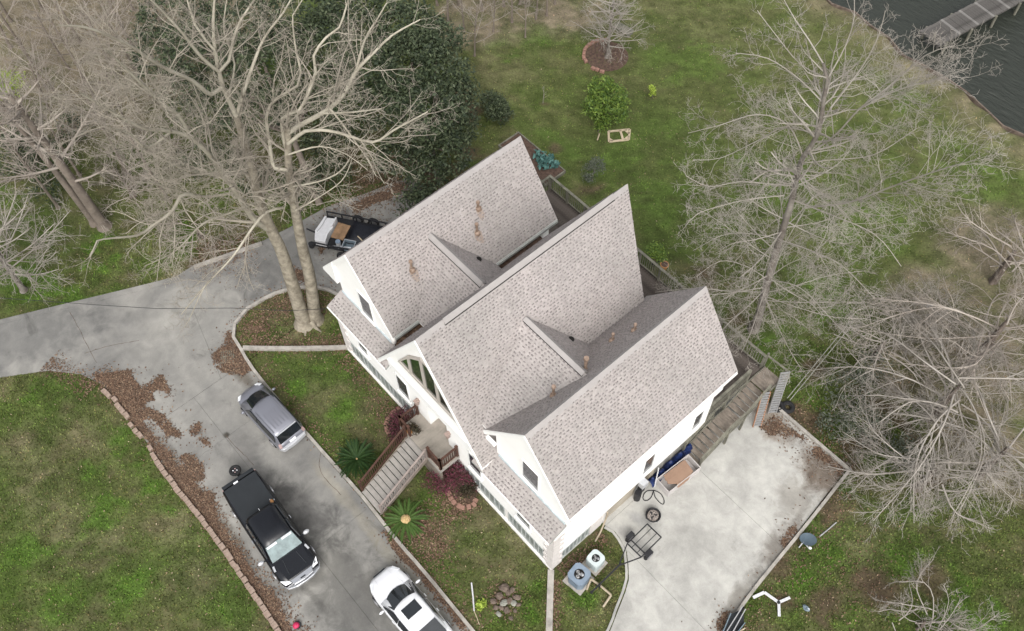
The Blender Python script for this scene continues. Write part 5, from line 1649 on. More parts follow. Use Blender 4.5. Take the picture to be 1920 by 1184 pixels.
fix_normals(MB().tube([(L - .5, .06, .55), (L - .5, .06, 0)], .03, 8).build('jack', M['blackmetal'], ut))
# ---- air conditioners
def condenser(px, py, half, h, m, label, rz, rnd):
    g_ = P(px, py, h)
    t = thing('air_conditioner', label, 'air conditioner', (g_[0], g_[1], .09), rz)
    fix_normals(MB().box(-half - .1, -half - .1, -.09, half + .1, half + .1, -.001).build('pad', M['kerb'], t))
    k = half
    oct_ = [(-k + rnd, -k), (k - rnd, -k), (k, -k + rnd), (k, k - rnd), (k - rnd, k), (-k + rnd, k), (-k, k - rnd), (-k, -k + rnd)]
    fix_normals(MB().prism(oct_, 0, h - .06).build('casing', m, t))
    top = MB()
    ring_o, ring_i = [], []
    for i in range(32):
        an = 2 * math.pi * i / 32
        dx_, dy_ = math.cos(an), math.sin(an)
        q = min((k + .02) / max(abs(dx_), 1e-6), (k + .02) / max(abs(dy_), 1e-6))
        q = min(q, k * 1.25)
        ring_o.append((dx_ * q, dy_ * q)); ring_i.append((dx_ * k * .58, dy_ * k * .58))
    for i in range(32):
        j = (i + 1) % 32
        top.prism([ring_o[i], ring_o[j], ring_i[j], ring_i[i]], h - .058, h)
    fix_normals(top.build('top_panel', m, t))
    fix_normals(MB().cyl((0, 0, h - .056), k * .575, .012, 28).build('fan_well', M['dark'], t))
    for i in range(3):
        an = i * 2.094 + .6
        fix_normals(MB().blob((k * .3 * math.cos(an), k * .3 * math.sin(an), h - .03), k * .22, k * .2, .012, 10, 4, .05).build('fan_blade', M['fan'] if i else M['silver'], t))
    fix_normals(MB().cyl((0, 0, h - .04), k * .1, .05, 12).build('hub', M['fan'], t))
    gr_ = MB()
    for i in range(4):
        an = i * math.pi / 4
        gr_.beam((-k * .6 * math.cos(an), -k * .6 * math.sin(an), h + .004), (k * .6 * math.cos(an), k * .6 * math.sin(an), h + .004), .012, .008)
    for i in range(2):
        gr_.torus((0, 0, h + .006), k * (.3 + .26 * i), .006, 24, 4)
    fix_normals(gr_.build('grille', M['blackmetal'], t))
    lv_ = MB()
    for s in (-1, 1):
        for i in range(10):
            u_ = -k + rnd + .03 + i * (2 * k - 2 * rnd - .06) / 9
            lv_.box(u_ - .012, s * k - .012, .06, u_ + .012, s * k + .012, h - .12)
            lv_.box(s * k - .012, u_ - .012, .06, s * k + .012, u_ + .012, h - .12)
    o_ = fix_normals(lv_.build('louvre', m, t))
    o_['kind'] = 'stuff'
    return t
condenser(1086, 1078, .40, .78, M['acblue'], 'larger blue grey air conditioner unit with black fan well', RAD(8), .16)
condenser(1117, 1048, .31, .72, M['acpale'], 'smaller pale grey air conditioner unit nearer the house wall', RAD(5), .05)
sw = thing('wooden_sawhorse', 'bent tan pipe lying on the grass from the blue grey unit to the tongue', 'pipe', (0, 0, 0))
fix_normals(MB().tube([pt(1108, 1086, .3), pt(1125, 1098, .32), pt(1146, 1116, .34)], .05, 8).build('rail', M['pvc'], sw))
fix_normals(MB().tube([pt(1146, 1116, .34), pt(1131, 1138, .04)], .05, 8).build('leg', M['pvc'], sw))
fix_normals(MB().tube([pt(1108, 1086, .3), pt(1100, 1106, .04)], .05, 8).build('leg', M['pvc'], sw))
sw.name = 'bent_pipe'
# ---- ladders leaning on the side stair
def ladder(bot, top, width, n, m_rail, m_rung, label):
    bot, top = np.array(bot), np.array(top)
    t = thing('ladder', label, 'ladder', (0, 0, 0))
    d_ = (top - bot) / np.linalg.norm(top - bot)
    sd2 = np.array([.53, .85, 0])
    sd2 = sd2 - d_ * (sd2 @ d_)
    sd2 /= np.linalg.norm(sd2)
    for s in (-1, 1):
        fix_normals(MB().beam(bot + sd2 * s * width / 2, top + sd2 * s * width / 2, .07, .03, up=tuple(sd2)).build('rail', m_rail, t))
    for i in range(n):
        q = bot + (top - bot) * ((i + .6) / n)
        fix_normals(MB().beam(q - sd2 * width / 2, q + sd2 * width / 2, .085, .03).build('rung', m_rung, t))
    return t
ladder(P(1447, 775, .06), P(1473, 698, 3.0), .42, 17, M['alu'], M['alu'], 'long bare aluminium ladder leaning at the outer side of the stair')
ladder(P(1419, 800, .06), P(1437, 736, 2.5), .40, 14, M['orange'], M['alu'], 'shorter orange railed ladder leaning against the stair')
# ---- poles and tyres at the patio corner
pb = thing('long_poles', 'pair of long pale metal poles resting on a tyre and pointing across the grass', 'poles', (0, 0, 0))
for o_ in (0, 5):
    fix_normals(MB().tube([pt(1476 + o_, 747 + o_ * .8, .25), pt(1592 + o_, 606 + o_ * .8, 1.2)], .022, 8).build('pole', M['palestone'], pb))
for k, (px, py) in enumerate(((1477, 764), (1457, 762))):
    t = thing('old_tyre', ('black tyre lying flat under the long poles', 'black tyre half hidden behind the foot of the ladders')[k], 'tyre', (*P2(px, py, .1), 0.0))
    fix_normals(MB().torus((0, 0, .11), .24, .11, 22, 8).build('tread', M['tyre'], t, smooth=True))
    fix_normals(MB().torus((0, 0, .12), .155, .03, 20, 6).build('bead', M['blackmetal'], t, smooth=True))
# ---- satellite dish, Y shaped stand and odds on the right lawn
dg = P(1515, 1012, .35)
ds = thing('satellite_dish', 'shiny blue grey satellite dish fallen on bare soil beside the patio kerb', 'satellite dish', (dg[0], dg[1], 0.02), .4)
V, F = [], []
for i in range(6):
    for j in range(20):
        r_ = .36 * i / 5 + .001
        V.append((r_ * math.cos(j * math.pi / 10), r_ * .84 * math.sin(j * math.pi / 10), .30 + .5 * r_ * r_ + .28 * r_ * math.cos(j * math.pi / 10)))
for i in range(5):
    for j in range(20):
        F.append((i * 20 + j, i * 20 + (j + 1) % 20, (i + 1) * 20 + (j + 1) % 20, (i + 1) * 20 + j))
fix_normals(MB().add(V, F).build('reflector', M['dish'], ds, smooth=True))
q0 = np.array([dg[0], dg[1], 0.02])
Rz = np.array([[math.cos(-.4), -math.sin(-.4), 0], [math.sin(-.4), math.cos(-.4), 0], [0, 0, 1]])
def loc_(px, py, z):
    return tuple(Rz @ (P(px, py, z) - q0))
fix_normals(MB().tube([loc_(1506, 1017, .3), loc_(1498, 1027, .05)], .025, 6).tube([loc_(1506, 1017, .3), loc_(1516, 1027, .25)], .025, 6).build('arm', M['silver'], ds))
fix_normals(MB().blob(loc_(1519, 1028, .25), .08, .07, .06, 8, 5, .05).build('receiver', M['plate'], ds))
ys = thing('three_armed_stand', 'white three armed plastic stand lying on the grass by the patio kerb', 'stand', (0, 0, 0))
c_ = (1460, 1130)
for k, (px, py) in enumerate(((1481, 1121), (1461, 1156), (1433, 1111))):
    a_, b_ = P(*c_, .12), P(px, py, .12)
    fix_normals(MB().beam(a_, b_, .115, .06).build('arm', M['pvcwhite'], ys))
    dd = (b_ - a_) / np.linalg.norm(b_ - a_)
    fix_normals(MB().beam(a_ + dd * .12 + np.array([0, 0, .032]), b_ - dd * .02 + np.array([0, 0, .032]), .02, .006).build('groove', M['silver'], ys))
fix_normals(MB().beam(P(1433, 1111, .10), P(1412, 1121, .10), .13, .05).build('foot', M['pvcwhite'], ys))
fix_normals(MB().cyl(tuple(P(*c_, .15)), .07, .03, 12).build('hub', M['blackmat'], ys))
for k, (p0, p1, r_, m_, lb) in enumerate((((1537, 1006, .05), (1568, 980, .05), .03, M['alu'], 'straight pale pole lying in the grass near the fallen satellite dish'), ((884, 1093, .06), (889, 1146, .06), .035, M['pvcwhite'], 'white plastic pipe lying on the front lawn near the bright green seedling'),
                                          ((889, 1146, .05), (899, 1172, .04), .02, M['newwood'], 'thin forked pale twig below the white plastic pipe'), ((1388, 1183, .05), (1397, 1178, .05), .03, M['newwood'], 'short pale stake on the grass at the lower picture edge'), ((1120, 263, .05), (1125, 245, .1), .04, M['newwood'], 'short pale stake stuck beside the citrus tree'))):
    t = thing('stake' if 'stake' in lb else 'pole' if 'pole' in lb else 'pipe' if 'pipe' in lb else 'twig', lb, 'stake' if 'stake' in lb else 'pole' if 'pole' in lb else 'pipe' if 'pipe' in lb else 'twig', (0, 0, 0))
    fix_normals(MB().tube([pt(*p0), pt((p0[0] + p1[0]) / 2 + .5, (p0[1] + p1[1]) / 2, p0[2]), pt(*p1)], r_, 8).build('shaft', m_, t))
rb = thing('rubbish_bag', 'crumpled grey plastic lump lying on the right lawn beyond the white stand', 'bag', (*P2(1511, 1142), 0.0))
fix_normals(MB().blob((0, 0, .06), .17, .12, .09, 10, 6, .3).build('bag', M['tote'], rb))
fix_normals(MB().blob((.1, .04, .1), .06, .05, .05, 7, 5, .3).build('knot', M['silver'], rb))
wbw = thing('wheelbarrow', 'dark tray of a wheelbarrow with pale handles beside the kerb at the lower edge', 'wheelbarrow', (*P2(1377, 1170, .3), 0.0), math.atan2(*(P2(1385, 1150) - P2(1365, 1184))[::-1]))
fix_normals(MB().prism([(-.7, -.2), (.25, -.32), (.55, -.14), (.55, .14), (.25, .32), (-.7, .2)], .30, .34).build('tray', M['blackmat'], wbw))
fix_normals(MB().prism([(-.7, -.24), (.25, -.36), (.25, -.32), (-.7, -.2)], .34, .5).prism([(-.7, .2), (.25, .32), (.25, .36), (-.7, .24)], .34, .5).build('tray_side', M['tote'], wbw))
for s in (-1, 1):
    fix_normals(MB().beam((-.9, s * .12, .4), (.75, s * .08, .52), .04, .04).build('handle', M['alu'], wbw))
wheel(wbw, .72, 0, .18, .09)
rp = thing('crimson_ball', 'crimson and black ball on the concrete at the end of the brick edging', 'ball', (*P2(556, 1174, .1), 0.055))
fix_normals(MB().blob((0, 0, .13), .15, .15, .13, 14, 8, 0.0).build('ball', M['redcloth'], rp, smooth=True))
fix_normals(MB().torus((.02, .05, .13), .145, .03, 20, 6).build('band', M['blackmat'], rp, smooth=True))
gt = thing('drain_grate', 'small grey green drain grate in the leaf litter beside the kerb', 'grate', (*P2(426, 670), 0.068), RAD(-35))
for i in range(7):
    link('bar', MB().box(-.36, -.30 + i * .1, 0, .36, -.25 + i * .1, .018).mesh('bar', M['rail']), gt)
for x in (-.4, 0, .4):
    link('frame', MB().box(x * .9 - .02, -.33, -.004, x * .9 + .02, .38, .016).mesh('frame', M['rail']), gt)
# pile of stones
sp = [(945, 1103, .26), (936, 1118, .2), (953, 1112, .16), (960, 1108, .17), (968, 1121, .2), (945, 1132, .2), (955, 1128, .17), (940, 1140, .15), (963, 1132, .16), (925, 1128, .16), (950, 1145, .16), (972, 1135, .12), (935, 1152, .14), (958, 1160, .12), (930, 1140, .13), (966, 1146, .11)]
for k, (px, py, r_) in enumerate(sp):
    g_ = P(px, py, .04)
    ms = MB().blob((0, 0, r_ * .25), r_, r_ * random.uniform(.6, .9), r_ * .5, 8, 5, .22).mesh('stone', M['palestone'] if k in (5, 8, 12) else M['stone'])
    o_ = link('stone', ms, None, tuple(g_))
    o_.rotation_euler = (0, 0, random.uniform(0, 3))
    tag(o_, 'pale grey stone in the loose pile on the front lawn' if k in (5, 8, 12) else 'brown stone in the loose pile on the front lawn', 'stone', 'stones piled on the front lawn')
# three pinkish brick lumps beside the near palm
for k, (px, py) in enumerate(((791, 974), (795, 988), (788, 1004))):
    ms = MB().box(-.12, -.08, 0, .12, .08, .12).mesh('loose_brick', M['redbrick'], bevel=.02)
    o_ = link('loose_brick', ms, None, tuple(P(px, py, 0)))
    o_.rotation_euler = (0, 0, k * .8)
    tag(o_, ('topmost', 'middle', 'lowest')[k] + ' of three loose pink bricks on leaf litter right of the near palm', 'brick', 'loose bricks by the palm')
# curved brick borders of the two beds below the porch
for L_, lb in (([(757, 762), (742, 772), (731, 785), (724, 800), (729, 812)], 'curved low pink brick border of the bed at the left of the front steps'), ([(841, 925), (848, 938), (858, 949), (872, 953), (886, 949), (892, 940)], 'curved low pink brick border of the bed at the right of the front steps')):
    t = thing('bed_border', lb, 'border', (0, 0, 0))
    brick_row(t, [P2(*p) for p in L_], .2, .22, .12, M['redbrick'], .012)
    tag(sheet('soil_bed', [tuple(P2(*p)) for p in L_] + ([tuple(P2(770, 775)), tuple(P2(766, 800)), tuple(P2(745, 830))][::-1] if '757' in str(L_) else [tuple(P2(900, 915)), tuple(P2(860, 880)), tuple(P2(845, 900))]), 0.02, M['soil']), kind='structure')
# brick ring round the small bare tree, raised vegetable bed, wooden frame
rc = P(1138, 106)
ring = thing('tree_ring', 'broken ring of orange bricks round the small bare tree on the back lawn', 'border', (0, 0, 0))
for a0_, a1_ in ((180, 300), (322, 350)):
    brick_row(ring, [(rc[0] + 1.45 * math.cos(RAD(q)), rc[1] + 1.45 * math.sin(RAD(q))) for q in np.linspace(a0_ - 45, a1_ - 45, 8)], .26, .2, .16, M['redbrick'], .03)
tag(sheet('soil_bed', [(rc[0] + 1.35 * math.cos(q), rc[1] + 1.35 * math.sin(q)) for q in np.linspace(0, 2 * math.pi, 24)[:-1]], 0.022, M['soil']), kind='structure')
vb = thing('vegetable_bed', 'long wooden framed soil bed beside the back deck railing', 'bed', (0, 0, 0))
for x0, y0, x1, y1 in ((-20.2, 16.12, -16.15, 16.18), (-20.2, 14.6, -16.15, 14.66), (-16.2, 14.66, -16.14, 16.12), (-20.2, 14.66, -20.14, 16.12)):
    link('board', MB().box(x0, y0, 0, x1, y1, .24).mesh('board', M['rail']), vb)
link('soil', MB().box(-20.13, 14.67, 0, -16.21, 16.11, .17).mesh('soil', M['soil']), vb)
fr_ = thing('wooden_frame', 'flat new pine frame lying on the back lawn below the citrus tree', 'frame', (0, 0, 0))
A_, B_, C_, D_ = (1141, 247), (1181, 243), (1179, 262), (1142, 266)
for u_, v_ in ((A_, B_), (B_, C_), (C_, D_), (D_, A_), ((1163, 245), (1168, 262)), ((1172, 244), (1180, 251)), ((1179, 256), (1171, 262)), ((1142, 261), (1149, 265))):
    fix_normals(MB().beam(P(*u_, .05), P(*v_, .05), .13, .05).build('batten', M['newwood'], fr_))
gb = thing('grey_board', 'grey weathered board lying on the lawn behind the small bare tree', 'board', (*P2(1168, 60), 0.0), math.atan2(*(P2(1187, 68) - P2(1158, 52))[::-1]))
fix_normals(MB().box(-.65, -.3, .25, .65, .3, .31).build('board', M['rail'], gb))
for x in (-.6, .5):
    fix_normals(MB().box(x, -.25, 0, x + .1, .25, .249).build('leg', M['rail'], gb))
wbg = thing('plastic_bag', 'scrap of white plastic caught low in the dense brush near the lake', 'bag', tuple(P(1738, 572, .9)))
fix_normals(MB().blob((0, 0, 0), .17, .13, .1, 9, 6, .35).blob((.16, .12, .03), .08, .05, .05, 7, 5, .35).build('bag', M['plate'], wbg))
# pots on the deck
for px, py, r_, m_, lb in ((1246, 497, .2, M['terracotta'], 'orange terracotta pot on the deck behind the house'), (1228, 487, .24, M['blackmat'], 'black pot holding a leafy plant on the deck')):
    t = thing('plant_pot', lb, 'pot', (*P2(px, py, 2.3), 2.0))
    fix_normals(MB().tube([(0, 0, 0), (0, 0, .32)], [r_ * .7, r_], 16).torus((0, 0, .33), r_, .03, 18, 6).build('pot', m_, t))
    fix_normals(MB().cyl((0, 0, .325), r_ * .9, .02, 14).build('soil', M['soil'], t))
pp = thing('porch_pot', 'brown pot with a dark plant at the head of the front steps', 'pot', (*P2(768, 808, 2.2), 2.0))
fix_normals(MB().tube([(0, 0, 0), (0, 0, .25)], [.11, .16], 14).build('pot', M['terracotta'], pp))

oc = thing('overhead_cable', 'thin dark cable hanging over the driveway from the left house corner', 'cable', (0, 0, 0))
fix_normals(MB().tube([P(613, 579, 4.1), P(540, 583, 4.0), P(436, 578, 4.2), P(294, 579, 4.8), P(180, 572, 5.5), P(-40, 556, 6.6)], .014, 6).build('wire', M['blackmetal'], oc))

# ---- dock on posts over the water
d0, d1 = (P2(1725, 60, .5) + P2(1765, 82, .5)) / 2, (P2(1855, 0, .5) + P2(1920, 0, .5)) / 2
dv = (P2(1920, 0, .5) - P2(1767, 82, .5)); dv /= np.linalg.norm(dv)
dn_ = np.array([-dv[1], dv[0]])
dk = thing('dock', 'weathered grey plank dock running out over the dark water', 'dock', (d0[0], d0[1], 0.0), math.atan2(dv[1], dv[0]))
W2 = float(abs((P2(1725, 60, .5) - P2(1765, 82, .5)) @ dn_)) / 2 + .06
pm = [MB().box(0, -W2, .44, .19, W2, .5).mesh('plank', m_) for m_ in (M['dock'], mat('dock_plank_pale', (.16, .153, .143), .9, .25, 1.7))]
for i in range(62):
    o_ = link('plank', pm[1 if i in (9, 17, 24, 31, 38) else 0], dk, (i * .2 - .1, random.uniform(-.025, .025), random.uniform(-.01, .01)))
for s in (-1, 1):
    link('joist', MB().box(-.1, s * (W2 - .12) - .04, .22, 12.3, s * (W2 - .12) + .04, .438).mesh('joist', M['dock']), dk)
    for i in range(6):
        link('pile', MB().cyl((.6 + i * 2.2, s * (W2 + .04), -1.6), .09, 2.05, 10).mesh('pile', M['rail']), dk)

# ================================================================ TREES AND PLANTS
def unit(v):
    return v / (np.linalg.norm(v, axis=-1, keepdims=True) + 1e-9)
def sprout(pts, rad, per_m, ratio, ang, K, rr, jit=0.22, trop=0.12, tmin=0.15, lmin=0.12, lmax=9.0, mincount=1, flat=0.0):
    """children all along a set of branches: pts (N,k,3), rad (N,k)"""
    N, k, _ = pts.shape
    seg = np.linalg.norm(np.diff(pts, axis=1), axis=2)
    L = seg.sum(1)
    cnt = np.maximum(mincount, np.round(L * per_m + rng.random(N) - 0.5)).astype(int)
    par = np.repeat(np.arange(N), cnt)
    n = len(par)
    t = tmin + (1 - tmin) * rng.random(n) ** 0.85
    u = t * (k - 1)
    i = np.minimum(u.astype(int), k - 2)
    f = (u - i)[:, None]
    a, b = pts[par, i], pts[par, i + 1]
    p = a + (b - a) * f
    tan = unit(b - a)
    r0 = rad[par, i] * (1 - f[:, 0]) + rad[par, i + 1] * f[:, 0]
    rv = rng.normal(0, 1, (n, 3))
    rv[:, 2] *= (1 - flat)
    perp = unit(rv - tan * (rv * tan).sum(1, keepdims=True))
    th = np.radians(ang[0] + (ang[1] - ang[0]) * rng.random(n))[:, None]
    d = tan * np.cos(th) + perp * np.sin(th)
    ln = np.clip(L[par] * ratio * (1.2 - 0.8 * t) * rng.uniform(0.55, 1.25, n), lmin, lmax)
    out = np.empty((n, K, 3))
    out[:, 0] = p
    st = (ln / (K - 1))[:, None]
    for q in range(1, K):
        d = unit(d + rng.normal(0, jit, (n, 3)) + np.array([0, 0, trop]))
        out[:, q] = out[:, q - 1] + d * st
    ra = np.minimum(r0 * rr, 0.035 * ln + 0.004)
    ra = np.maximum(ra, 0.0065)
    rad2 = ra[:, None] * np.linspace(1, 0.42, K)[None, :]
    return out, np.maximum(rad2, 0.004)
def tubes(sets, S):
    """vertex and triangle arrays for many tapering tubes"""
    VV, FF, off = [], [], 0
    for pts, rad in sets:
        N, K, _ = pts.shape
        tan = np.empty_like(pts)
        tan[:, 1:-1] = pts[:, 2:] - pts[:, :-2]
        tan[:, 0] = pts[:, 1] - pts[:, 0]
        tan[:, -1] = pts[:, -1] - pts[:, -2]
        tan = unit(tan)
        ref = np.tile(np.array([0.31, 0.17, 0.93]), (N, K, 1))
        x = unit(np.cross(tan, ref))
        y = np.cross(tan, x)
        an = 2 * np.pi * np.arange(S) / S
        V = pts[:, :, None, :] + rad[:, :, None, None] * (x[:, :, None, :] * np.cos(an)[None, None, :, None] + y[:, :, None, :] * np.sin(an)[None, None, :, None])
        VV.append(V.reshape(-1, 3))
        b = (np.arange(N)[:, None, None] * K + np.arange(K - 1)[None, :, None]) * S
        kk = np.arange(S)[None, None, :]
        k2 = (kk + 1) % S
        q = np.stack(np.broadcast_arrays(b + kk, b + k2, b + S + k2, b + S + kk), -1).reshape(-1, 4) + off
        FF.append(q)
        off += N * K * S
    return np.concatenate(VV), np.concatenate(FF)
def path(pts, r0, r1, K=None, wob=0.0):
    q = smooth_line(pts, 0.35)
    q = np.array(q)
    K = K or max(6, min(22, len(q)))
    idx = np.linspace(0, len(q) - 1, K)
    i = np.minimum(idx.astype(int), len(q) - 2)
    q = q[i] + (q[i + 1] - q[i]) * (idx - i)[:, None]
    if wob:
        q[1:-1] += rng.normal(0, wob, (K - 2, 3))
    return q, np.linspace(1, 0, K) ** 0.85 * (r0 - r1) + r1
TRI = [0]
def tree(name, label, cat, base, trunks, limbs, levels, bark, twig, group=None, sides=8, limbm=None):
    """trunks and limbs: (points, r0, r1); levels: keyword sets for sprout, thick to thin"""
    t = thing(name, label, cat, (base[0], base[1], 0.0), 0.0, group)
    B = np.array([base[0], base[1], 0.0])
    paths = []
    for kind, L in (('trunk', trunks), ('limb', limbs)):
        for pts, r0, r1 in L:
            q, r = path(pts, r0, r1)
            if kind == 'trunk' and q[0][2] < 0.4:
                r = r.copy()
                r[0] *= 1.5
                r[1] *= 1.08
            v, f = tubes([(q[None], r[None])], sides if kind == 'trunk' else 6)
            link(kind, np_mesh(kind, v - B, f, bark if kind == 'trunk' else limbm or twig, True), t)
            TRI[0] += len(f) * 2
            paths.append((q, r, kind))
    K = 12
    P0, R0 = [], []
    for q, r, kind in paths:
        if kind == 'trunk' and limbs:
            q, r = q[len(q) // 2:], r[len(r) // 2:]
        u = np.linspace(0, len(q) - 1, K)
        i = np.minimum(u.astype(int), len(q) - 2)
        P0.append(q[i] + (q[i + 1] - q[i]) * (u - i)[:, None])
        R0.append(r[i] + (r[i + 1] - r[i]) * (u - i))
    cur = (np.array(P0), np.array(R0))
    thick, thin = [], []
    for li, lv_ in enumerate(levels):
        lv_ = dict(lv_)
        cur = sprout(*cur, **lv_)
        cur[0][:, :, 2] = np.maximum(cur[0][:, :, 2], 0.08)
        (thick if li == 0 else thin).append(cur)
    VV, FF, o = [], [], 0
    for sets, S in ((thick, 4), (thin, 3)):
        if sets:
            v, f = tubes(sets, S)
            VV.append(v)
            FF.append(f + o)
            o += len(v)
    V, F = np.concatenate(VV), np.concatenate(FF)
    TRI[0] += len(F) * 2
    link('crown', np_mesh('crown', V - B, F, twig, False), t)
    return t

# ---- the pale twin stemmed tree left of the house
SB = np.array([*P2(583, 603), 0.0])
def S_(L, d=0.0, d1=None):
    d1 = d if d1 is None else d1
    n = len(L)
    return [axis_pt(x, y, SB, d + (d1 - d) * i / max(1, n - 1)) for i, (x, y) in enumerate(L)]
tA = [(568, 600), (547, 530), (527, 469), (510, 435), (486, 378), (473, 317), (457, 264), (443, 218)]
tB = [(591, 600), (581, 520), (568, 469), (554, 395), (541, 317), (541, 264), (538, 238)]
trA, trB = S_(tA, 0, 0.6), S_(tB, 0, -0.8)
trA[0][2] = trB[0][2] = 0.0
limbs = [
    ([(510, 435), (473, 408), (443, 361), (402, 303), (387, 285), (359, 259), (322, 246), (275, 243), (236, 225), (183, 194), (150, 175)], .19, .04, .3, -3.0),
    ([(359, 259), (335, 217), (304, 194), (262, 154), (220, 113), (200, 95)], .10, .03, -1.0, -3.0),
    ([(322, 246), (277, 277), (243, 251), (205, 240)], .07, .025, -1.5, -3.0),
    ([(443, 218), (417, 161), (411, 135), (403, 95), (400, 40), (404, -20)], .15, .05, .6, 1.5),
    ([(411, 135), (429, 115), (437, 75), (452, 37), (477, 0), (490, -30)], .10, .04, .8, 2.5),
    ([(443, 218), (460, 164), (475, 121), (495, 72), (532, 23), (545, 0)], .12, .04, .6, 2.5),
    ([(417, 165), (395, 178), (361, 152), (319, 133), (283, 113), (249, 89), (217, 73), (162, 52), (110, 48)], .12, .03, .6, -2.0),
    ([(411, 135), (380, 110), (340, 60), (309, 26), (283, 0), (265, -25)], .10, .04, .8, .5),
    ([(403, 95), (385, 75), (366, 47), (351, 0), (345, -20)], .08, .03, 1.0, 2.0),
    ([(541, 300), (529, 224), (561, 207), (584, 161), (592, 135), (588, 105), (612, 70), (636, 52), (653, 0)], .13, .04, -.6, 1.0),
    ([(538, 250), (561, 236), (613, 207), (644, 178), (667, 135), (702, 98), (736, 66), (788, 37)], .16, .03, -.8, 1.5),
    ([(667, 135), (684, 75), (705, 40), (725, 6)], .08, .03, .5, 2.0),
    ([(540, 270), (573, 246), (601, 244), (638, 250), (699, 267), (739, 244), (802, 210)], .11, .03, -.8, -2.5),
    ([(608, 213), (658, 211), (716, 204)], .07, .025, -.5, -1.5),
    ([(541, 290), (600, 275), (650, 290), (690, 320)], .06, .02, -1.0, -2.2), ([(550, 350), (600, 340), (640, 320), (665, 280)], .06, .02, -.8, -1.8), ([(486, 378), (430, 400), (380, 420), (330, 470), (270, 500)], .07, .02, -.5, -2.8), ([(473, 317), (420, 330), (350, 320), (300, 300), (240, 320)], .07, .02, .5, -1.5),
    ([(541, 320), (515, 316), (506, 273), (500, 215), (520, 184), (558, 161), (564, 135), (555, 95), (549, 29), (567, 0)], .12, .03, -.8, 1.8),
    ([(530, 390), (500, 398), (473, 428), (436, 482), (385, 536), (340, 590)], .09, .025, -.4, -2.5),
    ([(443, 361), (388, 369), (341, 361), (287, 344), (250, 344)], .09, .025, -.3, -2.0),
    ([(360, 365), (338, 368), (324, 395), (284, 425), (257, 442), (182, 452), (169, 482)], .10, .03, -1.5, -3.5),
    ([(620, 205), (640, 230), (690, 300), (705, 330)], .06, .025, -1.0, -2.6),
    ([(554, 395), (590, 375), (640, 340), (660, 300)], .05, .02, -1.2, -1.6),
    ([(457, 264), (500, 240), (540, 200), (575, 190)], .05, .02, .6, 2.4),
    ([(385, 536), (372, 560), (355, 600), (345, 615)], .03, .015, -2.4, -3.0),
    ([(443, 218), (430, 180), (440, 120), (420, 60), (425, 0)], .07, .03, 1.2, 3.5),
]
LV_SYC = [dict(per_m=2.2, ratio=.40, ang=(25, 62), K=6, rr=.42, jit=.16, trop=.06, tmin=.12, lmin=.8, lmax=3.4), dict(per_m=3.2, ratio=.48, ang=(30, 65), K=5, rr=.55, jit=.20, trop=.04, lmin=.45), dict(per_m=4.2, ratio=.58, ang=(30, 70), K=4, rr=.6, jit=.24, trop=.03, lmin=.3), dict(per_m=2.6, ratio=.6, ang=(30, 70), K=3, rr=.65, jit=.25, trop=.03, lmin=.2)]
tree('bare_tree', 'tall pale barked leafless tree with twin trunks left of the house', 'tree', SB, [(trA, .38, .13), (trB, .34, .12)], [(S_(L, d0_, d1_), r0 * .74, r1 * .7) for L, r0, r1, d0_, d1_ in limbs], LV_SYC, M['sycbark'], M['syctwig'], sides=12, limbm=M['syclimb'])
# flared roots
roots = MB()
for an in (-2.0, -1.1, -.1):
    q = [(SB[0] + .25 * math.cos(an), SB[1] + .25 * math.sin(an), .35), (SB[0] + .55 * math.cos(an), SB[1] + .55 * math.sin(an), .10), (SB[0] + .9 * math.cos(an + .15), SB[1] + .9 * math.sin(an + .15), -.03)]
    roots.tube(q, [.2, .1, .04], 8)
rt_par = [o for o in bpy.data.objects if o.get('label', '').startswith('tall pale barked')][0]
ro = roots.build('root', M['sycbark'], rt_par, smooth=True)
ro.location = (-SB[0], -SB[1], 0)

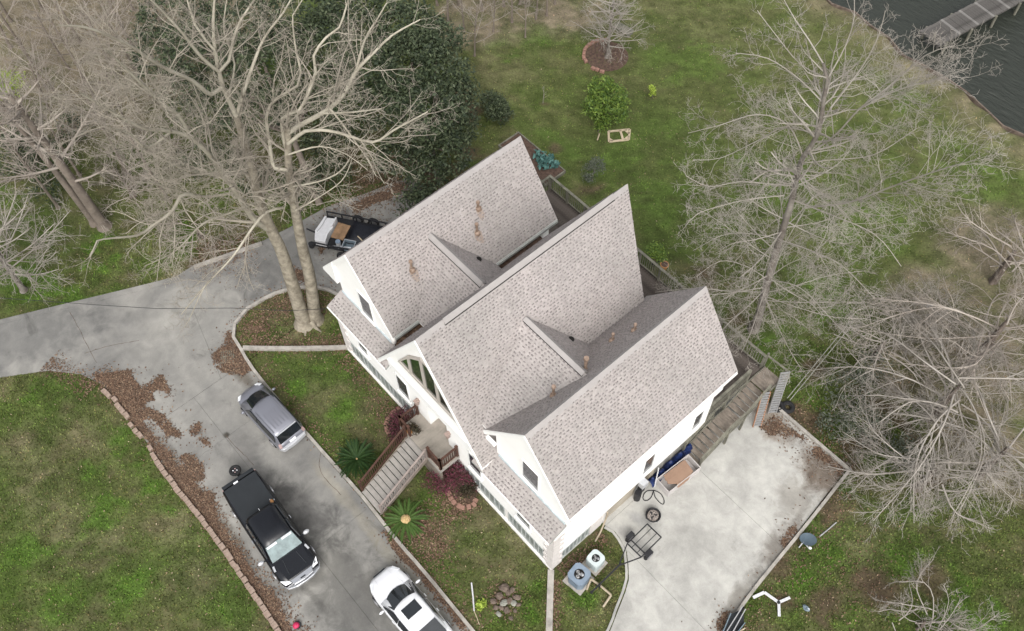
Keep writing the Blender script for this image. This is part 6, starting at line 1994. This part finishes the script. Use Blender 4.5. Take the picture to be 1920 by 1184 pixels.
# ---- the big grey tree right of the house
CB = np.array([*P2(1412, 618), 0.0])
def C_(L, d=0.0, d1=None):
    d1 = d if d1 is None else d1
    n = len(L)
    return [axis_pt(x, y, CB, d + (d1 - d) * i / max(1, n - 1)) for i, (x, y) in enumerate(L)]
tc_ = C_([(1412, 618), (1421, 600), (1440, 525), (1462, 450), (1485, 375), (1500, 307), (1534, 252), (1543, 193), (1552, 148), (1543, 119)])
tc_[0][2] = 0.0
cl = [([(1543, 119), (1516, 74), (1492, 39), (1470, 0)], .07, .02, 0, 1.5), ([(1552, 148), (1587, 83), (1602, 30), (1600, -20)], .07, .02, 0, 1.5), ([(1558, 202), (1617, 125), (1647, 68), (1660, 20)], .08, .02, 0, 1.0),
      ([(1528, 282), (1570, 250), (1611, 205), (1662, 166), (1736, 104), (1790, 86)], .10, .025, 0, -.5), ([(1611, 205), (1676, 172), (1750, 150), (1816, 128)], .07, .02, -.2, -1.5), ([(1511, 390), (1594, 379), (1676, 349), (1762, 319), (1830, 300)], .10, .03, 0, -2.0),
      ([(1485, 349), (1440, 345), (1387, 341), (1330, 350), (1286, 330)], .07, .02, 0, -1.0), ([(1470, 367), (1420, 372), (1380, 379), (1310, 400), (1285, 425)], .07, .02, 0, -1.8), ([(1507, 297), (1478, 235), (1420, 215), (1350, 235), (1290, 250)], .08, .02, 0, .5),
      ([(1534, 252), (1470, 240), (1421, 264), (1350, 297), (1300, 300)], .07, .02, 0, 1.4), ([(1543, 193), (1500, 150), (1440, 110), (1380, 100)], .07, .02, 0, 1.5), ([(1552, 148), (1500, 120), (1450, 60), (1420, 20)], .06, .02, 0, 2.2), ([(1440, 525), (1400, 500), (1350, 490), (1305, 520)], .06, .02, 0, -1.8),
      ([(1462, 450), (1420, 440), (1360, 440), (1300, 470)], .06, .02, 0, .8), ([(1462, 450), (1520, 470), (1580, 500), (1640, 560)], .07, .02, 0, -1.8), ([(1440, 525), (1500, 540), (1560, 600), (1600, 640)], .06, .02, 0, -2.2), ([(1485, 375), (1550, 400), (1640, 440), (1690, 500)], .08, .02, 0, -1.6),
      ([(1500, 307), (1560, 300), (1640, 290), (1720, 240)], .07, .02, 0, 1.2), ([(1421, 600), (1450, 580), (1480, 590), (1520, 620)], .04, .015, 0, -1.0), ([(1440, 525), (1470, 500), (1530, 470), (1570, 430)], .05, .015, 0, 1.6)]
LV_CYP = [dict(per_m=3.0, ratio=.46, ang=(30, 65), K=6, rr=.5, jit=.16, trop=.04, tmin=.08, lmin=.6, lmax=2.6), dict(per_m=3.8, ratio=.40, ang=(35, 70), K=5, rr=.62, jit=.22, trop=.06, lmin=.35), dict(per_m=5.2, ratio=.55, ang=(35, 70), K=4, rr=.7, jit=.22, trop=0, lmin=.25), dict(per_m=3.6, ratio=.65, ang=(30, 70), K=3, rr=.7, jit=.22, trop=0, lmin=.18)]
rl = []
for k in range(30):
    h = rng.uniform(2.0, 13)
    i = np.interp(h, [p[2] for p in tc_], np.arange(len(tc_)))
    p = tc_[int(i)] + (tc_[min(int(i) + 1, len(tc_) - 1)] - tc_[int(i)]) * (i - int(i))
    az = k * 2.4
    L = (4.6 * (1 - h / 19) + .8) * rng.uniform(.8, 1.1)
    dd = np.array([math.cos(az), math.sin(az), .10])
    rl.append(([p, p + dd * L * .35, p + dd * L * .7 + np.array([0, 0, .2]), p + dd * L + np.array([rng.normal(0, .3), rng.normal(0, .3), .35])], .028, .010))
tree('bare_tree', 'big leafless grey tree with upright trunk between the house corner and the lake', 'tree', CB, [(tc_, .21, .055)], [(C_(L, a_, b_), r0 * .42, r1 * .6) for L, r0, r1, a_, b_ in cl] + rl, LV_CYP, M['cypbark'], M['cyptwig'], sides=12)

# ---- dense brushy trees on the right
def brush(label, hub, z, R, n, droop=.0, up=.5, lv=None, bark=None, twig=None, r=.05, group=None, az0=0.0, az1=6.283):
    h = P(*hub, z)
    tr_, lm_ = [], []
    for k in range(3):
        a_ = k * 2.1 + rng.random()
        tr_.append(([(h[0] + .12 * math.cos(a_), h[1] + .12 * math.sin(a_), 0), (h[0] + .1 * math.cos(a_), h[1] + .1 * math.sin(a_), z * .5), (h[0], h[1], z)], r * 1.9, r * 1.2))
    for k in range(n):
        a_ = az0 + (az1 - az0) * rng.random()
        L = R * rng.uniform(.45, 1.15)
        z0 = z * rng.uniform(.3, 1.1)
        e1 = up * rng.uniform(.0, 1.5)
        p = np.array([h[0] + rng.normal(0, .35), h[1] + rng.normal(0, .35), z0])
        d = np.array([math.cos(a_), math.sin(a_), 0.0])
        sdv = np.array([-d[1], d[0], 0]) * rng.normal(0, .16) * L
        lm_.append(([p, p + d * L * .28 + sdv * .8 + [0, 0, e1 * L * .22], p + d * L * .62 + sdv + [0, 0, e1 * L * .34 - droop * L * .1], p + d * L + sdv * rng.uniform(-1.2, 1.2) + [rng.normal(0, .3), rng.normal(0, .3), e1 * L * .32 - droop * L * .34]], r * rng.uniform(.45, 1.0), .014))
    for _, (pts, _, _) in enumerate(lm_):
        for q in pts:
            q[2] = max(q[2], .25)
    return tree('bare_tree', label, 'tree', h[:2], tr_, lm_, lv or LV_BR, bark or M['brushbark'], twig or M['brushtwig'], group, 7)
LV_BR = [dict(per_m=2.6, ratio=.42, ang=(18, 50), K=6, rr=.6, jit=.15, trop=-.03, tmin=.2, lmin=.6, lmax=2.8), dict(per_m=3.6, ratio=.5, ang=(20, 58), K=5, rr=.62, jit=.2, trop=-.03, lmin=.35), dict(per_m=5.0, ratio=.6, ang=(25, 65), K=4, rr=.7, jit=.22, trop=0, lmin=.25)]
brush('dense brushy leafless tree with drooping branches just right of the patio corner', (1800, 722), 3.6, 6.6, 26, 1.0, .3, twig=M['cyptwig'])
brush('leafless brushy tree crowding the right picture edge below the lake shore', (1890, 600), 4.2, 5.0, 22, .6, .5)
brush('low leafless brushy tree whose twigs reach down to the lower right lawn', (1755, 880), 2.4, 4.4, 17, .8, .45, twig=M['cyptwig'])
brush('leafless brushy tree hanging over the lower right edge of the brush', (1890, 840), 3.2, 4.2, 16, .7, .45, twig=M['cyptwig'])
brush('thin leafless shrub between the big grey tree and the dense brush', (1660, 640), 1.8, 3.8, 12, .3, .5, twig=M['cyptwig'])
brush('leafless brushy tree at the right picture edge nearest the lake bank', (1905, 470), 2.8, 3.6, 14, .4, .6)
LV_SH = [dict(per_m=4, ratio=.5, ang=(20, 55), K=5, rr=.65, jit=.2, trop=.1, lmin=.3, lmax=1.2), dict(per_m=6, ratio=.5, ang=(22, 60), K=4, rr=.66, jit=.22, trop=.05, lmin=.2), dict(per_m=6, ratio=.55, ang=(22, 60), K=3, rr=.66, jit=.22, trop=.05, lmin=.15)]
brush('low pale grey leafless bush at the lower right picture edge', (1735, 1165), .9, 2.0, 26, .0, .9, lv=LV_SH, twig=M['cyptwig'], r=.03)

# ---- left and upper edges
def upright(label, name, base, top, r, n, R, lv, bark, twig, group=None, z_lo=.35, twin=False, up=.55):
    B = np.array([*P2(*base), 0.0])
    tp_ = axis_pt(*top, B)
    H = tp_[2]
    tr_ = [([B, B + (tp_ - B) * .5 + rng.normal(0, .08, 3), tp_], r, r * .35)]
    if twin:
        o_ = np.array([-.55, -.3, 0])
        tr_.append(([B + o_, B + o_ * 1.2 + (tp_ - B) * .5, tp_ + o_ * 1.8], r * .7, r * .25))
    lm_ = []
    for k in range(n):
        t_ = z_lo + (1 - z_lo) * (k + rng.random()) / n
        p = B + (tp_ - B) * t_
        a_ = k * 2.4 + rng.random()
        L = R * (1.15 - .6 * t_) * rng.uniform(.7, 1.15)
        d = np.array([math.cos(a_), math.sin(a_), up])
        lm_.append(([p, p + d * L * .5, p + d * L + np.array([0, 0, .1 * L])], r * .3, .012))
    return tree(name, label, 'tree', B[:2], tr_, lm_, lv, bark, twig, group, 9)
LV_UP = [dict(per_m=2.8, ratio=.46, ang=(28, 60), K=5, rr=.6, jit=.18, trop=.06, lmin=.5, lmax=2.4), dict(per_m=4.0, ratio=.5, ang=(30, 65), K=4, rr=.65, jit=.2, trop=.03, lmin=.35), dict(per_m=4.6, ratio=.55, ang=(30, 65), K=3, rr=.7, jit=.22, trop=.03, lmin=.2)]
upright('leaning brown leafless tree with a thick ridged double trunk at the far left', 'bare_tree', (196, 425), (16, 178), .30, 13, 4.0, LV_UP, M['backbark'], M['brushtwig'], twin=True)
upright('whitish leafless tree spreading in from the left picture edge above the driveway', 'bare_tree', (45, 545), (-25, 440), .16, 26, 4.2, LV_UP, M['cypbark'], M['cyptwig'], z_lo=.3)
upright('small grey leafless tree standing in the broken brick ring on the back lawn', 'bare_tree', (1138, 108), (1152, -10), .11, 40, 2.2, LV_UP, M['cypbark'], M['cyptwig'], z_lo=.18, up=.35)
brush('low tangle of bare brush beside the leaning double trunked tree', (240, 350), .9, 3.2, 16, .1, .7, lv=LV_SH, r=.03)
brush('low tangle of bare brush beyond the far kerb log of the driveway', (370, 430), .8, 2.6, 14, .1, .7, lv=LV_SH, r=.03)
brush('low tangle of bare brush under the left edge of the broad evergreen', (330, 270), .9, 2.8, 14, .1, .7, lv=LV_SH, r=.03)
# thicket saplings: three kinds, then copies
LV_T = [dict(per_m=3.0, ratio=.42, ang=(25, 55), K=5, rr=.6, jit=.18, trop=.08, lmin=.5, lmax=2.0), dict(per_m=4.0, ratio=.5, ang=(28, 60), K=4, rr=.65, jit=.2, trop=.05, lmin=.3), dict(per_m=4.2, ratio=.55, ang=(28, 60), K=3, rr=.7, jit=.22, trop=.05, lmin=.2)]
LAB_L = 'thin brown leafless sapling in the wooded strip at the upper left'
LAB_T = 'thin brown leafless sapling in the thicket at the top edge behind the back lawn'
protos = []
for k, (bx_, tx_) in enumerate((((250, 260), (190, 120)), ((120, 260), (55, 120)), ((330, 230), (285, 105)))):
    protos.append(upright(LAB_L, 'sapling', bx_, tx_, .085, 10, 2.3, LV_T, M['backbark'], M['brushtwig'], 'saplings in the upper left wood', z_lo=.25, up=.8))
def copy_tree(o, loc, rz, s, label=None, group=None):
    r = o.copy()
    COL.objects.link(r)
    r.location, r.rotation_euler, r.scale = loc, (0, 0, rz), (s, s, s)
    if label: r['label'] = label
    if group: r['group'] = group
    for ch in list(o.children):
        c = ch.copy()
        COL.objects.link(c)
        c.parent = r
    return r
for k, (px, py) in enumerate(((60, 120), (150, 80), (250, 90), (330, 110), (20, 40), (110, 20), (200, 30), (300, 40), (370, 60), (60, 230), (180, 190), (150, 330), (60, 330), (240, 330), (10, 270), (380, 20), (430, 60), (90, 170), (220, 150), (280, 180), (350, 200), (140, 240), (210, 260), (110, 390), (30, 180), (260, 210), (320, 380), (400, 130), (80, 20), (160, 10), (250, 20), (20, 90), (130, 130))):
    copy_tree(protos[k % 3], (*P2(px, py), 0), rng.uniform(0, 6.28), rng.uniform(.75, 1.15), LAB_L)
for k, (px, py) in enumerate(((890, 105), (925, 60), (960, 42), (985, 70), (1005, 36), (870, 55), (1025, 30), (905, 20), (945, 12), (840, 40), (975, 8), (860, 10), (1040, 8), (820, 10))):
    copy_tree(protos[(k + 1) % 3], (*P2(px, py), 0), rng.uniform(0, 6.28), rng.uniform(.6, .95), LAB_T, 'saplings in the thicket beyond the lawn')

# ---- foliage
def leaf_cloud(name, blobs, n, size, m, parent=None, origin=(0, 0, 0), clump=22, cl_r=.2, shell=.55, flat=.6):
    w = np.array([b[3] ** 2 for b in blobs])
    w = w / w.sum()
    nc = max(1, n // clump)
    k = rng.choice(len(blobs), nc, p=w)
    B = np.array([b[:3] for b in blobs])[k]
    R = np.array([b[3] for b in blobs])[k]
    d = unit(rng.normal(0, 1, (nc, 3)))
    d[:, 2] = np.abs(d[:, 2]) * rng.choice([1, 1, 1, -1], nc)
    rr = shell + (1 - shell) * rng.random(nc) ** .6
    c = B + d * (R * rr)[:, None] * np.array([1, 1, .8])
    q = np.repeat(c, clump, 0) + rng.normal(0, cl_r, (nc * clump, 3)) * np.array([1, 1, .7])
    q[:, 2] = np.maximum(q[:, 2], .05)
    nn = len(q)
    u = unit(rng.normal(0, 1, (nn, 3)) * np.array([1, 1, flat]))
    v = unit(np.cross(u, rng.normal(0, 1, (nn, 3)) * np.array([.5, .5, 1]) + np.array([0, 0, .8])))
    s = size * rng.uniform(.6, 1.35, nn)[:, None]
    V = np.stack([q - u * s, q + v * s * .45, q + u * s, q - v * s * .45], 1).reshape(-1, 3) - np.array(origin)
    TRI[0] += nn * 2
    return link(name, np_mesh(name, V, np.arange(4 * nn).reshape(nn, 4), m), parent)
def leafy(name, label, cat, base, blobs, n, size, m, r=.12, group=None, **k):
    B = np.array([*base, 0.0])
    t = thing(name, label, cat, tuple(B), 0, group)
    top = max(b[2] for b in blobs)
    c = np.mean([b[:3] for b in blobs], 0)
    v, f = tubes([tuple(a[None] for a in path([B, (B + c) / 2 * [1, 1, .9], c], r, r * .4))], 8)
    link('trunk', np_mesh('trunk', v - B, f, M['backbark'], True), t)
    lm_ = [tuple(path([(B + c) / 2, ((B + c) / 2 + np.array(b[:3])) / 2 + [0, 0, .1], np.array(b[:3])], r * .45, r * .12, 6)) for b in blobs[:14]]
    v, f = tubes([(np.array([a for a, _ in lm_]), np.array([b for _, b in lm_]))], 5)
    link('limb', np_mesh('limb', v - B, f, M['backbark'], True), t)
    leaf_cloud('crown', blobs, n, size, m, t, tuple(B), **k)
    return t
def bl(L):
    return [(*P(x, y, z), r) for x, y, z, r in L]
leafy('evergreen_tree', 'dark evergreen tree pressing against the far left corner of the house', 'tree', (-20.4, 10.4), bl([(800, 210, 5, 2.2), (770, 120, 6, 2.2), (835, 285, 3.2, 1.5), (805, 335, 2.2, 1.3), (858, 195, 4, 1.5), (740, 200, 5, 1.8), (760, 60, 6, 2.0), (825, 140, 5, 1.7), (775, 385, 1.2, .9), (690, 140, 6, 1.8), (850, 245, 3, 1.3), (745, 300, 2.5, 1.2), (820, 80, 5.5, 1.5)]), 24000, .11, M['evergreen'], .2)
leafy('evergreen_tree', 'broad dark evergreen tree behind the pale twin stemmed tree', 'tree', tuple(P2(600, 385)), bl([(520, 120, 6, 2.6), (450, 70, 6.5, 2.6), (380, 100, 6, 2.2), (600, 110, 6, 2.4), (330, 40, 6, 2.2), (560, 40, 7, 2.4), (650, 60, 6.5, 2.2), (480, 215, 4, 1.8), (400, 205, 3.5, 1.5), (570, 220, 4, 1.6), (300, 95, 5, 1.6), (350, 170, 4, 1.6), (640, 180, 5, 1.8), (690, 30, 6, 2)]), 28000, .11, M['evergreen'], .22)
leafy('evergreen_shrub', 'dark evergreen scrub under the leaning double trunked tree', 'shrub', tuple(P2(60, 330)), bl([(30, 290, 1.2, 1.6), (80, 300, 1.2, 1.4), (20, 240, 1.2, 1.2), (130, 240, 1.0, 1.0), (90, 350, .8, 1.0)]), 4500, .09, M['evergreen'], .08)
leafy('evergreen_shrub', 'low dark evergreen scrub in front of the broad evergreen tree', 'shrub', tuple(P2(430, 330)), bl([(420, 300, .9, 1.2), (360, 310, .8, 1.0), (480, 340, .8, 1.1), (560, 350, .8, 1.1), (620, 330, .9, 1.2), (600, 280, 1.0, 1.2), (660, 240, 1.2, 1.2)]), 6500, .09, M['evergreen'], .06)
leafy('evergreen_shrub', 'dark evergreen scrub under the twigs of the dense brush', 'shrub', tuple(P2(1590, 760)), bl([(1590, 730, .8, 1.1), (1620, 800, .7, 1.1), (1680, 850, .6, 1.0), (1640, 690, .6, .9), (1560, 800, .5, .7)]), 3200, .07, M['greyleaf'], .05)
leafy('citrus_tree', 'bright green citrus tree on the back lawn above the pine frame', 'tree', tuple(P2(1122, 248)), bl([(1130, 160, 2.4, .62), (1150, 182, 2.0, .72), (1117, 200, 1.7, .72), (1155, 212, 1.3, .66), (1130, 232, .9, .5), (1115, 170, 2.2, .45), (1165, 200, 1.5, .5), (1140, 205, 1.8, .7)]), 5200, .085, M['citrus'], .06, cl_r=.12)
leafy('evergreen_shrub', 'small round dark shrub at the edge of the far left evergreen', 'shrub', tuple(P2(940, 228)), bl([(930, 205, 1.0, .75), (920, 190, 1.3, .6), (940, 215, .8, .6)]), 2600, .08, M['evergreen'], .04, cl_r=.12)
leafy('young_shrub', 'dark grey green shrub with bare shoots beside the back deck railing', 'shrub', tuple(P2(1110, 340)), bl([(1110, 325, .5, .5), (1118, 312, .8, .45)]), 900, .06, M['greyleaf'], .03, cl_r=.12)
leafy('lemon_sapling', 'tiny yellow green sapling in a mulch spot on the back lawn', 'sapling', tuple(P2(1224, 184)), bl([(1223, 172, .5, .18), (1222, 165, .7, .15), (1225, 178, .35, .15)]), 220, .07, M['lime'], .015, clump=11, cl_r=.06)
leafy('potted_plant', 'leafy light green plant growing in the black deck pot', 'plant', tuple(P2(1228, 487, 2.3)), bl([(1230, 470, 2.7, .38), (1238, 478, 2.6, .32), (1222, 476, 2.6, .3)]), 900, .06, M['citrus'], .02, cl_r=.1)
leafy('flower_bush', 'magenta leaved bush right of the front steps below the wall', 'bush', tuple(P2(845, 905)), bl([(830, 895, .7, .55), (850, 885, .8, .55), (868, 890, .7, .5), (815, 905, .5, .45), (840, 915, .5, .5), (880, 900, .5, .4), (856, 862, .9, .4)]), 4200, .045, M['magenta'], .03, cl_r=.14, clump=14)
leafy('flower_bush', 'magenta leaved bush left of the porch inside the curved brick border', 'bush', tuple(P2(752, 800)), bl([(748, 785, .7, .4), (762, 778, .8, .38), (742, 815, .5, .36), (755, 800, .5, .35)]), 2000, .045, M['magenta'], .03, cl_r=.12, clump=14)
leafy('dark_bush', 'small dark bronze bush in the bed at the right of the front steps', 'bush', tuple(P2(878, 925)), bl([(878, 920, .4, .34), (885, 912, .45, .28)]), 900, .05, M['darkshrub'], .02, cl_r=.1)
leafy('dark_bush', 'small dark bronze bush in the bed left of the front porch', 'bush', tuple(P2(738, 800)), bl([(738, 796, .4, .3), (745, 790, .4, .25)]), 600, .05, M['darkshrub'], .02, cl_r=.1)
leafy('dark_bush', 'round olive plant in the brown pot at the stair head', 'plant', tuple(P2(770, 806, 2.2)), bl([(773, 803, 2.45, .22), (781, 806, 2.4, .15)]), 420, .05, M['darkshrub'], .02, cl_r=.07, clump=14)
leafy('seedling', 'bright yellow green seedling on the front lawn beside the white pipe', 'plant', tuple(P2(900, 1142)), bl([(900, 1138, .2, .16), (905, 1132, .2, .1)]), 70, .10, M['lime'], .012, clump=7, cl_r=.06)
leafy('mossy_clump', 'yellow green leafy clump high in the leaning tree at the far left edge', 'plant', tuple(P2(120, 320)), bl([(12, 158, 8, .6), (2, 168, 7.8, .5)]), 1200, .07, M['lime'], .02)
for k, (px, py) in enumerate(((1006, 290), (1018, 294), (1030, 298), (1012, 304), (1024, 308), (1034, 306), (1016, 314), (1042, 312))):
    g_ = P(px, py, .25)
    t = thing('cabbage_plant', 'blue green cabbage plant growing in the framed soil bed', 'plant', (g_[0], g_[1], .17), 0, 'cabbages in the vegetable bed')
    leaf_cloud('leaf', [(0, 0, .1, .22)], 44, .13, M['bluegreen'], t, clump=11, cl_r=.08)
def thin_sapling(px, py, label):
    B = np.array([*P2(px, py), 0.0])
    t = thing('young_sapling', label, 'sapling', tuple(B))
    q = path([(0, 0, 0), (.03, .02, .6), (.0, .05, 1.3)], .018, .008, 6)
    ch = sprout(q[0][None], q[1][None], per_m=9, ratio=.4, ang=(25, 50), K=4, rr=.6)
    v, f = tubes([(q[0][None], q[1][None])], 5)
    link('stem', np_mesh('stem', v, f, M['cyptwig']), t)
    v, f = tubes([ch], 3)
    link('twig', np_mesh('twig', v, f, M['cyptwig']), t)
thin_sapling(1018, 194, 'thin bare sapling in a brown mulch spot on the back lawn')

# ---- sago palms: every frond a leaf of its own
def frond_mesh(L, m, droop, nl=34):
    V, F = [], []
    def at(t_):
        return np.array([L * (t_ - .12 * t_ ** 3), 0, .42 * L * t_ - droop * L * t_ ** 2.2])
    for i in range(nl):
        t_ = .10 + .9 * i / (nl - 1)
        p = at(t_)
        ll = .115 * math.sin(math.pi * min(1, .18 + t_ * .80)) ** .7 * (L / .95)
        for s in (-1, 1):
            tip = p + np.array([ll * .85, s * ll * .62, .02])
            b = len(V)
            V += [p + [-.022, 0, 0], p + [.024, 0, 0], tip]
            F.append((b, b + 1, b + 2))
    for i in range(8):
        a_, c2 = at(i / 8), at((i + 1) / 8)
        b = len(V)
        w = .012
        V += [a_ + [0, -w, .004], a_ + [0, w, .004], c2 + [0, w, .004]]
        F.append((b, b + 1, b + 2))
        b = len(V)
        V += [a_ + [0, -w, .004], c2 + [0, w, .004], c2 + [0, -w, .004]]
        F.append((b, b + 1, b + 2))
    return np_mesh('frond', np.array(V), np.array(F), m)
def sago(px, py, h, R, nf, m, label, cone):
    g_ = P(px, py, h)
    t = thing('sago_palm', label, 'palm', (g_[0], g_[1], 0.0))
    v, f = tubes([(np.array([[[0, 0, 0], [0, 0, h * .5], [0, 0, h]]]), np.array([[.2, .2, .16]]))], 12)
    link('trunk', np_mesh('trunk', v, f, M['backbark'], True), t)
    ms = [frond_mesh(R * 1.02, m, dr) for dr in (.52, .36, .66)]
    for i in range(nf):
        o_ = link('frond', ms[i % 3], t, (0, 0, h - .03))
        k = rng.uniform(.86, 1.08)
        o_.scale = (k, k, k)
        o_.rotation_euler = (rng.normal(0, .18), (0.0 if cone else -.35 * (i % 2)) + rng.normal(0, .08), i * 2.39996 + rng.normal(0, .06))
    if cone:
        fix_normals(MB().blob((0, 0, h + .08), .215, .215, .15, 16, 9, .10).build('cone', M['cone'], t))
    else:
        fix_normals(MB().blob((0, 0, h), .05, .05, .08, 10, 6, .2).build('cone', M['cone'], t))
sago(669, 861, .6, 1.12, 58, M['sagodark'], 'dark green sago palm left of the front steps beside the kerb', False)
sago(761, 975, .5, 1.2, 36, M['sago'], 'lighter green sago palm with tan cone right of the front steps', True)
print('tree and foliage triangles', TRI[0])
